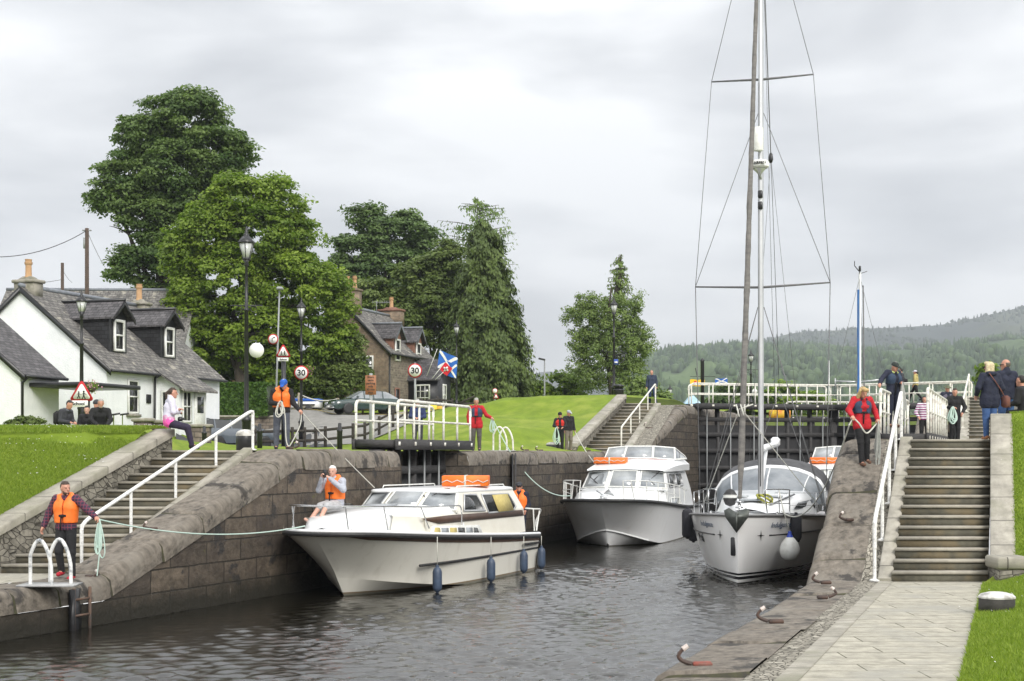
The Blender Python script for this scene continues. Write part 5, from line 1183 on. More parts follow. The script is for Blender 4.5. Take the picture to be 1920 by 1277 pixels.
def fender(label, top, zc, mat, r_=.11, h_=.62, group=None, name='fender', lines=M_ROPE):
    top = Vector(top); t = wthing(name, label, 'fender', (top.x, top.y, zc - h_ / 2), group)
    m = MB(); z0 = zc - h_ / 2; m.lathe([(.03, 0), (.045, .03), (r_ * .8, .06), (r_, .12), (r_, h_ - .14), (r_ * .8, h_ - .07), (.04, h_ - .03), (.035, h_ + .02)], (top.x, top.y, z0), 14); m.build('fender_body', mat, t, smooth=True)
    m = MB(); m.tube([(top.x, top.y, z0 + h_), tuple(top)], .010, 5); m.build('lanyard', lines, t); return t
for (x, lab) in ((-1.30, 'blue fender nearest the bow of the cream cruiser'), (-4.15, 'second blue fender from the bow of the cream cruiser'), (-6.35, 'third blue fender from the bow of the cream cruiser'), (-7.75, 'blue fender at the stern corner of the cream cruiser')):
    g = min(GG, key=lambda q: abs(q.x - x)); fender(lab, bw(b1, (x, g.y + .11, g.z)), ZW + (.30 if x > -5 else .34), M_FEND, .105, .60, 'fenders along the cream cruiser')

# ------------------------------------------------ yacht
y1 = boat('sailing_yacht', 'white sailing yacht with tall mast, furled grey sail and dark window slots, moored by the right wall', (5.35, 33.6, ZW), 16.3, cat='yacht')
y1['label'] = 'white sailing yacht with tall mast and furled grey headsail beside the right wall'
HMY = hullmat('yacht_hull', (.88, .878, .87), [(.20, .25, (.02, .02, .025)), (.10, .17, (.02, .02, .025)), (-1, .03, (.05, .055, .05))], rough=.15, dirt=(.76, .75, .72), coat=.3)
GY = [(.12, 0, 1.62), (-.05, .26, 1.615), (-.7, .80, 1.60), (-1.8, 1.30, 1.56), (-3.3, 1.66, 1.49), (-5.3, 1.80, 1.41), (-8, 1.78, 1.34), (-10.9, 1.6, 1.30)]
CY = [(.06, 0, .0), (-.15, .10, -.0), (-.8, .36, -.02), (-1.9, .72, -.03), (-3.4, 1.12, -.05), (-5.3, 1.42, -.06), (-8, 1.45, -.06), (-10.8, 1.25, -.02)]
KY = [(.0, 0, -.1), (-.3, 0, -.2), (-.9, 0, -.3), (-2, 0, -.4), (-3.4, 0, -.5), (-5.3, 0, -.6), (-8, 0, -.5), (-10.8, 0, -.3)]
YG, YC = hull(y1, GY, CY, KY, HMY, p=.62, railmat=pm('grey_toe_rail', (.22, .22, .22)), railr=.03)
def hp(x, z, s_=1, o=.012):
    """point on yacht topsides"""
    best = None
    for i in range(len(YG) - 1):
        for f in (0, .25, .5, .75):
            g = YG[i].lerp(YG[i + 1], f); c = YC[i].lerp(YC[i + 1], f); t = (z - c.z) / (g.z - c.z); t = max(0, min(1, t)); px_ = lerp(c.x, g.x, t)
            if best is None or abs(px_ - x) < best[0]: best = (abs(px_ - x), lerp(c.y, g.y, t ** .62))
    return Vector((x, s_ * (best[1] + o), z))
m = MB()
for s_ in (1, -1):
    m.tube([hp(x, 1.12, s_, .008) for x in np.linspace(-.62, -10.5, 24)], .017, 4)
    for x in (-.36,):
        c = hp(x, 1.13, s_, .03); dx = (hp(x - .1, 1.13, s_, .03) - c).normalized(); m.slab([c - dx * .12, c + Vector((0, 0, .015)), c + dx * .12, c - Vector((0, 0, .015))], (0, s_ * .004, 0)); m.slab([c - Vector((0, 0, .12)), c - dx * .015, c + Vector((0, 0, .12)), c + dx * .015], (0, s_ * .004, 0))
m.build('hull_stripe', M_BLACK, y1)
for s_ in (1, -1):
    m = MB(); xa, xb = (-1.55, -2.1); m.slab([hp(xa, .88, s_), hp(xb, .88, s_), hp(xb, 1.08, s_), hp(xa, 1.08, s_)], (0, s_ * .012, 0)); m.build('hull_window', M_GLASSD, y1)
m = MB(); m.M = Matrix.Translation((0, -.10, 0)); m.box((.03, -.02, .88), (.04, .12, .44), bev=.02); m.M = None; m.build('bow_thruster_slot', M_BLACK, y1)
# coachroof
m = MB(); rows = []
for (x, w_, z, zd) in ((-1.7, .35, 1.66, 1.60), (-2.1, .55, 1.76, 1.60), (-3.2, .85, 1.86, 1.56), (-4.6, 1.05, 1.95, 1.5), (-5.8, 1.18, 2.03, 1.45), (-7.4, 1.22, 2.05, 1.42)): rows.append([(x, -w_ - .12, zd), (x, -w_, lerp(zd, z, .7)), (x, -w_ * .86, z), (x, 0, z + .05), (x, w_ * .86, z), (x, w_, lerp(zd, z, .7)), (x, w_ + .12, zd)])
m.grid(rows); m.add(rows[-1], [list(range(7))]); cr_ = m.build('coachroof', M_GELW, y1, smooth=True)
m = MB()
for s_ in (1, -1): m.slab([(-3.4, s_ * .99, 1.66), (-6.8, s_ * 1.30, 1.56), (-6.8, s_ * 1.25, 1.82), (-4.0, s_ * 1.04, 1.80)], (0, s_ * .02, 0))
m.build('saloon_window', M_GLASSD, y1)
for (x, y, sx_, sy_) in ((-2.7, 0, .55, .55), (-3.9, -.45, .4, .4), (-3.9, .45, .4, .4), (-5.2, .5, .45, .35)): m = MB(); m.box((x, y, 1.90 + (-x - 2.7) * .045), (sx_, sy_, .05), bev=.02); m.build('deck_hatch', M_GLASSL, y1)
# sprayhood: clear screen, white rim, grey canvas
def archp(x, w_, z0, zt, n=12, e=.62): return [Vector((x + .35 * 0, -w_ * math.cos(math.pi * i / n), z0 + (zt - z0) * (math.sin(math.pi * i / n)) ** e)) for i in range(n + 1)]
A0 = [Vector((-5.9 - .5 * abs(math.cos(math.pi * i / 12)) ** 2, -1.35 * math.cos(math.pi * i / 12), 2.0 - .35 * abs(math.cos(math.pi * i / 12)) ** 3)) for i in range(13)]
A1 = archp(-7.0, 1.55, 1.62, 2.68); A2 = archp(-7.15, 1.60, 1.60, 2.76); A3 = archp(-8.4, 1.62, 1.75, 2.95)
m = MB(); m.grid([A0, [a.lerp(b_, .5) + Vector((.10, 0, .06)) for a, b_ in zip(A0, A1)], A1]); m.build('sprayhood_screen', pm('clear_vinyl', (.13, .15, .17), (.30, .32, .34), .8, .35, spec=.25), y1, smooth=True)
m = MB(); m.grid([A1, A2]); m.tube(A1, .05, 6); [m.tube([A0[i], A0[i].lerp(A1[i], .5) + Vector((.11, 0, .07)), A1[i]], .02, 5) for i in (3, 6, 9)]; m.build('screen_frame', M_GELW, y1, smooth=True)
m = MB(); m.grid([A2, [a.lerp(b_, .5) + Vector((0, 0, .06)) for a, b_ in zip(A2, A3)], A3, [p + Vector((-.05, 0, -.18)) for p in A3]]); m.build('bimini_canvas', M_CANV, y1, smooth=True)
# mast, boom, spreaders, rigging
MX = -4.7; ZT = 18.7
m = MB(); rows = [(.075, .11, 1.9), (.075, .11, 10), (.07, .10, 15), (.05, .07, ZT)]
m.grid([[(MX + b_ * math.cos(a * R(30)), a_ * math.sin(a * R(30)), z) for a in range(12)] for a_, b_, z in rows], closed=True); mast = m.build('mast', M_ALU, y1, smooth=True)
m = MB(); m.slab([(MX + .113, -.012, 2.2), (MX + .113, .012, 2.2), (MX + .113, .012, 3.6), (MX + .113, -.012, 3.6)], (.01, 0, 0)); m.build('mast_track', M_BLACK, mast)
SPR = [(7.53, 1.80), (13.1, 1.36)]
for z, w_ in SPR: m = MB(); m.tube([(MX - .25, -w_, z + .10), (MX, 0, z), (MX - .25, w_, z + .10)], [.02, .035, .02], 6); m.build('spreader', M_RIG, mast)
m = MB(); r_ = .0085
for s_ in (1, -1):
    c0 = (MX - .35, s_ * 1.68, 1.45); c1 = (MX - .25, s_ * 1.80, 7.63); c2 = (MX - .25, s_ * 1.36, 13.2); top = (MX, 0, ZT - .2)
    m.tube([c0, c1], r_ * 1.4, 5); m.tube([c1, c2], r_, 5); m.tube([c2, top], r_, 5); m.tube([c1, (MX, s_ * .07, 12.2)], r_, 5); m.tube([c0, (MX, s_ * .08, 7.0)], r_ * 1.2, 5); m.tube([(MX - 1.0, s_ * 1.66, 1.45), (MX, s_ * .08, 7.0)], r_ * 1.1, 5)
    m.tube([(-9.9, s_ * 1.2, 1.5), (-9.6, 0, 5.0)], r_, 5)
m.tube([(-9.6, 0, 5.0), (MX, 0, ZT)], r_, 5)
m.tube([(MX + .1, -.06, 2.0), (MX + .09, -.06, 13)], .006, 4); m.tube([(-8.6, 0, 3.35), (MX - .1, 0, ZT - .3)], .006, 4); m.tube([(-7.2, 0, 11.5), (MX - .1, 0, ZT - 1)], .008, 4); m.tube([(-7.2, 0, 11.5), (-8.8, -.9, 1.5)], .006, 4); m.tube([(-7.2, 0, 11.5), (-8.8, .9, 1.5)], .006, 4)
m.build('rigging_wire', M_RIG, y1)
m = MB(); m.lathe([(.04, -.14), (.07, -.05), (.05, .1), (.01, .16)], (-7.2, 0, 11.5), 8); m.build('rigging_block', M_BLACK, y1)
# furled headsail along the forestay
f0, f1 = Vector((-.25, 0, 2.0)), Vector((MX + .15, 0, ZT - .4)); m = MB()
rows = []
for i in range(46):
    t = i / 45; p = f0.lerp(f1, t); rr = (.078 if t > .03 else .045) * (1.05 - .45 * t) * (1 + .07 * math.sin(i * 1.9)); ph = i * .55
    rows.append([p + Vector((math.cos(a * R(40) + ph) * rr * (1.12 if a % 9 == 0 else 1), math.sin(a * R(40) + ph) * rr * (1.12 if a % 9 == 0 else 1), 0)) for a in range(9)])
m.grid(rows, closed=True); hs = m.build('furled_headsail', M_SAILC, y1, smooth=True)
m = MB(); m.tube([(-.02, 0, 1.65), tuple(f0)], .012, 5); m.lathe([(.09, 0), (.09, .03), (.04, .05), (.04, .12), (.09, .14), (.09, .17)], (-.14, 0, 1.78), 12); m.build('furler_drum', M_STEEL, hs)
m = MB(); [m.tube([tuple(f0 + Vector((.12 * math.cos(a), .12 * math.sin(a), 1.95 + .04 * a))), tuple(f0 + Vector((-.12, .1 * a - .1, 2.25)))], .016, 5) for a in range(5)]; m.tube([tuple(f0 + Vector((-.2, .05, 2.1))), (-4.5, 1.5, 1.75)], .012, 5); m.tube([tuple(f0 + Vector((-.2, -.05, 2.1))), (-4.5, -1.5, 1.75)], .012, 5); m.build('headsail_sheet', M_ROPE, y1)
# boom with white cover, kicker
m = MB(); m.box((-6.75, 0, 3.28), (3.9, .17, .17), ry=R(2.2), bev=.05); m.box((-8.5, 0, 3.42), (.5, .24, .28), bev=.06); m.tube([(MX - .1, 0, 2.15), (-6.0, 0, 3.15)], .05, 6); m.build('boom', M_GELW, y1)
# radar
m = MB(); m.lathe([(.20, 0), (.25, .04), (.25, .16), (.22, .2), (.08, .23)], (MX + .33, 0, 10.65), 20); rd = m.build('radar_dome', M_WHITE, y1, smooth=True)
m = MB(); m.lathe([(.03, -.2), (.06, -.12), (.17, -.02), (.17, 0)], (MX + .33, 0, 10.65), 12); m.tube([(MX, 0, 10.4), (MX + .33, 0, 10.5)], .04, 6); m.build('radar_bracket', M_ALU, rd)
m = MB(); m.lathe([(.13, 0), (.14, .03), (.14, .58), (.12, .62)], (MX + .22, -.05, 11.15), 14); m.build('radar_reflector', M_WHITE, y1, smooth=True)
for q in (10.0, 9.7): m = MB(); m.box((MX + .14, 0, q), (.14, .12, .2), bev=.02); m.build('deck_light', M_BLACK, y1)
# pulpit, stanchions, lifelines
m = MB()
for s_ in (1, -1):
    m.tube(lin([(-.55, s_ * .62, 1.6), (-.35, s_ * .58, 2.16), (-.5, s_ * .66, 2.22), (-1.35, s_ * 1.02, 2.20), (-1.45, s_ * 1.05, 2.1), (-1.5, s_ * 1.05, 1.58)], 20), .017, 6)
    m.tube([(-.45, s_ * .62, 1.88), (-1.47, s_ * 1.05, 1.86)], .012, 6); m.tube([(-1.0, s_ * .86, 1.6), (-.9, s_ * .84, 2.2)], .014, 6)
    for x in (-3.2, -5.0, -6.8, -8.6): yy = hp(x, 1.5, s_, -.08).y; m.tube([(x, yy, 1.42), (x, yy * 1.0, 2.08)], .014, 6)
    for z in (2.07, 1.76): m.tube([(-1.45, s_ * 1.05, z + .05)] + [(x, hp(x, 1.5, s_, -.08).y, z) for x in (-3.2, -5.0, -6.8, -8.6)] + [(-9.8, s_ * 1.45, z)], .006, 5)
    m.tube(lin([(-9.6, s_ * 1.5, 1.35), (-9.6, s_ * 1.5, 2.1), (-10.6, s_ * 1.3, 2.1), (-10.6, s_ * 1.2, 1.35)], 10), .016, 6)
m.build('pulpit_and_lifelines', M_STEEL, y1)
# anchor, fittings
m = MB(); m.slab([(.28, -.30, 1.74), (.20, -.20, 1.80), (.20, 0, 1.68), (.20, .20, 1.80), (.28, .30, 1.74), (.30, .26, 1.58), (.32, 0, 1.22), (.30, -.26, 1.58)], (.05, 0, 0)); m.tube([(-.2, 0, 1.70), (.3, 0, 1.66)], .04, 6); m.slab([(.34, -.02, 1.7), (.34, .02, 1.7), (.37, .02, 1.25), (.37, -.02, 1.25)], (.02, 0, 0)); m.build('anchor', pm('galvanised_steel', (.14, .15, .14), (.09, .10, .09), 8, .5, metal=.6), y1)
m = MB()
for (x, y) in ((-1.0, .8), (-1.0, -.8), (-5, 1.62), (-5, -1.62)): m.tube([(x - .12, y, 1.66), (x + .12, y, 1.66)], .018, 6); m.box((x, y, 1.62), (.1, .05, .06))
m.tube([(-2.2, .5, 1.8), (-4.4, .9, 2.0)], .03, 6); m.tube([(-2.2, -.5, 1.8), (-4.4, -.9, 2.0)], .03, 6); m.build('deck_fittings', M_STEEL, y1)
m = MB(); m.lathe([(.02, -.24), (.12, -.2), (.17, -.08), (.17, .05), (.1, .16), (.03, .2)], (-1.9, -.45, 2.0), 14, 1, 1); m.build('black_striped_buoy', M_RUBR, y1, smooth=True)
m = MB(); m.lathe([(.172, -.03), (.174, .02), (.165, .06)], (-1.9, -.45, 2.0), 14); m.build('buoy_band', M_WHITE, y1)
m = MB(); [m.tube([(-2.5 + .13 * math.cos(a) , .35 + .2 * math.cos(a + k), 1.92 + .12 * math.sin(a)) for a in np.linspace(0, 6.28, 12)], .03, 5) for k in range(3)]; m.build('coiled_line', pm('yellow_black_line', (.45, .45, .05), (.02, .02, .02), 14), y1)
def text_obj(s, size, mat, M, parent=None, name='lettering', ext=.002, off=None, shear=0, sx=1.0):
    cu = bpy.data.curves.new(name, 'FONT'); cu.body = s; cu.size = size; cu.extrude = ext; cu.align_x = 'CENTER'; cu.align_y = 'CENTER'; cu.shear = shear; cu.resolution_u = 4
    if off: cu.offset = off
    tmp = bpy.data.objects.new(name, cu); COL.objects.link(tmp); dg = bpy.context.evaluated_depsgraph_get(); dg.update()
    me = bpy.data.meshes.new_from_object(tmp.evaluated_get(dg)); bpy.data.objects.remove(tmp); me.materials.clear(); me.materials.append(mat)
    me.transform(M @ Matrix.Diagonal((sx, 1, 1, 1)))
    if parent is not None and parent.get('wrel'): me.transform(Matrix.Translation(-parent.location))
    o = bpy.data.objects.new(name, me); return link(o, parent)
def frame_mat(o, xdir, zup=(0, 0, 1)):
    """text plane: x along xdir, y up"""
    x = Vector(xdir).normalized(); y = Vector(zup); y = (y - x * x.dot(y)).normalized(); z = x.cross(y)
    return Matrix.Translation(o) @ Matrix(((x.x, y.x, z.x, 0), (x.y, y.y, z.y, 0), (x.z, y.z, z.z, 0), (0, 0, 0, 1)))
M_LETB = pm('grey_blue_lettering', (.08, .12, .19), rough=.5)
for s_ in (1, -1):
    a, b_ = hp(-.62, 1.36, s_, .035), hp(-1.25, 1.36, s_, .035)
    text_obj('Indulgence', .19, M_LETB, frame_mat((a + b_) / 2, (b_ - a) * (1 if s_ > 0 else -1), (0, s_ * .25, 1)), y1, shear=.25)
text_obj('GARMIN', .105, M_BLACK, frame_mat((MX + .33 + .262, 0, 10.76), (0, 1, 0)), rd, ext=.02, sx=1.0)
fender('black sausage fender on the left bow side of the yacht, nearer its bow', bw(y1, (-4.4, -1.93, 1.45)), ZW + 1.20, M_FENDK, .15, .85)
fender('black fender low on the left side of the yacht, further aft', bw(y1, (-6.0, -2.02, 1.42)), ZW + .98, M_FENDK, .15, .80)
fender('black sausage fender between the yacht and the right wall', bw(y1, (-1.35, 1.22, 1.62)), ZW + 1.28, M_FENDK, .14, .70)
# round white ball fender
c = bw(y1, (-.8, 1.12, .78)); t = wthing('ball_fender', 'big round white ball fender with blue top hanging from the yacht bow', 'fender', c)
m = MB(); m.lathe([(.02, -.27), (.12, -.25), (.20, -.18), (.245, -.06), (.24, .05), (.19, .17), (.11, .27), (.06, .31)], c, 20); m.build('ball', M_WHITE, t, smooth=True)
m = MB(); m.lathe([(.085, .28), (.07, .33), (.045, .37), (.04, .43), (.02, .44)], c, 14); m.build('blue_cap', pm('royal_blue', (.02, .06, .42), rough=.4), t, smooth=True)
m = MB(); m.tube([c + Vector((0, 0, .42)), bw(y1, (-.9, .95, 1.75)), bw(y1, (-.95, .85, 2.2))], .014, 6); m.build('lanyard', M_ROPE, t)

# ------------------------------------------------ yacht with blue mast cover, hull hidden by the wall
y2 = boat('sailing_boat', 'sailing boat beyond the gates whose blue-covered mast rises behind the woman in red', (13.95, 58, ZW), 17, cat='yacht')
hull(y2, GY, CY, KY, HMY, p=.62, railr=.03)
m = MB(); m.tube([(-4, 0, 1.5), (-4, 0, 10.95)], .06, 10); mt = m.build('mast', M_GELW, y2, smooth=True)
m = MB(); m.tube([(-3.9, -.07, 2.2), (-3.93, -.06, 10.2)], .05, 8); m.build('blue_sail_cover', pm('blue_canvas', (.03, .15, .40), (.02, .10, .30), 3, .8), y2, smooth=True)
m = MB(); m.tube([(-4, 0, 6.2), (-4.1, 1.05, 6.3)], .03, 6); m.tube([(-4, 0, 6.2), (-4.1, -1.05, 6.25)], .03, 6); m.box((-4.1, -1.05, 6.2), (.05, .05, .35)); m.build('spreader', M_ALU, mt)
m = MB(); m.tube([(-4, 0, 10.9), (-3.6, 0, 10.95), (-3.6, -.2, 11.2), (-3.6, -.2, 11.4)], .02, 5); m.lathe([(.05, 0), (.05, .22), (.03, .24)], (-4, 0, 11.0), 8); m.tube([(-4, 0, 10.9), (-4.1, .3, 11.0)], .015, 5); m.build('masthead_gear', M_BLACK, mt)
m = MB(); [m.tube([(-4.1, s_ * 1.6, 1.4), (-4.1, s_ * 1.05, 6.25), (-4, 0, 10.8)], .008, 4) for s_ in (1, -1)]; m.tube([(-.2, 0, 1.6), (-4, 0, 10.8)], .008, 4); m.tube([(-10, 0, 1.6), (-4, 0, 10.9)], .008, 4); m.tube([(-4.5, .2, 1.6), (-4.12, .13, 10.4)], .03, 5); m.build('rigging_wire', M_RIG, y2)
# ================================================================ PEOPLE (signed-distance bodies, one continuous surface each)
def surf_net(val, o, h):
    nx, ny, nz = val.shape; s = val < 0
    cx = [(0, 0, 0), (1, 0, 0), (0, 1, 0), (1, 1, 0), (0, 0, 1), (1, 0, 1), (0, 1, 1), (1, 1, 1)]
    E = [(0, 1), (2, 3), (4, 5), (6, 7), (0, 2), (1, 3), (4, 6), (5, 7), (0, 4), (1, 5), (2, 6), (3, 7)]
    def sub(A, c): return A[c[0]:nx - 1 + c[0], c[1]:ny - 1 + c[1], c[2]:nz - 1 + c[2]]
    cnt = sum(sub(s, c).astype(np.int8) for c in cx); act = (cnt > 0) & (cnt < 8); I = np.argwhere(act)
    if len(I) == 0: return np.zeros((0, 3)), np.zeros((0, 4), int)
    idx = -np.ones(act.shape, np.int64); idx[act] = np.arange(len(I))
    acc = np.zeros((len(I), 3)); n = np.zeros(len(I))
    V8 = [val[I[:, 0] + c[0], I[:, 1] + c[1], I[:, 2] + c[2]] for c in cx]
    for a, b in E:
        va, vb = V8[a], V8[b]; mk = (va < 0) != (vb < 0); t = np.where(mk, va / np.where(mk, va - vb, 1), 0)
        pa, pb = np.array(cx[a]), np.array(cx[b]); acc += np.where(mk[:, None], pa + (pb - pa) * t[:, None], 0); n += mk
    P_ = (I + acc / n[:, None]) * h + o; Fs = []
    for ax in range(3):
        sl0 = [slice(1, -1)] * 3; sl0[ax] = slice(0, -1); sl1 = [slice(1, -1)] * 3; sl1[ax] = slice(1, None)
        a, b = s[tuple(sl0)], s[tuple(sl1)]; cr = np.argwhere(a != b)
        if len(cr) == 0: continue
        base = cr.copy(); 
        for k in range(3):
            if k != ax: base[:, k] += 1
        sg = a[tuple(cr.T)]; u, v = [(1, 2), (2, 0), (0, 1)][ax]; du = np.zeros(3, int); du[u] = 1; dv = np.zeros(3, int); dv[v] = 1
        q = [idx[tuple((base - du * i - dv * j).T)] for i, j in ((1, 1), (0, 1), (0, 0), (1, 0))]; q = np.stack(q, 1)
        q = np.where(sg[:, None], q, q[:, ::-1]); Fs.append(q[(q >= 0).all(1)])
    return P_, np.concatenate(Fs)
def blob(name, prims, h, mats, parent, k=.02, cuts=(), midf=None, wrinkle=0):
    """prims: ('c',a,b,ra,rb[,k]) cone, ('e',c,M,(rx,ry,rz)[,k]) ellipsoid; cuts: functions(X,Y,Z)->sdf to intersect with"""
    lo, hi = np.full(3, 1e9), np.full(3, -1e9)
    for p in prims:
        if p[0] == 'c':
            for q, r_ in ((p[1], p[3]), (p[2], p[4])): lo = np.minimum(lo, np.array(q) - r_); hi = np.maximum(hi, np.array(q) + r_)
        else: r_ = max(p[3]); lo = np.minimum(lo, np.array(p[1]) - r_); hi = np.maximum(hi, np.array(p[1]) + r_)
    lo -= 3 * h; hi += 3 * h; n = np.ceil((hi - lo) / h).astype(int) + 1; D = np.full(n, .2)
    ax = [lo[i] + np.arange(n[i]) * h for i in range(3)]
    for p in prims:
        kk = k
        if p[0] == 'c':
            a, b = np.array(p[1], float), np.array(p[2], float); r_ = max(p[3], p[4]); l, u = np.minimum(a, b) - r_ - .09, np.maximum(a, b) + r_ + .09
            if len(p) > 5: kk = p[5]
        else:
            c = np.array(p[1], float); r_ = max(p[3]); l, u = c - r_ - .09, c + r_ + .09
            if len(p) > 4: kk = p[4]
        i0 = np.clip(np.floor((l - lo) / h).astype(int), 0, n - 1); i1 = np.clip(np.ceil((u - lo) / h).astype(int) + 1, 1, n)
        X, Y, Z = np.meshgrid(*[ax[i][i0[i]:i1[i]] for i in range(3)], indexing='ij')
        if p[0] == 'c':
            ab = b - a; L2 = max(1e-9, ab @ ab); px, py, pz = X - a[0], Y - a[1], Z - a[2]; t = np.clip((px * ab[0] + py * ab[1] + pz * ab[2]) / L2, 0, 1)
            d_ = np.sqrt((px - t * ab[0]) ** 2 + (py - t * ab[1]) ** 2 + (pz - t * ab[2]) ** 2) - (p[3] + (p[4] - p[3]) * t)
        else:
            M = np.array(p[2]); Q = np.stack([X - c[0], Y - c[1], Z - c[2]], -1) @ M; rr = np.array(p[3]); k0 = np.linalg.norm(Q / rr, axis=-1); k1 = np.linalg.norm(Q / rr ** 2, axis=-1); d_ = k0 * (k0 - 1) / np.maximum(k1, 1e-6)
        sl = tuple(slice(i0[i], i1[i]) for i in range(3)); old = D[sl]
        hh = np.clip(.5 + .5 * (old - d_) / kk, 0, 1); D[sl] = old * (1 - hh) + d_ * hh - kk * hh * (1 - hh)
    X, Y, Z = np.meshgrid(*ax, indexing='ij', sparse=True)
    if wrinkle: D += wrinkle * np.sin(X * 47 + 3 * np.sin(Z * 23)) * np.sin(Z * 61 + 2 * np.sin(Y * 31))
    for c in cuts: D = np.maximum(D, c(X, Y, Z))
    V, Fc = surf_net(D, lo, h)
    if len(V) == 0: return None
    mid = None
    if midf is not None:
        C = V[Fc].mean(1); mid = midf(C)
    return np_mesh(name, V, Fc, mats, parent, smooth=True, midx=mid)
def clothmat(name, c, c2=None, sc=9, rough=.85, **k): return pm(name, c, c2 or tuple(x * .7 for x in c), sc, rough, bump=.006, bsc=18, **k)
SK = pm('skin', (.52, .27, .19), (.46, .22, .15), 8, .5); SKP = pm('pale_skin', (.60, .36, .28), (.55, .30, .22), 8, .5)
C_NAVY = clothmat('navy_cloth', (.014, .018, .04)); C_BLACK = clothmat('black_cloth', (.012, .012, .014)); C_GREY = clothmat('grey_cloth', (.12, .13, .15)); C_DGREY = clothmat('charcoal_cloth', (.04, .042, .05))
C_LGREY = clothmat('light_grey_cloth', (.42, .44, .50)); C_RED = clothmat('red_cloth', (.50, .012, .022)); C_JEAN = clothmat('denim', (.03, .075, .20), (.05, .11, .26)); C_ORNG = clothmat('lifejacket_orange', (.90, .20, .025), (.85, .16, .015), rough=.6)
C_LVBL = clothmat('lifejacket_blue', (.035, .06, .11)); C_LVRED = clothmat('lifejacket_red', (.60, .03, .02)); C_WHITE = clothmat('white_cloth', (.62, .60, .68), (.52, .50, .60)); C_YEL = clothmat('yellow_cloth', (.50, .42, .16)); C_KHAKI = clothmat('khaki_cloth', (.22, .19, .15)); C_CAMO = clothmat('camouflage_cloth', (.16, .17, .10), (.05, .06, .04), 40)
C_BLUE = clothmat('blue_cap_cloth', (.02, .11, .48)); C_REDSH = clothmat('red_shoe', (.50, .02, .04)); C_BRSH = clothmat('brown_shoe', (.16, .08, .05)); C_TANSH = clothmat('tan_shoe', (.35, .16, .08)); C_PURP = clothmat('purple_trousers', (.03, .022, .05))
H_BRN = pm('brown_hair', (.06, .035, .02), (.03, .018, .012), 30, .6, bump=.01); H_DRK = pm('dark_hair', (.015, .012, .010), None, 30, .5, bump=.01); H_GRY = pm('grey_hair', (.42, .41, .39), (.28, .27, .26), 30, .6, bump=.01); H_WHT = pm('white_hair', (.72, .72, .70), (.6, .6, .58), 30, .6, bump=.01); H_BLD = pm('blonde_hair', (.58, .42, .20), (.36, .24, .10), 26, .55, bump=.012); H_FAIR = pm('pale_blonde_hair', (.72, .62, .40), (.50, .40, .24), 26, .55, bump=.012)
def plaid():
    m = pm('dark_plaid', (.03, .022, .045), (.02, .015, .035), 8, .85); t = m.node_tree; b = t.nodes['Principled BSDF']; q = b.inputs['Base Color'].links[0].from_socket
    tcn = t.nodes.new('ShaderNodeTexCoord'); wv = []
    for ax_ in ('Z', 'X'):
        w_ = t.nodes.new('ShaderNodeTexWave'); w_.bands_direction = ax_; w_.inputs['Scale'].default_value = 5.5; t.links.new(tcn.outputs['Object'], w_.inputs[0]); mr = t.nodes.new('ShaderNodeMapRange'); mr.inputs[1].default_value = .8; mr.inputs[2].default_value = .95; t.links.new(w_.outputs['Fac'], mr.inputs[0]); wv.append(mr)
    a = t.nodes.new('ShaderNodeMath'); a.operation = 'MAXIMUM'; t.links.new(wv[0].outputs[0], a.inputs[0]); t.links.new(wv[1].outputs[0], a.inputs[1])
    mxn = t.nodes.new('ShaderNodeMix'); mxn.data_type = 'RGBA'; t.links.new(a.outputs[0], mxn.inputs[0]); t.links.new(q, mxn.inputs[6]); mxn.inputs[7].default_value = (.16, .035, .06, 1); t.links.new(mxn.outputs[2], b.inputs['Base Color']); return m
def stripes(name, ca, cb, sc):
    m = pm(name, ca, ca, 8, .85); t = m.node_tree; b = t.nodes['Principled BSDF']; tcn = t.nodes.new('ShaderNodeTexCoord'); w_ = t.nodes.new('ShaderNodeTexWave'); w_.bands_direction = 'Z'; w_.inputs['Scale'].default_value = sc; t.links.new(tcn.outputs['Object'], w_.inputs[0])
    g = t.nodes.new('ShaderNodeMath'); g.operation = 'GREATER_THAN'; g.inputs[1].default_value = .5; t.links.new(w_.outputs['Fac'], g.inputs[0]); q = t.nodes.new('ShaderNodeMix'); q.data_type = 'RGBA'; t.links.new(g.outputs[0], q.inputs[0]); q.inputs[6].default_value = (*ca, 1); q.inputs[7].default_value = (*cb, 1); t.links.new(q.outputs[2], b.inputs['Base Color']); return m
def pinkfade():
    m = pm('white_pink_jacket', (.66, .64, .74), (.58, .56, .68), 8, .8, bump=.004); t = m.node_tree; b = t.nodes['Principled BSDF']; s0 = b.inputs['Base Color'].links[0].from_socket; tcn = t.nodes.new('ShaderNodeTexCoord'); sx = t.nodes.new('ShaderNodeSeparateXYZ'); t.links.new(tcn.outputs['Object'], sx.inputs[0])
    n = t.nodes.new('ShaderNodeTexNoise'); n.inputs['Scale'].default_value = 14; t.links.new(tcn.outputs['Object'], n.inputs[0]); a = t.nodes.new('ShaderNodeMath'); a.operation = 'MULTIPLY_ADD'; a.inputs[1].default_value = .35; t.links.new(n.outputs[0], a.inputs[0]); t.links.new(sx.outputs[2], a.inputs[2])
    mr = t.nodes.new('ShaderNodeMapRange'); mr.inputs[1].default_value = .46; mr.inputs[2].default_value = .34; t.links.new(a.outputs[0], mr.inputs[0]); q = t.nodes.new('ShaderNodeMix'); q.data_type = 'RGBA'; t.links.new(mr.outputs[0], q.inputs[0]); t.links.new(s0, q.inputs[6]); q.inputs[7].default_value = (.80, .10, .38, 1); t.links.new(q.outputs[2], b.inputs['Base Color']); return m
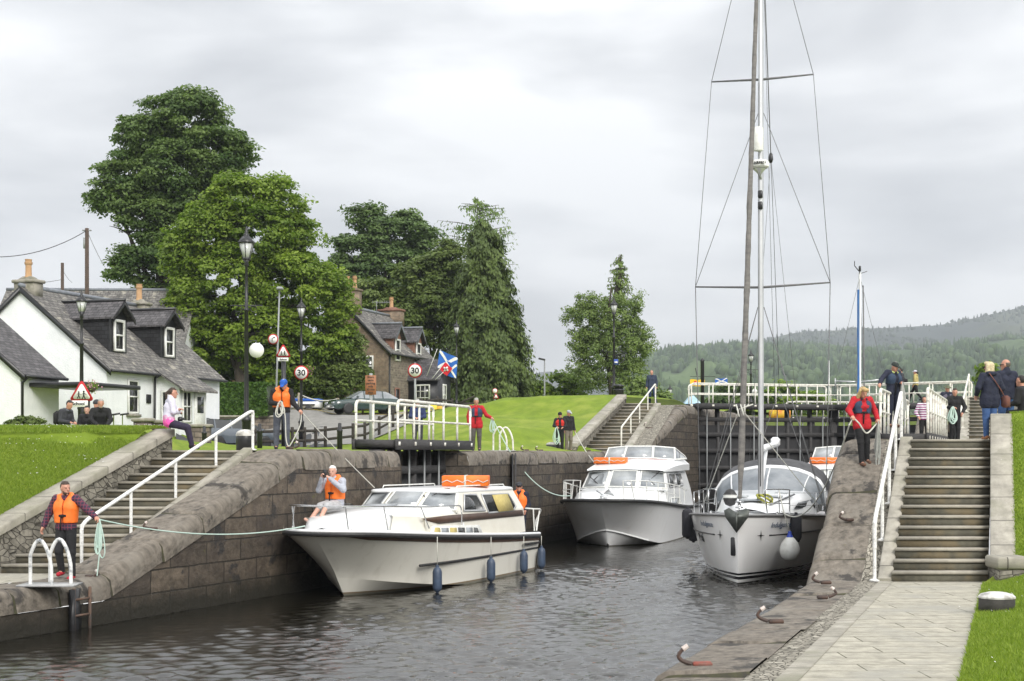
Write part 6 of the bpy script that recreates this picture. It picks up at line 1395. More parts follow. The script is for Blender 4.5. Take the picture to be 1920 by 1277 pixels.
BASEJ = dict(head=(0, .03, 1.635), neck=(0, 0, 1.49), chest=(0, 0, 1.30), waist=(0, .0, 1.08), pelvis=(0, 0, .94),
             shR=(.185, 0, 1.44), elR=(.245, -.03, 1.15), wrR=(.26, .07, .90), hipR=(.09, 0, .92), knR=(.10, .03, .50), anR=(.105, -.02, .09),
             shL=(-.185, 0, 1.44), elL=(-.245, -.03, 1.15), wrL=(-.26, .07, .90), hipL=(-.09, 0, .92), knL=(-.10, .03, .50), anL=(-.105, -.02, .09))
def rotm(yaw, pitch, roll=0): return (Matrix.Rotation(R(yaw), 3, 'Z') @ Matrix.Rotation(R(pitch), 3, 'X') @ Matrix.Rotation(R(roll), 3, 'Y'))
def person(label, pos, face, J=None, sc=1.0, h=.014, hy=0, hp_=0, skin=None, top=None, topm=None, legs=None, vest=None, vestm=None, shoes=None, hair=None, hairm=None, cap=None, shorts=False, bulk=1.0, extras=(), hand=None, hood=None, belt=None, beard=None, sleeves=True, toedir=None, fem=False, coatlen=0.0, glasses=False, collar=None, group=None):
    """face: heading in degrees, 0 = away from camera, 180 = towards it, 90 = to the left, -90 = to the right"""
    j = {k: Vector(v) for k, v in BASEJ.items()}; j.update({k: Vector(v) for k, v in (J or {}).items()}); skin = skin or SK
    t = thing('person', label, 'person', pos, R(face), group); t.scale = (sc, sc, sc); t['J'] = 0
    hm = rotm(hy, hp_); H = j['head']
    def hd(x, y, z): return tuple(H + hm @ Vector((x, y, z)))
    HM = [list(r_) for r_ in hm]
    B = []
    B.append(('e', tuple(H + hm @ Vector((0, -.005, .02))), HM, (.076, .095, .105))); B.append(('e', hd(0, .02, -.045), HM, (.058, .072, .075)))
    B.append(('c', hd(0, .088, .012), hd(0, .112, -.022), .011, .016, .01)); B.append(('c', hd(-.02, .082, -.062), hd(.02, .082, -.062), .014, .014, .01)); B.append(('c', hd(0, .07, -.095), hd(0, .075, -.10), .022, .022))
    for s_ in (1, -1): B.append(('e', hd(s_ * .077, -.005, -.005), HM, (.012, .022, .034), .006)); B.append(('c', hd(s_ * .02, .085, .028), hd(s_ * .045, .075, .028), .012, .010, .008))
    B.append(('c', tuple(j['neck'] - Vector((0, .0, .03))), hd(0, -.02, -.07), .058, .055))
    bk = bulk
    T = [('c', tuple(j['pelvis'] + Vector((s_ * .07 * bk, 0, 0))), tuple(j['waist'] + Vector((s_ * .055 * bk, 0, 0))), .105 * bk, .098 * bk) for s_ in (1, -1)]
    T += [('c', tuple(j['waist'] + Vector((s_ * .055 * bk, 0, 0))), tuple(j['chest'] + Vector((s_ * .075, 0, 0))), .098 * bk, .105 * (bk * .5 + .5)) for s_ in (1, -1)]
    T += [('c', tuple(j['chest'] + Vector((s_ * .075, 0, 0))), tuple(j['sh' + q].lerp(j['neck'], .35) - Vector((0, 0, .04))), .105 * (bk * .5 + .5), .07) for s_, q in ((1, 'R'), (-1, 'L'))]
    T += [('c', tuple(j['shR'] - Vector((.02, 0, .01))), tuple(j['neck'] - Vector((0, 0, .03))), .058, .06), ('c', tuple(j['shL'] - Vector((-.02, 0, .01))), tuple(j['neck'] - Vector((0, 0, .03))), .058, .06)]
    if fem: T.append(('c', tuple(j['chest'] + Vector((-.07, .08, -.02))), tuple(j['chest'] + Vector((.07, .08, -.02))), .055, .055))
    def arm(s, e=0.0, cut=1.0):
        a, b, c = j['sh' + s], j['el' + s], j['wr' + s]; return [('c', tuple(a), tuple(b), .052 + e, .042 + e), ('c', tuple(b), tuple(b.lerp(c, cut)), .042 + e, .028 + e * 1.1)]
    def leg(s, e=0.0, c1=1.0, c2=1.0):
        a, b, c = j['hip' + s], j['kn' + s], j['an' + s]; o = [('c', tuple(a), tuple(a.lerp(b, c1)), .085 + e, lerp(.085, .058, c1) + e)]
        if c1 >= 1: o.append(('c', tuple(b), tuple(b.lerp(c, c2)), .056 + e, lerp(.056, .036, c2) + e * 1.25))
        return o
    # hands: palm, four bent fingers of unequal length, thumb from the side of the palm
    HN = []
    for s, sg in (('R', 1), ('L', -1)):
        w_, el = j['wr' + s], j['el' + s]; d_ = (w_ - el).normalized(); side = d_.cross(Vector((0, 0, 1))) if abs(d_.z) < .9 else Vector((0, 1, 0)); side.normalize(); nrm = d_.cross(side).normalized()
        if abs(d_.z) >= .9: nrm = Vector((-sg, 0, 0))
        curl = (hand or {}).get(s, .45); pc = w_ + d_ * .045
        HN.append(('c', tuple(w_), tuple(pc - side * .018), .027, .022)); HN.append(('c', tuple(w_), tuple(pc + side * .018), .027, .022)); HN.append(('c', tuple(pc - side * .026 + d_ * .03), tuple(pc + side * .026 + d_ * .03), .016, .016))
        for i, ln in enumerate((.072, .080, .075, .060)):
            k0 = pc + d_ * .035 + side * (.027 - .018 * i); k1 = k0 + (d_ * (1 - curl * .6) + nrm * curl * .7).normalized() * ln * .55; k2 = k1 + (d_ * (1 - curl * 1.6) + nrm * curl * 1.3).normalized() * ln * .5
            HN.append(('c', tuple(k0), tuple(k1), .0095, .009, .006)); HN.append(('c', tuple(k1), tuple(k2), .009, .0075, .006))
        tb = w_ + d_ * .02 + side * .028; t1 = tb + (d_ * .7 + side * .55 + nrm * .35).normalized() * .042; t2 = t1 + (d_ * .9 + nrm * .5).normalized() * .03; HN.append(('c', tuple(tb), tuple(t1), .013, .011, .008)); HN.append(('c', tuple(t1), tuple(t2), .011, .009, .006))
    ft = []
    td = Vector(toedir) if toedir else Vector((0, 1, 0))
    tds = {}
    for s in 'RL':
        a = j['an' + s]; kn = j['kn' + s]; tds[s] = (a, td)
        ft.append(('c', tuple(a), tuple(a + td * .13 + Vector((0, 0, -.055 if abs(td.z) < .3 else 0))), .036, .03))
    body = B + T + arm('R') + arm('L') + leg('R') + leg('L') + ft + HN
    ym = blob('body', body, h, skin, t, .022)
    midf = None
    if top is not None:
        pr = [(p[0], p[1], p[2], p[3] + .018, p[4] + .018) for p in T]
        if coatlen: 
            for s in 'RL': pr.append(('c', tuple(j['hip' + s] + Vector((0, 0, .02))), tuple(j['hip' + s].lerp(j['kn' + s], coatlen)), .125 * bk, .125 * bk))
        if sleeves is True: pr += arm('R', .022, .92) + arm('L', .022, .92)
        elif sleeves: pr += [p for s in 'RL' for p in [('c', tuple(j['sh' + s]), tuple(j['sh' + s].lerp(j['el' + s], sleeves)), .072, .068)]]
        if collar is not None: pr.append(('c', tuple(j['neck'] + Vector((0, -.02, -.01))), tuple(j['neck'] + Vector((0, -.015, .045))), .078, .07))
        pz = j['pelvis'].z; cuts = []
        if j['pelvis'].z > .6 and not coatlen: cuts = [lambda X, Y, Z: (pz - .05) - Z + 0 * X + 0 * Y]
        blob('jacket', pr, h, topm or top, t, .03, cuts, midf, wrinkle=.0035)
    if legs is not None:
        pr = T[:2] and [(p[0], p[1], tuple(Vector(p[1]).lerp(Vector(p[2]), .45)), p[3] + .008, p[4] + .006) for p in T[:2]]
        if shorts: pr += leg('R', .028, .98) + leg('L', .028, .98)
        else: pr += leg('R', .018, 1, .98) + leg('L', .018, 1, .98)
        blob('shorts' if shorts else 'trousers', pr, h, legs, t, .022, (), None, wrinkle=.003)
    if vest is not None:
        e = .045 if vestm != 'thin' else .034; c0 = j['waist']; pr = []
        for s_, q in ((1, 'R'), (-1, 'L')):
            cc = j['chest'] + Vector((s_ * .075, 0, 0)); pr.append(('c', tuple(j['waist'] + Vector((s_ * .06, .0, -.02 if vestm != 'thin' else .08))), tuple(cc), .105 * bk + e, .11 + e)); pr.append(('c', tuple(cc), tuple(j['sh' + q].lerp(j['neck'], .42) + Vector((0, 0, -.015))), .11 + e, .055 + e * .7))
        if vestm != 'thin': pr.append(('c', tuple(j['neck'] + Vector((.06, -.06, .02))), tuple(j['neck'] + Vector((-.06, -.06, .02))), .055, .055)); pr.append(('c', tuple(j['neck'] + Vector((.07, -.05, .02))), tuple(j['neck'] + Vector((.08, .07, -.06))), .045, .045)); pr.append(('c', tuple(j['neck'] + Vector((-.07, -.05, .02))), tuple(j['neck'] + Vector((-.08, .07, -.06))), .045, .045))
        cz = j['chest']; nk = j['neck']; zb = (j['waist'].z - .06) if vestm != 'thin' else j['waist'].z + .05
        cuts = [lambda X, Y, Z: zb - Z + 0 * X + 0 * Y]
        fw = .028 if vestm != 'thin' else .05
        cx, cy, cz_ = j['chest']
        cuts.append(lambda X, Y, Z: -np.maximum(np.abs(X - cx) - (fw if vestm == 'thin' else .010), cy + .02 - Y + 0 * Z))   # front opening
        if vestm == 'thin': cuts.append(lambda X, Y, Z: -np.maximum(np.abs(X - cx) - .07, Y - cy - .02 + 0 * Z))
        vo = blob('life_vest', pr, h, vest, t, .03, cuts)
        m = MB(); wz = j['waist'] + Vector((0, 0, .07)); rr = .105 * bk + e + .008
        m.grid([[(wz.x + (.062 + rr) * math.cos(a * R(18)) * .97, wz.y + rr * math.sin(a * R(18)) * 1.02, wz.z + dz) for a in range(20)] for dz in (-.02, .02)], closed=True); m.tube([(wz.x + .02, wz.y + rr + .005, wz.z), (wz.x + .03, wz.y + rr, wz.z - .25)], .015, 5); m.box((wz.x, wz.y + rr + .01, wz.z), (.06, .02, .05)); m.build('belt_strap', C_BLACK, t)
    if shoes is not None:
        pr = []
        for s in 'RL':
            a, dd = tds[s]; dn = Vector((0, 0, -.05)) if abs(td.z) < .3 else Vector((0, -.04, 0)); pr += [('c', tuple(a + dn * .6 - dd * .03), tuple(a + dn + dd * .14), .045, .038), ('c', tuple(a + dn * .2), tuple(a + Vector((0, 0, .03))), .046, .046)]
        zmin = min(j['anR'].z, j['anL'].z) - .09
        blob('shoes', pr, h, shoes, t, .02, [lambda X, Y, Z: zmin - Z + 0 * X + 0 * Y] if abs(td.z) < .3 else ())
    if hair is not None:
        c = H + hm @ Vector((0, -.012, .03)); inv = np.array(hm.transposed()); hv = np.array(H)
        pr = [('e', tuple(c), HM, (.082, .099, .104))]
        if hair == 'bob': pr += [('c', hd(s_ * .062, -.02, .03), hd(s_ * .082, -.01, -.12), .05, .045) for s_ in (1, -1)] + [('c', hd(0, -.05, .04), hd(0, -.06, -.13), .075, .06), ('c', hd(-.04, .05, .09), hd(.04, .05, .09), .045, .045)]
        if hair == 'long': pr += [('c', hd(s_ * .055, -.02, .03), hd(s_ * .075, -.03, -.17), .05, .045) for s_ in (1, -1)] + [('c', hd(0, -.05, .04), hd(0, -.07, -.20), .08, .06)]
        if hair == 'pony': pr += [('c', hd(0, -.10, .03), hd(0, -.15, -.03), .035, .035), ('c', hd(0, -.15, -.03), hd(.01, -.14, -.15), .035, .018)]
        rz_, ry_ = (.055, .055) if hair == 'short' else (.075, .05)
        def cutf(X, Y, Z):
            dx, dy, dz = X - hv[0], Y - hv[1], Z - hv[2]
            ly = inv[1][0] * dx + inv[1][1] * dy + inv[1][2] * dz; lz = inv[2][0] * dx + inv[2][1] * dy + inv[2][2] * dz; lx = inv[0][0] * dx + inv[0][1] * dy + inv[0][2] * dz
            if hair == 'short' or hair == 'pony': return np.minimum(ly - (.03 + .0 * lx) , .045 - lz) * 1.0 if False else np.maximum(np.minimum(ly + .012, .068 - lz), -.07 - lz if hair == 'short' else -1)
            if hair == 'balding': return np.maximum(np.maximum(lz - .055, -.075 - lz), ly + .02)
            return np.minimum(np.minimum(ly - .035, .06 - lz), .075 - np.abs(lx) + 0 * ly)
        blob('hair', pr, h * .8, hairm or H_BRN, t, .02, [cutf] + ([lambda X, Y, Z: None] if False else []), wrinkle=.004)
    if beard is not None: blob('beard', [('e', hd(0, .042, -.082), HM, (.055, .054, .042)), ('c', hd(-.05, .03, -.05), hd(.05, .03, -.05), .018, .018)], h * .8, beard, t, .02, [(lambda X, Y, Z: Z - (H.z - .05) + 0 * X + 0 * Y)])
    if cap is not None:
        kind, cm = cap; zc = hd(0, 0, .045); iv = np.array(hm.transposed()); hv = np.array(H)
        pr = [('e', hd(0, -.005, .045), HM, (.092, .108, .088))]
        if kind == 'cap': pr += [('c', hd(-.035, .10, .05), hd(-.03, .165, .035), .016, .012, .02), ('c', hd(.035, .10, .05), hd(.03, .165, .035), .016, .012, .02), ('c', hd(0, .10, .05), hd(0, .17, .037), .016, .012, .02)]
        if kind == 'beanie': pr += [('e', hd(0, -.005, .05), HM, (.098, .112, .10))]
        if kind == 'brim': pr += [('e', hd(0, 0, .045), HM, (.15, .165, .02), .015)]
        blob('cap' if kind != 'brim' else 'hat', pr, h * .8, cm, t, .012, [lambda X, Y, Z: (.022 - (iv[2][0] * (X - hv[0]) + iv[2][1] * (Y - hv[1]) + iv[2][2] * (Z - hv[2])))])
    if hood is not None: blob('hood', [('c', tuple(j['neck'] + Vector((.07, -.07, .0))), tuple(j['neck'] + Vector((-.07, -.07, .0))), .055, .055), ('c', tuple(j['neck'] + Vector((.085, -.03, .02))), tuple(j['neck'] + Vector((.06, .07, -.03))), .032, .025), ('c', tuple(j['neck'] + Vector((-.085, -.03, .02))), tuple(j['neck'] + Vector((-.06, .07, -.03))), .032, .025)], h, hood, t, .02)
    if glasses:
        m = MB(); m.tube([hd(-.08, .01, .012), hd(-.07, .095, .014), hd(0, .108, .014), hd(.07, .095, .014), hd(.08, .01, .012)], .006, 5)
        for s_ in (1, -1): m.lathe([(.024, -.006), (.024, .006)], (0, 0, 0), 8) if False else m.box(hd(s_ * .035, .103, .008), (.045, .012, .03), R(hy), 0, R(hp_))
        m.build('sunglasses', M_BLACK, t)
    if not (cap and False) and h <= .013:
        m = MB()
        for s_ in (1, -1): m.box(hd(s_ * .031, .086, .012), (.018, .010, .008), R(hy), 0, R(hp_))
        m.build('eyes', M_BLACK, t)
    ex = dict(extras) if extras else {}
    t['jr'] = 1
    PJ[t.name] = j
    return t
PJ = {}
def pw(t, p):
    """person-local point to world"""
    return t.location + Matrix.Rotation(t.rotation_euler.z, 3, 'Z') @ (Vector(p) * t.scale[0])
def wristw(t, s, d=.06):
    j = PJ[t.name]; return pw(t, j['wr' + s] + (j['wr' + s] - j['el' + s]).normalized() * d)

PLAID = plaid()
# 1 man with orange life vest on the low quay; facing camera, head turned to image right (his left)
p1 = person('man in orange life vest and dark plaid shirt at the foot of the left steps', PX(124, 25.4, Z0 + .0), 172, J=dict(shR=(.19, 0, 1.45), elR=(.33, -.02, 1.19), wrR=(.40, .06, .95), shL=(-.19, 0, 1.45), elL=(-.40, .04, 1.27), wrL=(-.60, .10, 1.13), knR=(.08, .12, .52), anR=(.07, .03, .16), knL=(-.12, .04, .50), anL=(-.13, .03, .09)), sc=1.0, h=.011, hy=52, hp_=-4, top=PLAID, legs=C_BLACK, vest=C_ORNG, shoes=C_REDSH, hair='short', hairm=H_BRN, beard=H_BRN, hand=dict(L=.9, R=.4))
# 2 man in blue cap
p2 = person('man in blue cap and orange life vest handling rope above the cream cruiser', PX(528, 33.2, .085), 190, J=dict(head=(-.05, .17, 1.56), neck=(-.02, .08, 1.46), chest=(0, .05, 1.28), shR=(.19, .06, 1.40), elR=(.24, .06, 1.12), wrR=(.08, .26, 1.10), shL=(-.20, .07, 1.40), elL=(-.27, .12, 1.12), wrL=(-.42, .28, .95), hipR=(.09, 0, .92), knR=(.12, .03, .5), anR=(.13, -.02, .09), knL=(-.12, .05, .5), anL=(-.14, .0, .09)), sc=.98, h=.0125, hy=-20, hp_=-34, top=C_BLACK, legs=clothmat('slate_trousers', (.085, .095, .12)), vest=C_ORNG, shoes=C_BLACK, cap=('cap', C_BLUE), hair='short', hairm=H_GRY, hand=dict(L=.8, R=.9), bulk=1.08)
SIT = dict(pelvis=(0, 0, .12), waist=(0, -.01, .27), chest=(0, .02, .48), neck=(0, .05, .66), head=(0, .09, .81), shR=(.18, .03, .61), shL=(-.18, .03, .61), elR=(.24, .05, .34), elL=(-.24, .05, .34), wrR=(.10, .26, .30), wrL=(-.10, .26, .30), hipR=(.09, .02, .10), hipL=(-.09, .02, .10), knR=(.11, .44, .10), knL=(-.11, .44, .10), anR=(.12, .44, -.34), anL=(-.12, .44, -.34))
def sit(**k): d_ = dict(SIT); d_.update(k); return d_
# 3 seated woman on coping
p3 = person('woman in white and pink jacket sitting on the wall above the left steps', Vector((P(325, 805, 32).x, 31.6, .585)), -65, J=sit(knR=(.06, .42, .0), knL=(-.13, .44, .02), anR=(.05, .52, -.40), anL=(-.10, .56, -.42), elR=(.22, .06, .36), wrR=(-.04, .24, .36), elL=(-.22, .06, .36), wrL=(.04, .22, .42)), sc=.95, h=.0125, hy=-10, hp_=-5, top=pinkfade(), legs=C_PURP, shoes=C_BLACK, hair='pony', hairm=H_BRN, fem=True, collar=1)
# 4-7 seated group behind the lawn crest
zs = .58
p4 = person('boy in dark jacket with backpack, leftmost of the seated group', Vector((P(122, 800, 40).x, 40, zs)), -115, J=sit(head=(0, .16, .80), neck=(0, .09, .66)), sc=1.0, h=.017, hp_=-22, top=C_DGREY, legs=C_JEAN, hair='short', hairm=H_DRK, hood=C_GREY)
p5 = person('boy in black jacket with red shirt, second from left in the seated group', Vector((P(163, 800, 40.5).x, 40.5, zs - .1)), 195, J=sit(), sc=.95, h=.017, hy=-10, hp_=-8, top=C_BLACK, legs=C_JEAN, hair='short', hairm=H_DRK, skin=SKP)
p6 = person('grey-bearded man in black coat leaning forward in the seated group', Vector((P(188, 800, 40).x, 40, zs)), 200, J=sit(head=(0, .22, .80), neck=(0, .14, .67), chest=(0, .08, .48), shR=(.2, .12, .61), shL=(-.2, .12, .61), wrR=(.1, .42, .2), wrL=(-.14, .42, .2), elR=(.26, .22, .36), elL=(-.26, .22, .36)), sc=1.04, h=.017, hp_=-14, top=C_BLACK, legs=C_BLACK, hair='short', hairm=H_GRY, beard=H_GRY, bulk=1.1)
p7 = person('person in dark hooded coat sitting behind the grey-bearded man', Vector((P(186, 800, 41.2).x, 41.2, zs + .02)), 150, J=sit(), sc=1.02, h=.02, hp_=-10, top=C_DGREY, legs=C_BLACK, cap=('beanie', C_DGREY), hood=C_DGREY)
# 8 photographer on the bow
bp = bw(b1, (-.35, -.42, 1.86))
p8 = person('white-haired man in orange life vest and grey shorts photographing from the cruiser foredeck', bp, 152, J=sit(head=(.02, .06, .80), neck=(0, .02, .66), chest=(0, 0, .47), shR=(.20, .0, .60), shL=(-.20, .0, .60), elR=(.30, .16, .40), wrR=(.14, .26, .68), elL=(-.34, .18, .42), wrL=(-.04, .26, .66), knR=(.09, .42, .06), knL=(-.08, .42, .08), anR=(.22, .62, -.24), anL=(-.02, .64, -.28)), sc=1.03, h=.011, hy=18, hp_=-4, skin=SKP, top=C_LGREY, legs=clothmat('pale_grey_shorts', (.45, .45, .46)), shorts=True, vest=C_ORNG, shoes=clothmat('grey_shoe', (.16, .15, .13)), hair='short', hairm=H_WHT, bulk=1.12, hand=dict(L=.6, R=.7), toedir=(0.25, .75, .35))
m = MB(); cc = pw(p8, (.05, .30, .76)); m.box(cc, (.09, .035, .17), R(150), bev=.01); m.lathe([(.03, 0), (.03, .05)], (cc.x, cc.y, cc.z), 10); tag(m.build('camera', M_BLACK), 'black camera held up to the eye of the man on the foredeck', 'camera')
# 9 man in cruiser stern
p9 = person('man in dark cap, sunglasses and orange life vest standing in the cream cruiser stern', bw(b1, (-7.72, .98, .60)), 165, sc=.98, h=.015, hy=15, top=C_NAVY, legs=C_NAVY, vest=C_ORNG, cap=('cap', C_DGREY), hair='short', hairm=H_BRN, glasses=True, J=dict(wrR=(.2, .25, 1.0), wrL=(-.22, .2, 1.0)))
# 10 man behind gate rail
p10 = person('grey-haired person in navy and red jacket behind the white rails of the left gate', PX(783, 46.5, .09), 180, sc=.97, h=.018, hp_=-22, top=clothmat('navy_jacket', (.025, .04, .12)), legs=C_DGREY, hair='short', hairm=H_GRY, J=dict(elR=(.24, .05, 1.16), wrR=(.08, .28, 1.12), elL=(-.24, .05, 1.16), wrL=(-.08, .28, 1.12)), hood=C_LVRED)
# 11 red jacket man
p11 = person('grey haired man in red jacket standing on the left bank holding a rope', PX(893, 47.4, .085), 180, sc=1.01, h=.015, hy=12, hp_=-22, top=C_RED, legs=clothmat('taupe_trousers', (.10, .09, .085)), vest=C_LVBL, vestm='thin', shoes=C_DGREY, hair='short', hairm=H_GRY, J=dict(elL=(-.34, .06, 1.18), wrL=(-.50, .22, 1.10), elR=(.26, -.02, 1.15), wrR=(.25, .02, .92)), coatlen=.2)
# 12, 13 couple
p12 = person('person in black beanie and red life vest near the distant left steps', PX(1050, 59, .085), 176, sc=.93, h=.018, hp_=-15, top=C_BLACK, legs=C_BLACK, vest=C_LVRED, vestm='thin', cap=('beanie', C_BLACK), shoes=C_BLACK, J=dict(elR=(.27, .06, 1.16), wrR=(.12, .26, 1.1), elL=(-.27, .06, 1.16), wrL=(-.14, .28, 1.08)))
p13 = person('man in grey cap and black coat beside the person with the red life vest', PX(1066, 59.6, .085), 205, sc=.99, h=.018, hp_=-18, hy=20, top=C_BLACK, legs=C_KHAKI, cap=('cap', C_LGREY), shoes=C_BLACK)
# 14 far top man
p14 = person('bald man in dark blue standing atop the distant left steps', PX(1222, 72.5, 2.5), 170, sc=1.0, h=.02, hp_=-8, top=clothmat('dark_blue_jacket', (.03, .045, .08)), legs=clothmat('dark_jeans', (.025, .045, .12)), shoes=C_BLACK, J=dict(knL=(-.16, .05, .5), anL=(-.24, .1, .09)))
# 15 woman in red
p15 = person('blonde woman in red jacket walking down the right coping with a rope', PX(1616, 29.35, -.22), 192, sc=.93, h=.0115, hy=12, hp_=-30, fem=True, top=C_RED, legs=C_BLACK, vest=C_LVBL, vestm='thin', shoes=C_BRSH, hair='bob', hairm=H_BLD, hood=C_NAVY, coatlen=.15, J=dict(head=(.03, .12, 1.59), neck=(0, .04, 1.47), elR=(.34, .05, 1.20), wrR=(.36, .28, 1.06), elL=(-.32, -.02, 1.19), wrL=(-.30, .16, 1.0), anR=(.08, .16, .05), knR=(.09, .13, .49), anL=(-.12, .0, .10)), hand=dict(L=.9, R=.9))
# 16 man coiling rope on the gate
p16 = person('man in dark cap and navy jacket holding a grey rope hank on the right gate', PX(1674, 38.2, .70), 205, sc=1.03, h=.0135, hy=10, hp_=-24, top=C_NAVY, legs=C_NAVY, vest=C_LVBL, vestm='thin', shoes=C_BRSH, cap=('cap', clothmat('dark_green_cap', (.03, .04, .035))), hair='short', hairm=H_GRY, hood=clothmat('hi_vis_lining', (.55, .65, .25)), J=dict(head=(.05, .14, 1.58), neck=(.02, .07, 1.46), chest=(.0, .04, 1.28), elR=(.42, .05, 1.24), wrR=(.60, .22, 1.12), elL=(-.26, .02, 1.14), wrL=(-.06, .28, 1.16)))
# 17, 18 walkers on the far gate
p17 = person('dark-clad walker with shoulder bag crossing the far gate', PX(1690, 74, 2.72), 55, sc=.98, h=.02, top=C_DGREY, legs=C_BLACK, hair='short', hairm=H_DRK, shoes=C_BLACK, J=dict(knR=(.1, .2, .52), anR=(.1, .28, .10), knL=(-.1, -.08, .48), anL=(-.1, -.32, .14)))
p18 = person('walker in pale yellow jacket and white cap crossing the far gate', PX(1717, 74, 2.72), 60, sc=.93, h=.02, top=C_YEL, legs=C_BLACK, cap=('cap', C_WHITE), hair='pony', hairm=H_DRK, shoes=C_BLACK, hood=C_YEL, J=dict(knR=(.1, .25, .52), anR=(.1, .38, .10), knL=(-.1, -.1, .48), anL=(-.1, -.38, .14)))
# 19 striped
p19 = person('person in purple and white striped top partly behind the cream bars of the right gate', PX(1733, 45.5, .30), 170, sc=.88, h=.018, top=stripes('striped_knit', (.68, .66, .70), (.22, .03, .14), 3.6), legs=C_BLACK, hair='long', hairm=H_DRK, J=dict(elR=(.3, .03, 1.16), wrR=(.22, .22, 1.0)))
# 20 camo hat
p20 = person('man in camouflage hat and life vest standing behind the right gate railings', PX(1776, 52, .75), 188, sc=1.0, h=.018, hp_=-14, top=C_NAVY, legs=C_KHAKI, vest=clothmat('grey_violet_vest', (.12, .11, .15)), vestm='thin', cap=('brim', C_CAMO), hair='short', hairm=H_GRY)
# 21 man with coil
p21 = person('dark-haired man in black jacket holding a pale green coil at the right gate', PX(1790, 43.5, .30), 178, sc=.97, h=.016, hy=-5, hp_=-14, top=C_BLACK, legs=C_BLACK, hair='short', hairm=H_BRN, hood=C_BLACK, shoes=C_BLACK, J=dict(elR=(.30, .06, 1.16), wrR=(.12, .28, 1.14), elL=(-.32, .02, 1.16), wrL=(-.20, .16, .98)))
# 22 blonde woman from behind
p22 = person('blonde woman in navy jacket and blue jeans standing at the top of the right steps', PX(1856, 30.6, .30), 12, sc=.955, h=.0115, hy=28, fem=True, skin=SKP, top=C_NAVY, legs=C_JEAN, shoes=C_TANSH, hair='bob', hairm=H_FAIR, coatlen=.22, glasses=True, bulk=1.15, J=dict(elR=(.28, -.04, 1.17), wrR=(.25, .08, 1.0), elL=(-.30, -.02, 1.17), wrL=(-.25, .14, 1.02), knR=(.09, .02, .5), knL=(-.08, .03, .5), anR=(.08, -.03, .09), anL=(-.09, .0, .09)), hood=C_NAVY)
m = MB(); m.tube([pw(p22, q) for q in ((-.10, -.14, 1.5), (.05, -.16, 1.3), (.20, -.15, 1.1), (.30, -.12, .95))], .012, 6); m.box(pw(p22, (.32, -.12, .86)), (.12, .2, .26), R(20), bev=.04); tag(m.build('handbag', clothmat('brown_leather', (.20, .07, .04), (.10, .05, .05))), 'brown patterned shoulder bag hanging from the blonde woman', 'handbag')
# 23 man beside her, 24 person at the edge
p23 = person('balding man in dark navy jacket and jeans standing beside the blonde woman', PX(1887, 31.8, .30), 14, sc=1.03, h=.0125, hy=42, top=C_NAVY, legs=C_JEAN, shoes=C_BRSH, hair='balding', hairm=pm('grey_brown_hair', (.12, .10, .08), None, 30, .6, bump=.01), glasses=True, collar=1, bulk=1.12, J=dict(wrR=(.24, .15, .93), elR=(.30, -.02, 1.16)))
p24 = person('seated person in black cut off by the right edge of the photo', PX(1921, 31, .78), 40, sc=1.0, h=.018, J=sit(knR=(.11, .3, .1), knL=(-.11, .3, .1), anR=(.11, .3, -.2), anL=(-.11, .3, -.2)), top=C_BLACK, legs=C_BLACK, hair='short', hairm=H_DRK)
# bags
m = MB(); c = pw(p4, (.02, -.22, .42)); m.box(c, (.30, .18, .42), R(60), bev=.07); tag(m.build('backpack', C_BLACK), 'black backpack on the back of the leftmost seated boy', 'backpack')
m = MB(); c = pw(p23, (.28, -.16, 1.18)); m.box(c, (.24, .2, .44), R(14), bev=.07); tag(m.build('backpack', C_BLACK), 'black backpack hanging from the balding man at the right edge', 'backpack')
m = MB(); m.box(pw(p17, (.18, -.14, 1.1)), (.34, .14, .24), R(40), bev=.05); m.tube([pw(p17, (-.12, -.05, 1.5)), pw(p17, (.18, -.14, 1.2))], .012, 5); tag(m.build('shoulder_bag', C_BLACK), 'black shoulder bag of the dark-clad walker on the far gate', 'bag')
m = MB(); m.box(pw(p3, (.0, .26, .20)), (.10, .14, .10), R(20), bev=.02); m.lathe([(.035, 0), (.035, .05)], pw(p3, (.0, .33, .18)), 10); tag(m.build('camera', M_BLACK), 'black camera resting in the lap of the seated woman in white and pink', 'camera')
# ================================================================ GATES, RAILS, STREET FURNITURE
M_SGRY = pm('grey_post', (.30, .32, .32), (.24, .25, .26), 6, .5)
def railing(t, posts, top, pr=.032, tr=.038, mid=None, mat=None, name='handrail', feet=True):
    """posts: [(foot, head)], top: polyline"""
    m = MB(); m.tube(top, tr, 10); m.build(name, mat, t, smooth=True)
    for a, b in posts:
        m = MB(); m.tube([a, b], pr, 8)
        if feet: m.lathe([(.09, -.01), (.09, .015), (.04, .03)], a, 10)
        m.build('post', mat, t, smooth=True)
    if mid: m = MB(); m.tube(mid, pr * .8, 8); m.build('middle_rail', mat, t, smooth=True)
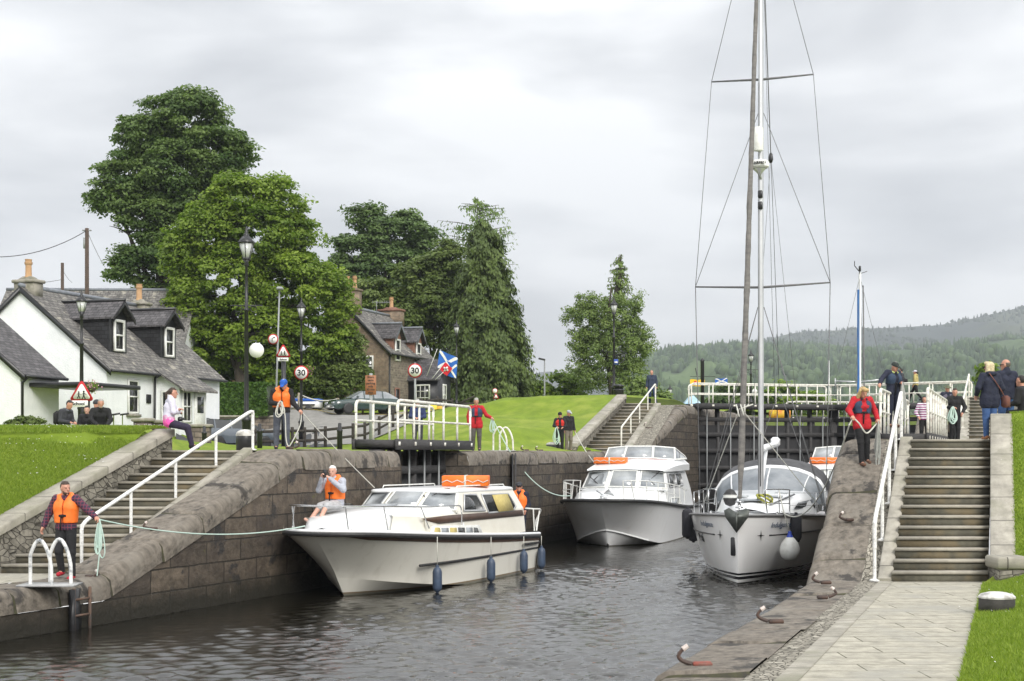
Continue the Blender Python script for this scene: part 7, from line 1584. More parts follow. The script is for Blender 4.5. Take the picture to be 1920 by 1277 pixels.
# right foreground rail: posts measured on the cobble strip
def rrail(label, ya, yb, za, zb, xa, xb, n, hgt, mat, endlow=True, sg=1):
    A, B = Vector((xa, ya, za)), Vector((xb, yb, zb)); t = wthing('handrail', label, 'handrail', A); up = Vector((0, 0, hgt)); posts = []
    for i in range(n):
        p = A.lerp(B, i / (n - 1)); posts.append((p, p + up * (.985)))
    d_ = (B - A).normalized()
    a0 = A + up; b0 = B + up
    top = [A + Vector((0, 0, hgt * .55)), A + up * .86] + arc(A + up * .86, A + up * 1.02, a0 + d_ * .35, 5)[1:] + [b0 - d_ * .25] + arc(b0 - d_ * .25, b0 + d_ * .05, B + up * .86, 5)[1:] + [B + up * .5]
    railing(t, posts, top, mat=mat); return t
rrail('long white handrail on five posts climbing beside the right foreground steps', 25.05, 30.2, Z0 + .02, .30, PX(1640, 25.05, 0).x, PX(1690, 30.2, 0).x, 5, 1.04, M_RAILW)
rrail('white handrail on posts climbing beside the left foreground steps', 26.75, 32.6, Z0 + .02, .09, PX(153, 26.75, 0).x, PX(474, 32.6, 0).x, 5, .92, M_RAILW)
rrail('white handrail climbing beside the distant left steps', 62.5, 72.0, .12, 2.50, PX(1165, 62.5, 0).x, PX(1229, 72, 0).x, 5, 1.05, M_RAIL)
rrail('white handrail beside the distant right steps behind the gate railings', 57.5, 65, .35, 2.62, PX(1798, 57.5, 0).x, PX(1817, 65, 0).x, 4, 1.05, M_RAIL)

def leaf(label, A, B, ztop, wd, nposts, railh, depth, frames=6, zbot=-2.0, sides=(1, -1), offs=(0, 0), thick=.26):
    """open or closed lock gate leaf from A to B (plan), walkway on top"""
    A, B = Vector((A[0], A[1], 0)), Vector((B[0], B[1], 0)); d_ = (B - A).normalized(); n = Vector((-d_.y, d_.x, 0)); L_ = (B - A).length
    t = wthing('lock_gate', label, 'lock gate', (A.x, A.y, ztop))
    def q(u, v, z): return A + d_ * u + n * v + Vector((0, 0, z))
    def bx(m, u0, u1, v0, v1, z0, z1): m.hexa([q(u0, v0, z0), q(u1, v0, z0), q(u1, v1, z0), q(u0, v1, z0), q(u0, v0, z1), q(u1, v0, z1), q(u1, v1, z1), q(u0, v1, z1)])
    m = MB(); bx(m, -.1, L_ + .1, -wd / 2, wd / 2, ztop - thick + .06, ztop)
    for v in (-wd / 2 - .07, wd / 2): bx(m, -.15, L_ + .15, v, v + .07, ztop - thick, ztop + .02)
    m.build('walkway', M_TIMBER, t)
    m = MB()
    for i in range(frames + 1):
        u = L_ * i / frames; bx(m, u - (.13 if i in (0, frames) else .06), u + (.13 if i in (0, frames) else .06), -.2, .16, zbot, ztop - thick)
    for z in (ztop - thick - .55, ztop - thick - 1.35, ztop - thick - 2.2, ztop - thick - 3.1, ztop - thick - 4.0):
        if z > zbot: bx(m, 0, L_, -.215, .14, z - .11, z + .11)
    m.build('timber_frame', M_TIMBER, t)
    m = MB(); bx(m, .05, L_ - .05, -.05, .05, zbot, ztop - thick - depth); m.build('planking', pm('gate_plank', (.026, .026, .028), (.016, .016, .017), 5, .8, st=(6, 6, 1)), t)
    m = MB()
    for i in range(frames): u = L_ * (i + .5) / frames; m.tube([q(u, -.23, zbot), q(u, -.23, ztop - thick)], .03, 6)
    m.build('paddle_rod', M_SGRY, t)
    for s_, (o0, o1) in zip(sides, offs):
        v = s_ * (wd / 2 + .02); posts = []
        for i in range(nposts): u = lerp(o0 + .02, L_ + o1 - .02, i / (nposts - 1)); posts.append((q(u, v, ztop - .16), q(u, v, ztop + railh - (.12 if i in (0, nposts - 1) else 0))))
        u0, u1 = o0, L_ + o1; r_ = .2
        top = [q(u0, v, ztop + railh - .3)] + arc(q(u0, v, ztop + railh - r_), q(u0, v, ztop + railh), q(u0 + r_, v, ztop + railh), 4) + arc(q(u1 - r_, v, ztop + railh), q(u1, v, ztop + railh), q(u1, v, ztop + railh - r_), 4) + [q(u1, v, ztop + railh - .3)]
        r2 = thing('railing', None, None); r2.parent = t; r2.name = 'railing'; KIDS.setdefault(t.name, []).append(r2)
        r2['wrel2'] = 1
        m = MB(); m.tube(top, .042, 8)
        m.build('top_rail', M_RAIL, r2, off=t.location, smooth=True)
        m = MB(); m.tube([q(u0, v, ztop + railh * .5), q(u1, v, ztop + railh * .5)], .03, 8); m.build('middle_rail', M_RAIL, r2, off=t.location, smooth=True)
        for a, b in posts:
            m = MB(); m.tube([a, b], .033, 8); m.box(a + Vector((0, 0, .06)), (.12, .12, .10), math.atan2(d_.y, d_.x)); m.build('post', M_RAIL, r2, off=t.location)
    return t
def XY(px, Y): return ((px - CX) / F * Y, Y)
leaf('open lock gate at the left recess with white rails over dark timber walkway', XY(706, 37.5), XY(847, 43.0), .37, 1.15, 6, 1.04, .55, 5, zbot=-2.6, offs=((0, 0), (0, 0)))
a_, b_ = XY(1740, 35.4), XY(1775, 43.6)
leaf('open right lock gate walkway with cream rails seen end on', (a_[0] - .60, a_[1]), (b_[0] - .60, b_[1]), .50, 1.1, 9, 1.12, .5, 6, zbot=-2.6, offs=((0, 0), (0, 0)), sides=(-1, 1))
leaf('closed left leaf of the far lock gates with white railings, behind the yacht mast', XY(1300, 74.6), XY(1560, 76.8), 2.62, 1.25, 8, 1.05, .85, 6, zbot=-4, offs=((0, 0), (-.4, 0)))
leaf('closed right leaf of the far lock gates with white railings and two walkers', XY(1566, 76.8), XY(1815, 72.6), 2.62, 1.25, 8, 1.05, .85, 6, zbot=-4, offs=((0, 0), (0, .4)))
m = MB(); A, B = Vector((*XY(1300, 76), 0)), Vector((*XY(1800, 77.5), 0)); m.hexa([A + Vector((0, 0, -4.3)), B + Vector((0, 0, -4.3)), B + Vector((0, .5, -4.3)), A + Vector((0, .5, -4.3)), A + Vector((0, 0, -.55)), B + Vector((0, 0, -.55)), B + Vector((0, .5, -.55)), A + Vector((0, .5, -.55))]); tag(m.build('lock_sill', M_FACE2), 'stone sill under the far lock gates', 'sill')
# canal beyond the far gates: higher water
m = MB(); m.grid([[(LE(y)[0], y, 1.3), (RE(y)[0], y, 1.3)] for y in (78, 86, 94.6)]); tag(m.build('upper_water', bpy.data.materials['canal_water']), kind='structure')
# further pair of gate rails
leaf('low white-railed gate further up the canal, glimpsed under the far gate walkway', XY(1480, 90), XY(1650, 92), 2.35, .8, 7, .95, .7, 4, zbot=.8, offs=((0, 0), (0, 0)))
m = MB(); a = Vector((*XY(1462, 79.5), 2.2)); m.box(a, (1.1, .7, .5), bev=.06); m.box(a + Vector((.2, -.1, .35)), (.5, .5, .3), bev=.05); tag(m.build('kit_bag', pm('yellow_orange_kit', (.75, .55, .03), (.65, .18, .03), 2.5)), 'yellow and orange kit bags on the far gate under the rails', 'bag')

# ---- ladders
def hoop_ladder(label, px, Y, z, h_, group=None):
    t = wthing('quay_ladder', label, 'ladder', PX(px, Y, z)); return t
def hoops(label, pts, z, hh, run, mat, zl, wmid=None):
    """pts: plan positions of hoops; each an inverted U running toward the water direction run"""
    t = wthing('quay_ladder', label, 'ladder', (pts[0][0], pts[0][1], z)); run = Vector(run)
    for p in pts:
        a = Vector((p[0], p[1], z)); m = MB()
        m.tube([a, a + Vector((0, 0, hh * .68))] + arc(a + Vector((0, 0, hh * .68)), a + Vector((0, 0, hh * 1.08)) + run * .3, a + Vector((0, 0, hh * .98)) + run * .55, 5)[1:] + arc(a + Vector((0, 0, hh * .98)) + run * .55, a + run * .85 + Vector((0, 0, hh * .85)), a + run + Vector((0, 0, hh * .45)), 5)[1:] + [a + run * 1.02], .032, 10)
        m.build('hoop_rail', mat, t, smooth=True)
    m = MB(); c = [Vector((p[0], p[1], z)) + run for p in pts]
    if wmid: c = [Vector((LE(y)[0] - .02, y, z)) for y in (24.7, 25.08)]; run = Vector((.01, 0, 0)); mk = MB(); mk.box((LE(24.9)[0] - .01, 24.9, -2.86), (.10, .50, 1.0)); mk.build('recess', M_BLACK, t)  # black box proud of the wall; its colour stands in for the slot's shade
    for p in c: m.tube([p + Vector((0, 0, -.1)) + run.normalized() * .12, Vector((p.x, p.y, zl)) + run.normalized() * .12], .03, 6)
    k = int((z - zl) / .28)
    for i in range(k): zz = z - .3 - i * .28; m.tube([Vector((c[0].x, c[0].y, zz)) + run.normalized() * .12, Vector((c[1].x, c[1].y, zz)) + run.normalized() * .12], .022, 6)
    m.build('ladder_rungs', pm('rusty_steel', (.07, .06, .055), (.14, .08, .05), 6, .8), t)
    m = MB(); m.box((sum(p[0] for p in pts) / len(pts) + .17, pts[0][1] + .1, z + .015), (.95, .6, .03)); m.build('base_plate', pm('galvanised_plate', (.42, .43, .43), (.30, .30, .30), 8, .5), t)
    return t
M_HOOP = pm('peeling_white_paint', (.74, .75, .74), (.68, .68, .66), 6, .45, c3=(.20, .22, .24), sc3=7)
e = LE(24.4); hoops('pair of peeling white hoop handrails of the ladder on the low left quay', [(PX(57, 24.1, 0).x, 24.1), (PX(94, 24.35, 0).x, 24.35)], Z0 + .01, .78, (.37, -.06, 0), M_HOOP, ZW - .3, True)
e = LE(48.6); hoops('white hoop handrails of the ladder beside the man in the red jacket', [(PX(925, 48.2, 0).x, 48.2), (PX(937, 49.0, 0).x, 49.0)], .09, .82, (.45, -.12, 0), M_RAIL, ZW)
# long vertical ladder slot on the far wall
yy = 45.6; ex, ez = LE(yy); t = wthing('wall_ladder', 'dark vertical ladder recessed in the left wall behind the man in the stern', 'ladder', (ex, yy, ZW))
m = MB(); m.box((ex + .03, yy, -1.55), (.05, .5, 3.1)); m.build('recess', M_BLACK, t)  # no cut in the wall: shade of the slot painted as a black strip
m = MB(); [m.tube([(ex + .12, yy - .2, z), (ex + .12, yy + .2, z)], .02, 5) for z in frange(-2.9, -.1, .28)]; [m.tube([(ex + .12, yy + s_, -3.1), (ex + .12, yy + s_, .02)], .03, 5) for s_ in (-.2, .2)]; m.build('rungs', M_TIMBER, t)

# ---- mooring hooks
M_IRON = pm('rusty_iron', (.045, .035, .032), (.09, .05, .035), 9, .7, bump=.004); M_IRW = pm('white_tipped_iron', (.70, .66, .62), (.45, .36, .32), 12, .6)
def hook(label, px, py, z, face=0, s=1.0, kind=0, Y=None):
    Y = Y or (z * F / (HY - py)); s *= .62; p = PX(px, Y, z); t = wthing('mooring_hook', label, 'mooring hook', p, 'iron mooring hooks on the coping'); d_ = Vector((math.cos(R(face)), math.sin(R(face)), 0))
    q = [p + d_ * .12 + Vector((0, 0, .04)), p - d_ * .08 * s + Vector((0, 0, .04)), p - d_ * .2 * s + Vector((0, 0, .07)), p - d_ * .26 * s + Vector((0, 0, .16 * s)), p - d_ * .20 * s + Vector((0, 0, .25 * s)), p - d_ * .13 * s + Vector((0, 0, .30 * s))]
    m = MB(); m.tube(lin(q[1:], 12), [.026 - .0009 * i for i in range(13)], 8); m.build('hook', M_IRON, t, smooth=True)
    m = MB(); m.box(p + d_ * .05 + Vector((0, 0, .035)), (.26 * s, .10, .06), R(face), bev=.015); m.build('base_block', pm('red_painted_block', (.28, .05, .03), (.12, .06, .045), 6) if kind == 1 else M_IRON, t)
    m = MB(); m.tube([q[4], q[5]], [.030, .026], 8); m.build('tip', M_IRW, t, smooth=True); return t
def zr(py, px):
    """height on right coping slope for a pixel"""
    lo, hi = 24.0, 32.0
    for _ in range(40):
        Y = (lo + hi) / 2
        if HY - RE(Y)[1] / Y * F > py: lo = Y
        else: hi = Y
    return RE(Y)[1], Y
hook('mooring hook with red block nearest the camera on the right coping', 1308, 1252, Z0 + .01, 0, 1.25, 1)
hook('mooring hook on the right quay above the nearest one', 1448, 1170, Z0 + .01, 0, 1.2)
hook('low mooring hook lying at the bend of the right coping', 1548, 1124, Z0 + .01, 180, 1.0)
hook('white-topped mooring hook beside the yacht bow at the wall bend', 1543, 1096, Z0 + .02, 0, 1.1)
z_, Y_ = zr(980, 1590); hook('white-tipped mooring hook halfway up the right sloping coping', 1588, 980, z_ + .02, 20, 1.0, 0, Y_)
Yh = 27.55; hook('white-tipped mooring hook on the left sloping coping', 283, 1028, LE(Yh)[1] + .01, 30, .9, 0, Yh)
hook('small mooring hook at the foot of the left handrail', 172, 1090, Z0 + .01, 180, .8, 0, 25.6)
for (px, Y, lab) in ((548, 33.0, 'mooring hook at the feet of the man in the blue cap'), (800, 42, 'mooring hook beside the left gate walkway'), (985, 51, 'first small mooring hook right of the white ladder hoops'), (1012, 54, 'small mooring hook left of the dark bollard by the couple'), (1102, 60, 'small mooring hook at the foot of the distant left steps')): hook(lab, px, 845, .10, 180 if px < 600 else 0, 1.0, 0, Y)
z_, Y_ = 1.2, 68.0; hook('mooring hook on the distant sloping coping', 1217, 806, LE(66.5)[1] + .02, 20, 1.6, 0, 66.5)

# ---- bollards
def bollard(label, p, r_, h_, dome=True, name='bollard', body=None):
    t = wthing(name, label, 'bollard', p); m = MB(); m.lathe([(r_, -.02), (r_, h_ * .7), (r_ * .97, h_ * .72)], p, 20); m.build('body', body or M_BLACK, t)
    m = MB(); m.lathe([(r_ * 1.03, h_ * .68), (r_ * 1.03, h_ * .76), (r_ * .9, h_ * .88), (r_ * .5, h_ * .98), (.02, h_)], p, 20); m.build('white_cap', pm('chalky_white_cap', (.62, .61, .58), (.48, .47, .44), 5, .8, c3=(.25, .24, .22), sc3=5), t, smooth=True); return t
Yb = 19.9; bollard('squat round bollard with white domed top on the right grass', PX(1869, Yb, -2.20), .245, .27, body=pm('dark_stone', (.07, .065, .06), (.04, .038, .035), 5, .9, bump=.01))
bollard('black drum bollard with white cap beside the couple', PX(1040, 60.5, .09), .36, .42)
bollard('tall black drum with white cap behind the top of the left handrail', PX(460, 34.2, .09), .22, .50)
bollard('black drum with white cap at the top of the distant left steps', PX(1163, 71.8, 2.5), .30, .40)
p = PX(1160, 73.5, 2.5); t = wthing('litter_bin', 'black litter bin beside the far lamp post', 'litter bin', p); m = MB(); m.lathe([(.24, 0), (.27, .1), (.27, .75), (.29, .78), (.29, .84)], p, 16); m.build('bin_body', M_BLACK, t); m = MB(); m.lathe([(.24, .84), (.24, .95), (.30, .98), (.28, 1.05), (.05, 1.1)], p, 16); m.build('bin_lid', M_BLACK, t)

# ---- lamp posts
M_LGLASS = pm('lamp_glass', (.55, .57, .55), (.40, .42, .40), 3, .08, spec=.7)
def lamp(label, px, Y, zb, top_py, cls=1.0, arms=None, group='black Victorian lamp posts'):
    b = PX(px, Y, zb); H = (HY - top_py) / F * Y - zb; s = cls; t = wthing('lamp_post', label, 'lamp post', b, group)
    m = MB(); m.lathe([(.13, 0), (.13, .9), (.15, .92), (.15, 1.0), (.10, 1.05), (.075, 1.2), (.06, H * .62), (.085, H * .62 + .02), (.085, H * .62 + .08), (.05, H * .62 + .1), (.042, H - 1.25 * s), (.08, H - 1.22 * s), (.05, H - 1.12 * s), (.12, H - 1.02 * s)], b, 12); m.build('post', M_BLACK, t)
    m = MB(); z0 = H - 1.02 * s; c = b + Vector((0, 0, z0)); ph = R(30)
    gl_ = MB(); gl_.lathe([(.12 * s, .02), (.235 * s, .48 * s)], c, 6, ph=ph); g = gl_.build('lantern_glass', M_LGLASS, t)
    m.lathe([(.27 * s, .48 * s), (.28 * s, .52 * s), (.16 * s, .66 * s), (.09 * s, .72 * s), (.10 * s, .76 * s), (.05 * s, .80 * s), (.055 * s, .86 * s), (.03 * s, .9 * s), (.035 * s, .94 * s), (.008, 1.02 * s)], c, 6, ph=ph); m.lathe([(.13 * s, -.02), (.135 * s, .03 * s)], c, 6, ph=ph)
    for k in range(6): a = ph + k * R(60); m.tube([c + Vector((.122 * s * math.cos(a), .122 * s * math.sin(a), .02)), c + Vector((.24 * s * math.cos(a), .24 * s * math.sin(a), .49 * s))], .012 * s, 4)
    m.build('lantern_frame', M_BLACK, t)
    if arms:
        m = MB(); z = arms; m.tube([b + Vector((-.5, 0, z)), b + Vector((.5, 0, z))], .018, 5)
        for s_ in (1, -1): m.tube([b + Vector((s_ * (.06 + .02 * k + .0), 0, z - .22 + .02 * k)) if False else b + Vector((s_ * (.22 + .10 * math.cos(k * .8)), 0, z - .11 + .09 * math.sin(k * .8))) for k in range(8)], .012, 4)
        m.build('scroll_arm', M_BLACK, t)
    return t
L1 = lamp('tall black lamp post at the top of the left steps with a blank white disc', 462, 44, .09, 424, 1.0, arms=(851 - 573) / F * 44 - .09)
p = PX(481, 44, (851 - 657) / F * 44); t = wthing('disc_sign', 'blank white round disc hanging from the tall lamp post bracket', 'sign', p); m = MB()
m.M = Matrix.Translation(p) @ Matrix.Rotation(R(90), 4, 'X'); m.lathe([(.23, -.012), (.23, .012)], (0, 0, 0), 28); m.M = None; m.build('disc', pm('plain_white', (.8, .8, .79), (.78, .78, .77)), t); m = MB(); m.tube([p + Vector((-.33, 0, .30)), p + Vector((0, 0, .30)), p + Vector((0, 0, .22))], .015, 5); m.build('bracket', M_BLACK, t)
lamp('black lamp post rising in front of the white cottage', 153, 50, .65, 543, .80)
lamp('black lamp post carrying the left 30 sign with a flower basket', 565, 70, 0.6, 558, .95)
lamp('black lamp post against the big conifer right of the flags', 856, 100, 2.6, 600, .95)
lamp('black lamp post by the larch at the top of the distant left steps', 1151, 74, 2.5, 556, .85, arms=2.8)
lamp('black lamp post behind the far gate seen left of the yacht mast', 1408, 98, 2.6, 655, .85, arms=3.2)
lamp('small distant black lamp post left of the far gate', 1256, 130, 2.6, 720, .95)
# flower baskets
def basket(label, p, seed):
    rnd = np.random.default_rng(seed); t = wthing('flower_basket', label, 'flower basket', p); m = MB(); m.lathe([(.03, -.16), (.13, -.1), (.17, 0)], p, 12); m.build('basket', M_SOIL, t)
    n = 260; C = np.array(p) + rnd.normal(0, .11, (n, 3)) + np.array([0, 0, .06]); Nn = rnd.normal(size=(n, 3)); Nn /= np.linalg.norm(Nn, axis=1, keepdims=True)
    V, Fc = leaf_quads(C[:170], Nn[:170], np.full(170, .045), rnd); np_mesh('leaves', V, Fc, LV_LIGHT, t, attr=np.repeat(rnd.random(170), 4), off=t.location)
    V, Fc = leaf_quads(C[170:], Nn[170:], np.full(90, .035), rnd); np_mesh('flowers', V, Fc, pm('pink_petals', (.65, .12, .30), (.70, .50, .55), 20), t, off=t.location)
basket('flower basket with pink blooms by the left triangular sign', PX(172, 50, (851 - 727) / F * 50), 1)
basket('flower basket with pink blooms on the lamp post with the 30 sign', PX(578, 70, (851 - 694) / F * 70), 2)

# ---- road signs
M_SRED = pm('sign_red', (.50, .015, .02), (.44, .012, .018), 5, .4); M_SWH = pm('sign_white', (.80, .80, .78), (.74, .74, .72), 5, .4); M_SBLK = pm('sign_black', (.012, .012, .012)); M_SBRN = pm('brown_sign_face', (.30, .12, .05), (.25, .10, .045), 5)
def discg(t, c, r_, ring_, name='face', y=-.02):
    m = MB(); m.M = Matrix.Translation(c) @ Matrix.Rotation(R(90), 4, 'X'); m.lathe([(r_, -.01), (r_, .01)], (0, 0, 0), 32); m.M = None; f_ = m.build(name, M_SRED if ring_ else M_SWH, t)
    if ring_: m = MB(); m.M = Matrix.Translation(c + Vector((0, -.016, 0))) @ Matrix.Rotation(R(90), 4, 'X'); m.lathe([(r_ - ring_, -.01), (r_ - ring_, .01)], (0, 0, 0), 32); m.M = None; m.build('white_field', M_SWH, t)
    return f_
def polet(t, c, zb, r_=.04, mat=None, up=.1): m = MB(); m.tube([(c.x, c.y + .03 + r_, zb), (c.x, c.y + .03 + r_, c.z + up)], r_, 8); m.build('pole', mat or M_SGRY, t)
def txt(t, s, c, size, mat=None, off=.006, sx=1.0): return text_obj(s, size, mat or M_SBLK, frame_mat(c, (1, 0, 0)), t, ext=.004, off=off, sx=sx)
def sign30(label, px, py, Y, zb, pole=True, rpx=13.5):
    c = P(px, py, Y); r_ = rpx / F * Y; t = wthing('speed_limit_sign', label, 'road sign', (c.x, c.y, zb if pole else c.z)); discg(t, c, r_, r_ * .17); txt(t, '30', c + Vector((0, -.034, -.01)), r_ * 1.15, off=.012)
    if pole: polet(t, c, zb, .045, up=.35)
    return t
sign30('round 30 speed sign on the black lamp post behind the man in the blue cap', 565, 699, 69.6, 0, pole=False)
s30 = sign30('round 30 speed sign on a grey pole in front of the stone house porch', 778, 695, 62, 1.0)
def tri(t, c, s, mat, dy):
    h_ = s * .866; m = MB(); r_ = s * .06; pts = []
    for k, a in enumerate((90, 210, 330)):
        v = Vector((math.cos(R(a)), 0, math.sin(R(a)))) * (s * .577 - r_ * 2); pts += [c + v + Vector((math.cos(R(a + d_)), 0, math.sin(R(a + d_)))) * r_ * 1.6 for d_ in (-50, 0, 50)]
    m.slab([p + Vector((0, dy, 0)) for p in pts], (0, .012, 0)); return m.build('triangle', mat, t)
def kids(t, c, s):
    """two walking children, black silhouettes"""
    m = MB()
    for ox, sc_ in ((-.14, .85), (.12, 1.0)):
        q = lambda x, z: c + Vector(((ox + x * sc_) * s, 0, (z * sc_ - .06) * s))
        for pl_ in ([q(-.03, .13), q(.03, .13), q(.035, -.05), q(-.04, -.05)], [q(-.03, -.04), q(.02, -.04), q(-.07, -.22), q(-.11, -.20)], [q(-.01, -.04), q(.04, -.04), q(.10, -.21), q(.05, -.22)], [q(.0, .12), q(.02, .08), q(.13, .0), q(.12, .03)], [q(-.02, .12), q(-.04, .08), q(-.12, .0), q(-.11, .03)]): m.slab(pl_, (0, .006, 0))
        m.slab([q(.05 * math.cos(a), .185 + .05 * math.sin(a)) for a in np.linspace(0, 5.6, 8)], (0, .006, 0))
    return m
def school(label, px, py, Y, s, tx, ty, zb, pole=M_SGRY, pr=.05, platew=None):
    c = P(px, py, Y); t = wthing('school_sign', label, 'road sign', (c.x, c.y, zb)); tri(t, c, s, M_SRED, 0); tri(t, c - Vector((0, 0, 0)), s * .74, M_SWH, -.012); m = kids(t, c + Vector((0, -.022, -.01)), s * .85); m.build('children_symbol', M_SBLK, t)
    q = P(tx, ty, Y); w_ = platew or s * .85; m = MB(); m.box(q, (w_, .02, w_ * .34), bev=.006); pl_ = m.build('plate', M_SWH, t); txt(t, 'School', q + Vector((0, -.016, 0)), w_ * .25, off=.004)
    polet(t, c, zb, pr, pole); return t
school('triangular children crossing sign with School plate by the seated group', 153, 738, 47, .76, 147, 757, .7, pole=M_BLACK, platew=.62)
school('triangular children crossing sign with School plate behind the man in the blue cap', 531, 661, 60, .60, 531, 674, .3, pole=M_BLACK, pr=.10, platew=.44)
# pale lamp column with no-right-turn style sign
c = P(512, 636, 66); t = wthing('turn_sign', 'faded red-ringed round sign on a thin pale pole beside the School sign', 'road sign', (P(517, 636, 66).x, 66, .6)); discg(t, c, .24, .045)
m = MB(); m.tube([c + Vector((-.04, -.03, -.1)), c + Vector((-.04, -.03, .04)), c + Vector((.05, -.03, .08))], .018, 5); m.slab([c + Vector((.03, -.03, .14)), c + Vector((.03, -.03, .02)), c + Vector((.11, -.03, .08))], (0, .006, 0)); m.build('arrow', M_SBLK, t)
b = PX(515, 66.1, .5); m = MB(); m.tube([b, PX(524, 66.1, (851 - 545) / F * 66)], [.055, .035], 8); m.build('pale_pole', M_SGRY, t); m = MB(); q = PX(525, 66, (851 - 541) / F * 66); m.box(q, (.28, .4, .14), bev=.04); m.build('lamp_head', M_SGRY, t)
# brown parking sign
c = P(695, 722, 60); t = wthing('parking_sign', 'brown parking notice on a pale post behind the gate rails', 'sign', (c.x, 60, .4)); m = MB(); m.box(c, (.46, .03, .82), bev=.01); m.build('board', M_SBRN, t)
for i, s in enumerate(('Short', 'term', 'parking', 'only', '30 min', 'max')): txt(t, s, c + Vector((0, -.02, .33 - i * .13)), .125, M_SBLK, off=.002)
polet(t, c, .3, .07, M_SGRY, up=.5)
# small far signs
c = P(928, 733, 92); t = wthing('speed_limit_sign', 'tiny round red-ringed sign above a triangular sign at the lawn crest', 'road sign', (c.x, 92, 2.6)); discg(t, c, .17, .03); polet(t, c, 2.6, .03); tri(t, P(930, 744, 92), .38, M_SRED, 0); tri(t, P(930, 744, 92), .24, M_SWH, -.012)
c = P(1153, 679, 73.9); t = wthing('blue_notice', 'small blue and white notice on the far lamp post', 'sign', c); m = MB(); m.box(c + Vector((.05, -.1, 0)), (.22, .02, .28)); m.build('board', pm('notice_blue', (.05, .10, .40)), t); m = MB(); m.box(c + Vector((.05, -.115, -.02)), (.16, .01, .08)); m.build('white_symbol', M_SWH, t)
c = P(1162, 672, 73.9); t = wthing('round_bracket_sign', 'round black openwork bracket sign on the far lamp post', 'sign', c); m = MB(); m.tube([c + Vector((.24 * math.cos(a), -.02, .24 * math.sin(a))) for a in np.linspace(0, 6.283, 20)], .03, 5); [m.box(c + Vector((x, -.02, 0)), (.03, .03, .25)) for x in (-.1, 0, .1)]; m.build('ring', M_BLACK, t)
c = P(1457, 716, 80) if False else P(1415, 734, 79); t = wthing('disc_sign', 'small blank white disc behind the far railings left of the yacht mast', 'sign', c); m = MB(); m.M = Matrix.Translation(c) @ Matrix.Rotation(R(90), 4, 'X'); m.lathe([(.15, -.01), (.15, .01)], (0, 0, 0), 20); m.M = None; m.build('disc', M_WHITE, t); m = MB(); m.tube([c + Vector((0, .03, .1)), (c.x, c.y + .03, 2.6)], .02, 5); m.build('stem', M_BLACK, t)
# small street light left of larch
b = PX(1021, 112, 2.6); t = wthing('street_light', 'slim street light left of the larch', 'street light', b); zt = (851 - 674) / F * 112; m = MB(); m.tube([b, PX(1021, 112, zt)], [.08, .05], 8); m.build('pole', M_SGRY, t); m = MB(); m.box(PX(1016, 112, zt + .02), (.55, .25, .14), ry=R(12), bev=.04); m.build('lamp_head', M_DG if 'M_DG' in globals() else M_BLACK, t)

# ---- flags
def flagmesh(m, c, w_, h_, ux, uz, wave=.05, uv=None, n=10, mat=0, dy=0):
    rows = []
    for i in range(n + 1):
        u = uv[0] + (uv[1] - uv[0]) * i / n if uv else i / n; r_ = []
        for k in range(2): v = (uv[2], uv[3])[k] if uv else k; r_.append(c + ux * u * w_ + uz * v * h_ + Vector((0, wave * math.sin(u * 7) + dy, -.10 * u * u * h_ + .02 * math.sin(u * 9))))
        rows.append(r_)
    m.cur = mat; m.grid(rows)
def quadstrip(m, c, w_, h_, ux, uz, a, b, th, wave, dy, mat):
    """diagonal band from uv a to uv b"""
    a, b = Vector(a), Vector(b); d_ = (b - a); pr = Vector((-d_.y * h_ , d_.x * w_)) ; nn = Vector((-d_.y, d_.x)).normalized() * th; rows = []
    for i in range(11):
        p = a.lerp(b, i / 10); r_ = []
        for s_ in (1, -1): q = p + nn * s_; u, v = min(1, max(0, q.x)), min(1, max(0, q.y)); r_.append(c + ux * u * w_ + uz * v * h_ + Vector((0, wave * math.sin(u * 7) + dy, -.10 * u * u * h_ + .02 * math.sin(u * 9))))
        rows.append(r_)
    m.cur = mat; m.grid(rows)
M_FBL = pm('flag_blue', (.02, .14, .50), (.015, .10, .40), 3, .8); M_FRD = pm('flag_red', (.60, .015, .03), (.5, .012, .02), 3, .8); M_FYL = pm('flag_yellow', (.85, .55, .02), (.75, .45, .02), 3, .8)
def saltire(label, c, w_, h_, ang, pole=None, name='saltire_flag'):
    ux = Vector((math.cos(R(ang)), 0, math.sin(R(ang)))); uz = Vector((-math.sin(R(ang)) * .4, 0, 1)).normalized(); t = wthing(name, label, 'flag', c); m = MB(); flagmesh(m, c, w_, h_, ux, uz); m.mat(0)
    m.build('cloth', [M_FBL], t); m = MB(); quadstrip(m, c, w_, h_, ux, uz, (0, 0), (1, 1), .075, .05, -.02, 0); quadstrip(m, c, w_, h_, ux, uz, (0, 1), (1, 0), .075, .05, -.024, 0); m.build('white_cross', [M_WHITE], t)
    if pole: m = MB(); m.tube(pole, .018, 5); m.build('flag_pole', M_WHITE, t)
    return t
Yf = 92.0; saltire('blue and white saltire flag flying from the dark porch', P(820, 690, Yf), 1.25, 1.15, -18, [P(800, 705, Yf), P(820, 654, Yf)])
saltire('second smaller blue saltire flag hanging below the first at the porch', P(833, 703, Yf - .3), .78, .9, -12)
c = P(824, 693, Yf - .5); t = wthing('red_flag', 'red flag with white cross on the porch flag poles', 'flag', c); ux, uz = Vector((.75, 0, -.25)), Vector((-.30, 0, .95)); m = MB(); m.M = Matrix.Translation(c) @ Matrix.Rotation(R(38), 4, 'Y'); q0 = Vector((0, 0, 0)); flagmesh(m, q0, .62, .60, Vector((1, 0, 0)), Vector((0, 0, 1)), .03); m.build('cloth', [M_FRD], t)
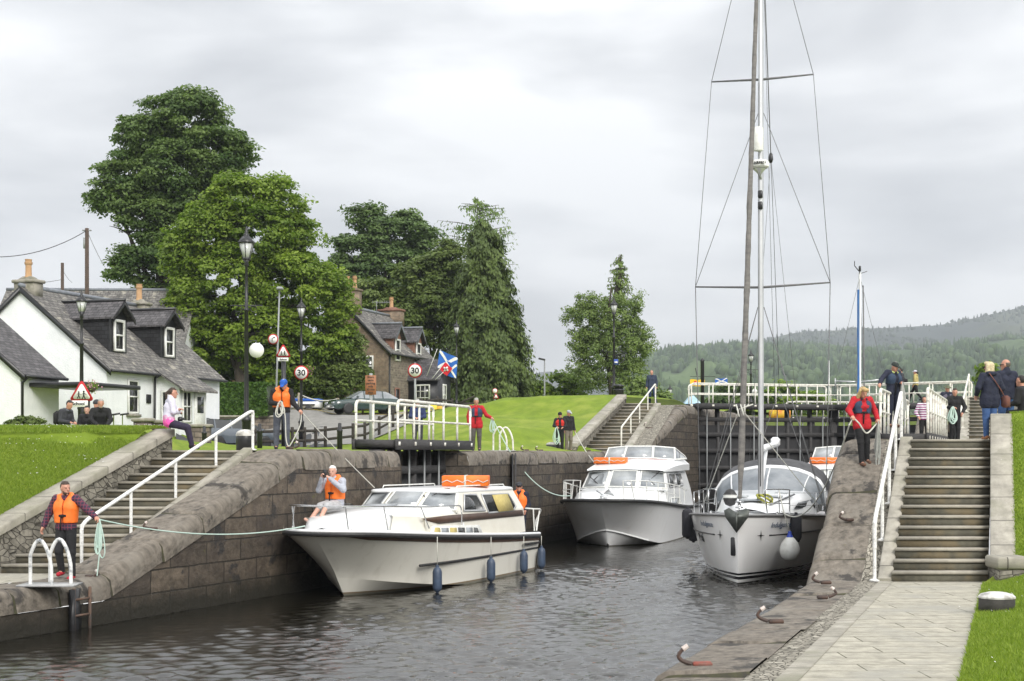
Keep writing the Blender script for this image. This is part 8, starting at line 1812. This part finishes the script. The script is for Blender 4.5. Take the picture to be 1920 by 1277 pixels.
m = MB(); m.M = Matrix.Translation(c + Vector((0, -.06, 0))) @ Matrix.Rotation(R(38), 4, 'Y'); m.box((.31, 0, .28), (.36, .02, .11)); m.box((.31, 0, .28), (.11, .02, .36)); m.build('white_cross', M_WHITE, t); m = MB(); m.tube([P(810, 710, Yf - .5), P(826, 690, Yf - .5)], .018, 5); m.tube([P(816, 712, Yf - .5), P(832, 697, Yf - .5)], .018, 5); m.build('flag_pole', M_WHITE, t)
c = P(1294, 724, 82); t = wthing('yellow_flag', 'yellow flag on a pole behind the far left railings', 'flag', c); m = MB(); flagmesh(m, c, .85, .38, Vector((1, 0, .02)), Vector((0, 0, 1)), .05); m.build('cloth', [M_FYL], t); m = MB(); m.tube([P(1311, 724, 82), P(1304, 690, 82)], .03, 5); m.build('flag_pole', M_BLACK, t)
m = MB(); m.slab([c + Vector((.3 + .1 * math.cos(a), -.05, .2 + .1 * math.sin(a) * (1 + .3 * math.cos(3 * a)))) for a in np.linspace(0, 5.8, 10)], (0, .01, 0)); m.build('red_emblem', M_FRD, t)
saltire('small blue saltire flag behind the far railings', P(1341, 720, 82), .72, .30, 5)
b = PX(1317, 82, 2.6); t = wthing('black_post', 'plain black mast-like post with thin crossbar behind the far railings', 'post', b); m = MB(); m.lathe([(.11, 0), (.11, (851 - 678) / F * 82 - 2.6), (.13, (851 - 676) / F * 82 - 2.6), (.05, (851 - 672) / F * 82 - 2.6)], b, 10); m.build('post', M_BLACK, t); m = MB(); m.tube([P(1294, 706, 82), P(1341, 706, 82)], .015, 5); m.build('crossbar', M_BLACK, t)
# tent / blue boat cover beyond the gates
m = MB(); A = PX(1270, 96, 2.6); m.add([A, A + Vector((2.4, 0, 0)), A + Vector((1.1, 0, 1.35)), A + Vector((0, 3, 0)), A + Vector((2.4, 3, 0)), A + Vector((1.1, 3, 1.35))], [[0, 1, 2], [3, 5, 4], [0, 2, 5, 3], [1, 4, 5, 2]]); tag(m.build('blue_tarpaulin_cover', pm('pale_blue_sheet', (.25, .50, .68), (.55, .65, .70), 1.5)), 'pale blue and white cover by the left end of the far gates', 'cover')
m = MB(); A = P(1554, 660, 100); m.tube([PX(1554, 100, 2.6), P(1554, 676, 100)], .05, 6); tag(m.build('pale_mast', M_GELW), 'thin pale mast behind the far gates right of the yacht', 'mast')
# wires, utility poles
def upole(label, px, Y, zb, top, r_=.14, ins=True):
    t = wthing('utility_pole', label, 'utility pole', PX(px, Y, zb)); m = MB(); m.tube([PX(px, Y, zb), P(px, top, Y)], [r_, r_ * .8], 8); m.build('pole', pm('creosoted_wood', (.09, .06, .045), (.06, .045, .035), 6, .9), t)
    if ins: m = MB(); m.box(P(px - 4, top + 28, Y), (.14, .14, .6)); m.box(P(px, top + 4, Y), (.5, .08, .08)); m.build('insulator_box', M_SGRY, t)
    return t
upole('tall brown utility pole with wires above the white cottage roof', 163, 80, 1.5, 428); upole('shorter greenish pole left of the tall utility pole', 117, 86, 1.5, 493, .12, False)
m = MB(); m.tube(sag(P(163, 432, 80), P(-60, 478, 70), .6), .022, 5); m.tube(sag(P(163, 432, 80), P(196, 500, 92), .1), .014, 4); m.tube(sag(P(117, 524, 86), P(30, 530, 86), .1), .012, 4); m.tube(sag(P(117, 505, 86), P(135, 530, 88), .1), .012, 4); tag(m.build('overhead_wires', M_BLACK), 'thin overhead wires from the utility poles', 'wire')
# tv aerial on the stone house
m = MB(); a = P(706, 567, 95); m.tube([a + Vector((0, 0, -.9)), a + Vector((0, 0, .1))], .02, 4); m.tube([a + Vector((-.3, 0, 0)), a + Vector((.9, 0, 0))], .015, 4); [m.tube([a + Vector((x, 0, -.12)), a + Vector((x, 0, .12))], .01, 4) for x in np.linspace(-.25, .85, 8)]; tag(m.build('tv_aerial', M_SGRY), 'rooftop aerial between the stone house chimneys', 'aerial')

# ---- wooden fence along the road
t = wthing('post_and_rail_fence', 'dark post and rail fence climbing beside the road behind the left gate', 'fence', gnd(548, 62))
FP = [(478, 60), (548, 61), (571, 62), (592, 62.5), (610, 63), (662, 64.5), (684, 66), (711, 68), (737, 70), (762, 72), (790, 74), (820, 77), (848, 80)]
tops = []
for px, Y in FP:
    g = gnd(px, Y); m = MB(); m.box(g + Vector((0, 0, .42)), (.13, .13, 1.05), bev=.015); m.build('post', M_FENCEW, t); tops.append(g)
for a, b in zip(tops[:-1], tops[1:]):
    for z in (.30, .72): m = MB(); m.hexa([a + Vector((0, -.1, z)), b + Vector((0, -.1, z)), b + Vector((0, -.04, z)), a + Vector((0, -.04, z)), a + Vector((0, -.1, z + .12)), b + Vector((0, -.1, z + .12)), b + Vector((0, -.04, z + .12)), a + Vector((0, -.04, z + .12))]); m.build('rail', M_FENCEW, t)
for i, (px, Y, lab) in enumerate(((637, 45, 'black metal bollard between the road fence and the left gate'), (383, 50, 'short dark bollard post left of the parked grey car'), (487, 46, 'dark post beside the top of the left handrail'))):
    g = PX(px, Y, .08); t = wthing('post', lab, 'bollard', g); m = MB(); m.lathe([(.085, 0), (.085, .62), (.095, .64), (.095, .68), (.06, .7), (.055, .88), (.03, .9)], g, 10); m.build('shaft', M_BLACK, t); m = MB(); m.lathe([(.088, .60), (.09, .66)], g, 10); m.build('band', M_BLACK, t)
# rope fence in front of the cars
t = wthing('rope_fence', 'rope barrier on short wooden stakes in front of the green car', 'fence', gnd(634, 83)); q = []
for px in (560, 634, 680):
    g = gnd(px, 84.6); h_ = 1.05; m = MB(); m.tube([g, g + Vector((0, 0, h_))], .06, 7); m.build('stake', pm('pale_stake', (.28, .24, .17)), t); q.append(g + Vector((0, 0, h_ - .05)))
m = MB(); [m.tube(sag(a, b, .25), .035, 6) for a, b in zip(q[:-1], q[1:])]; m.build('rope', M_ROPE, t)

# ---- low dwarf stone walls by the cottage
M_DWARF = brickmat('dwarf_wall_stone', (.20, .165, .13), (.13, .11, .09), (.08, .07, .06), .40, .20, .015, .06, .85, .03, gain=.6)
def dwarf(label, pxa, pxb, Y, ztop, zb, cap=True):
    A, B = PX(pxa, Y, zb), PX(pxb, Y, zb); t = wthing('stone_wall', label, 'wall', A); m = MB(); h_ = ztop - zb; n = Vector((0, .4, 0)); u = Vector((0, 0, h_))
    m.hexa([A, B, B + n, A + n, A + u, B + u, B + n + u, A + n + u]); m.uv = [(v[0] + v[1], v[2]) for v in m.v]; m.build('masonry', M_DWARF, t)
    if cap: m = MB(); m.box((A + B) / 2 + n / 2 + u + Vector((0, 0, .05)), ((B - A).length + .12, .52, .12), bev=.025); m.build('coping', M_KERB if False else M_CONC, t)
dwarf('low stone garden wall section left of the seated woman', 250, 282, 46, 1.05, -.1); dwarf('low stone garden wall section just behind the seated woman', 285, 315, 46.4, 1.0, -.1)
dwarf('low brown stone wall between the cottage and the parked grey car', 352, 392, 52, .98, -.2); dwarf('low brown stone wall behind the parked car below the hedge', 372, 522, 81, 2.08, 0.0)
# walking frame
b = PX(222, 42, .35); t = wthing('walking_frame', 'wheeled walking frame beside the seated group', 'walker', b); m = MB(); [m.tube([b + Vector((x, 0, .0)), b + Vector((x, 0, .75)), b + Vector((x + .02, -.05, .82))], .016, 5) for x in (-.14, .12)]; m.tube([b + Vector((-.14, 0, .35)), b + Vector((.12, 0, .35))], .016, 5); m.tube([b + Vector((-.14, .3, .1)), b + Vector((.5, .3, .28))], .016, 5); m.build('frame', M_STEEL, t); m = MB(); [m.tube([b + Vector((x - .05, -.05, .80)), b + Vector((x + .2, -.05, .84))], .028, 6) for x in (-.14, .12)]; m.build('grip', M_BLACK, t)
# bench under the seated group
c = PX(150, 40.3, .3); t = wthing('park_bench', 'bench carrying the seated group behind the lawn crest', 'bench', c); m = MB(); m.box(c + Vector((0, 0, .12)), (1.9, .5, .08)); m.build('seat', M_FENCEW, t); m = MB(); [m.box(c + Vector((x, 0, -.1)), (.1, .45, .4)) for x in (-.8, .8)]; m.build('legs', M_FENCEW, t)

# ---- cars
def tabi(tab, x): 
    return float(np.interp(x, [q[0] for q in tab], [q[1] for q in tab]))
def car(name, label, loc, rz, body, kind='saloon', L_=4.6, W_=1.78, H_=1.44, plate='rear'):
    """+x is the front of the car; loft along x with lower body and greenhouse"""
    t = thing(name, label, 'car', loc, rz); hl = L_ / 2
    if kind == 'saloon': bel = [(-hl, .62), (-hl + .1, .86), (-1.3, .95), (.9, .92), (hl - .25, .78), (hl, .52)]; gh = [(-1.75, .95), (-1.05, 1.36), (-.3, H_), (.35, 1.38), (1.15, .94)]
    else: bel = [(-hl, .66), (-hl + .06, .92), (-1.3, .98), (1.0, .95), (hl - .3, .82), (hl, .55)]; gh = [(-hl + .08, .96), (-hl + .38, 1.42), (-.6, H_), (.2, 1.42), (1.1, .95)]
    xs = sorted(set([-hl, -hl + .04, -hl + .1, hl - .25, hl - .08, hl] + list(np.linspace(-hl + .2, hl - .35, 22)))); m = MB(); rows = []
    for x in xs:
        e_ = min(1, (hl - abs(x)) / .35); w_ = W_ / 2 * (.86 + .14 * math.sqrt(max(0, e_))); zt = tabi(bel, x); zb_ = .24 + (.1 * (1 - e_)); wheel = min(abs(x - 1.32 * L_ / 4.6 * 1.03), abs(x + 1.32 * L_ / 4.6 * 1.03)); zb2 = zb_ + (math.sqrt(max(0, .36 ** 2 - wheel ** 2)) * 1.05 if wheel < .36 else 0)
        r_ = [(w_ * .86, zb_ if wheel > .36 else zb2), (w_ * .97, max(zb2, .30)), (w_, max(zb2 + .02, lerp(.3, zt, .45))), (w_ * .985, lerp(.3, zt, .8)), (w_ * .90, zt - .01), (w_ * .6, zt + .035), (0, zt + .05)]
        rows.append([(x, y, z) for y, z in r_] + [(x, -y, z) for y, z in r_[::-1][1:]])
    m.grid(rows); m.add(rows[0], [list(range(13))]); m.add(rows[-1], [list(range(13))]); m.build('body', body, t, smooth=True)
    m = MB(); rows = []; gx = [g[0] for g in gh]; xs2 = np.linspace(gx[0], gx[-1], 16)
    for x in xs2: z = tabi(gh, x); zb_ = tabi(bel, x) - .03; k = max(0.02, (z - zb_)) / .5; w1, w0 = W_ / 2 * (.88 - .16 * min(1, k)), W_ / 2 * .90; rows.append([(x, w0, zb_), (x, w1, z - .03 * k), (x, w1 * .8, z), (x, 0, z + .03 * k), (x, -w1 * .8, z), (x, -w1, z - .03 * k), (x, -w0, zb_)])
    m.grid(rows); m.build('windows', M_GLASSL if kind == 'saloon' else M_GLASSD, t, smooth=True)
    m = MB(); rf_ = [r_ for r_, x in zip(rows, xs2) if gh[1][0] - .05 <= x <= gh[-2][0] + .05]; m.grid([[(p[0], p[1] * 1.01, p[2] + .012) for p in r_[1:6]] for r_ in rf_])
    for s_ in (0, 6):
        for xx in (gx[0], gh[1][0] + .35, (gh[1][0] + gh[3][0]) / 2 + .1, gh[3][0], gx[-1]):
            i = int(np.argmin(abs(xs2 - xx))); r_ = rows[i]; a, b_ = Vector(r_[s_]), Vector(r_[1 if s_ == 0 else 5]); sg = 1 if s_ == 0 else -1
            m.slab([a + Vector((-.04, sg * .012, 0)), a + Vector((.04, sg * .012, 0)), b_ + Vector((.03, sg * .012, .01)), b_ + Vector((-.03, sg * .012, .01))], (0, sg * .008, 0))
    m.build('roof', body, t, smooth=True)
    for (x, y) in ((1.36, 1), (1.36, -1), (-1.36, 1), (-1.36, -1)):
        x *= L_ / 4.6; wt = thing('wheel', None, None, (x, y * (W_ / 2 - .09), .32)); wt.parent = t; KIDS.setdefault(t.name, []).append(wt)
        m = MB(); m.M = Matrix.Rotation(R(90), 4, 'X'); m.lathe([(.20, -.10), (.30, -.10), (.32, -.06), (.32, .06), (.30, .10), (.20, .10)], (0, 0, 0), 24); m.build('tyre', M_RUBR, wt)
        m = MB(); m.M = Matrix.Rotation(R(90), 4, 'X'); m.lathe([(.21, -.085), (.205, -.095), (.19, -.07)], (0, 0, 0), 20); m.lathe([(.21, .085), (.205, .095), (.19, .07)], (0, 0, 0), 20)
        for k in range(7):
            a = k * 2 * math.pi / 7
            for s_ in (1, -1): m.box((.10 * math.cos(a), .10 * math.sin(a), s_ * .085), (.19, .05, .02), rz=a)
        m.build('rim', pm('alloy_wheel', (.50, .51, .52), (.42, .42, .43), 4, .35), wt)
    for s_ in (1, -1):
        m = MB(); m.lathe([(.02, -.03), (.10, 0), (.10, .02)], (0, 0, 0), 12) if False else m.box((hl - .12, s_ * W_ * .33, .63), (.16, .34, .15), bev=.04); m.build('headlight', M_GLASSL, t)
        m = MB(); m.box((-hl + .05, s_ * W_ * .41, .80), (.12, .18, .20), bev=.03); m.build('tail_light', M_SRED, t)
        m = MB(); m.box((.85, s_ * (W_ / 2 + .06), 1.0), (.14, .18, .12), bev=.04); m.build('wing_mirror', body, t)
    m = MB(); m.box((hl + .005, 0, .42), (.03, .52, .12)); m.box((-hl - .005, 0, .62), (.03, .52, .12)); m.build('number_plate', M_SWH if plate == 'front' else pm('yellow_plate', (.75, .60, .10)), t)
    m = MB(); m.box((hl - .03, 0, .52), (.06, .6, .12), bev=.03); m.build('grille', M_BLACK, t)
    m = MB(); m.box((hl - .06, 0, .36), (.14, W_ * .92, .07), bev=.03); m.box((-hl + .05, 0, .42), (.14, W_ * .92, .09), bev=.03); m.build('bumper', M_ALU if kind == 'saloon' else M_BLACK, t); return t
def carpaint(n, c, c2=None): return pm(n, c, c2 or c, 2, .22, coat=1.0, spec=.6)
Yc = 84.5; g = PX(686, Yc, 0); g.z = (851 - 777) / F * Yc; car('saloon_car', 'dark green saloon car parked nose left in front of the stone house', g, R(180 + 26), carpaint('dark_green_car_paint', (.012, .035, .032)), 'saloon', L_=4.7, H_=1.40, plate='front')
g = PX(438, 66, .20); car('hatchback_car', 'dark blue-grey hatchback parked below the garden wall behind the black drum', g, R(38), carpaint('blue_grey_car_paint', (.10, .12, .145)), 'hatch', L_=4.0, H_=1.36)
# trailer
g = PX(572, 86, 2.35); t = thing('trailer', 'small white trailer with blue cover behind the left fence', 'trailer', g, R(-4)); m = MB(); m.box((0, 0, .62), (1.9, 1.2, .40), bev=.03); m.build('box_body', M_GELW, t); m = MB(); m.box((0, 0, .88), (1.98, 1.28, .18), bev=.04); m.build('blue_cover', C_BLUE, t); m = MB(); [(setattr(m, 'M', Matrix.Translation((.35, s_ * .66, .26)) @ Matrix.Rotation(R(90), 4, 'X')), m.lathe([(.26, -.08), (.26, .08)], (0, 0, 0), 18)) for s_ in (1, -1)]; m.M = None; m.build('wheels', M_RUBR, t); m = MB(); m.tube([(-.9, 0, .42), (-1.6, 0, .42)], .04, 5); m.build('drawbar', M_BLACK, t); m = MB(); m.box((.35, -.68, .60), (.75, .12, .07)); m.build('mudguard', M_BLACK, t)
# yellow notices on the lawn behind the gate
for px, py, lab in ((813, 768, 'yellow notice board on the lawn right of the gate rails'), (825, 770, 'orange notice board beside the yellow one on the lawn')):
    c = P(px, py, 76); m = MB(); m.box(c, (.36, .05, .5), bev=.02); tag(m.build('notice_board', pm('yellow_notice' if px < 820 else 'orange_notice', (.75, .60, .04) if px < 820 else (.70, .40, .03))), lab, 'notice board')
# wooden pallets / bench on skyline near lamp
c = P(870, 752, 96); m = MB(); m.box(c, (1.6, .5, .10), ry=R(-25)); m.box(c + Vector((.2, 0, -.4)), (.9, .4, .6)); tag(m.build('leaning_timber', M_FENCEW), 'leaning weathered timbers on the skyline near the flags', 'timber')

# ---- ropes
def rope(label, pts, r_=.014, mat=None, name='mooring_rope'):
    pts = lin(pts, 28) if len(pts) < 8 else pts; m = MB(); m.tube(pts, r_, 6); o = m.build(name, mat or M_ROPE, smooth=True); return tag(o, label, 'rope')
def coil(label, c, w_, h_, n, mat, rz=0, r_=.011, seed=0, tail=None):
    rnd = random.Random(seed); m = MB(); c = Vector(c); dx = Vector((math.cos(rz), math.sin(rz), 0)); dy = Vector((-math.sin(rz), math.cos(rz), 0)); pts = []
    for k in range(n):
        ww, hh, oy, ox = w_ * rnd.uniform(.35, 1.15), h_ * rnd.uniform(.62, 1.12), rnd.uniform(-.05, .05), rnd.uniform(-.06, .06)
        for i in range(16): a = 2 * math.pi * i / 16 + math.pi / 2; pts.append(c + dx * (ww * .5 * math.cos(a) * (.35 + .65 * min(1, .5 - .5 * math.sin(a))) + ox * (.5 - .5 * math.sin(a))) + dy * (oy * math.sin(a / 2)) + Vector((0, 0, -hh / 2 + hh / 2 * math.sin(a))))
    m.tube(pts, r_, 6)
    if tail: m.tube([pts[0], c + Vector((0, 0, -h_))] + [Vector(q) for q in tail], r_, 6)
    o = m.build('rope_coil', mat, smooth=True); return tag(o, label, 'rope')
hL = wristw(p1, 'L', .07)
coil('pale green rope coil hanging from the hand of the man on the low quay', hL + Vector((.02, 0, .0)), .15, .62, 5, M_ROPEG, tail=[hL + Vector((-.02, 0, -1.0))])
rope('pale rope from the man on the low quay to the cream cruiser bow', sag(hL, bw(b1, (1.05, -.35, 1.55)), .22, 24), .012, M_ROPEG)
hR, hL2 = wristw(p2, 'R', .06), wristw(p2, 'L', .06)
coil('white rope coil in the right hand of the man in the blue cap', hR + Vector((.02, -.03, .06)), .18, .34, 4, M_ROPE, seed=2, r_=.013)
rope('white rope loop hanging between the hands of the man in the blue cap', [hR + Vector((.05, -.03, .05)), hR + Vector((.12, 0, -.3)), hR + Vector((.14, 0, -.8)), hR + Vector((.20, 0, -.98)), hR + Vector((.30, 0, -.85)), hL2 + Vector((-.02, 0, -.3)), hL2], .013)
rope('white rope from the man in the blue cap down to the cream cruiser roof', sag(hL2, bw(b1, (-3.5, -1.1, 2.25)), .03, 8), .012)
hL = wristw(p11, 'L', .05); coil('pale green coil held by the man in the red jacket', hL, .20, .62, 4, M_ROPEG, seed=4, r_=.013)
rope('pale rope sagging from the man in the red jacket to the flybridge cruiser bow', sag(hL, bw(b2, (.6, -1.05, 1.7)), .75, 24), .016, M_ROPEG)
hR = wristw(p12, 'R', .05); coil('pale green coil held by the person in the red life vest', hR + Vector((-.05, -.05, 0)), .28, .65, 4, M_ROPEG, seed=5, r_=.016); rope('pale rope from the couple down to the flybridge cruiser roof', sag(wristw(p13, 'L', .05), bw(b2, (-5, -1.4, 2.7)), .1, 10), .016)
hR, hL = wristw(p15, 'R', .06), wristw(p15, 'L', .06)
rope('grey rope from the woman in red down to the yacht bow', [hR] + sag(hR + Vector((-.08, 0, -.15)), bw(y1, (-1.1, .9, 1.68)), .75, 24), .014)
rope('rope loop hanging between the hands of the woman in red', [hR, hR + Vector((.12, 0, -.12)), hR.lerp(hL, .5) + Vector((0, -.05, -.28)), hL + Vector((-.08, 0, -.1)), hL], .016)
coil('grey rope hank hanging from the left hand of the woman in red', hL, .13, .95, 5, pm('grey_rope', (.42, .43, .40), (.30, .31, .29), 40), seed=7, r_=.013)
hL = wristw(p16, 'L', .05); coil('long grey rope hank held by the man in the dark cap on the right gate', hL + Vector((0, -.05, 0)), .20, 1.12, 6, MATS['grey_rope'], seed=8, r_=.016)
hR = wristw(p21, 'R', .03); coil('pale green rope coil in front of the dark-haired man at the right gate', hR + Vector((-.06, -.08, .02)), .34, .55, 5, M_ROPEG, seed=9, r_=.02)
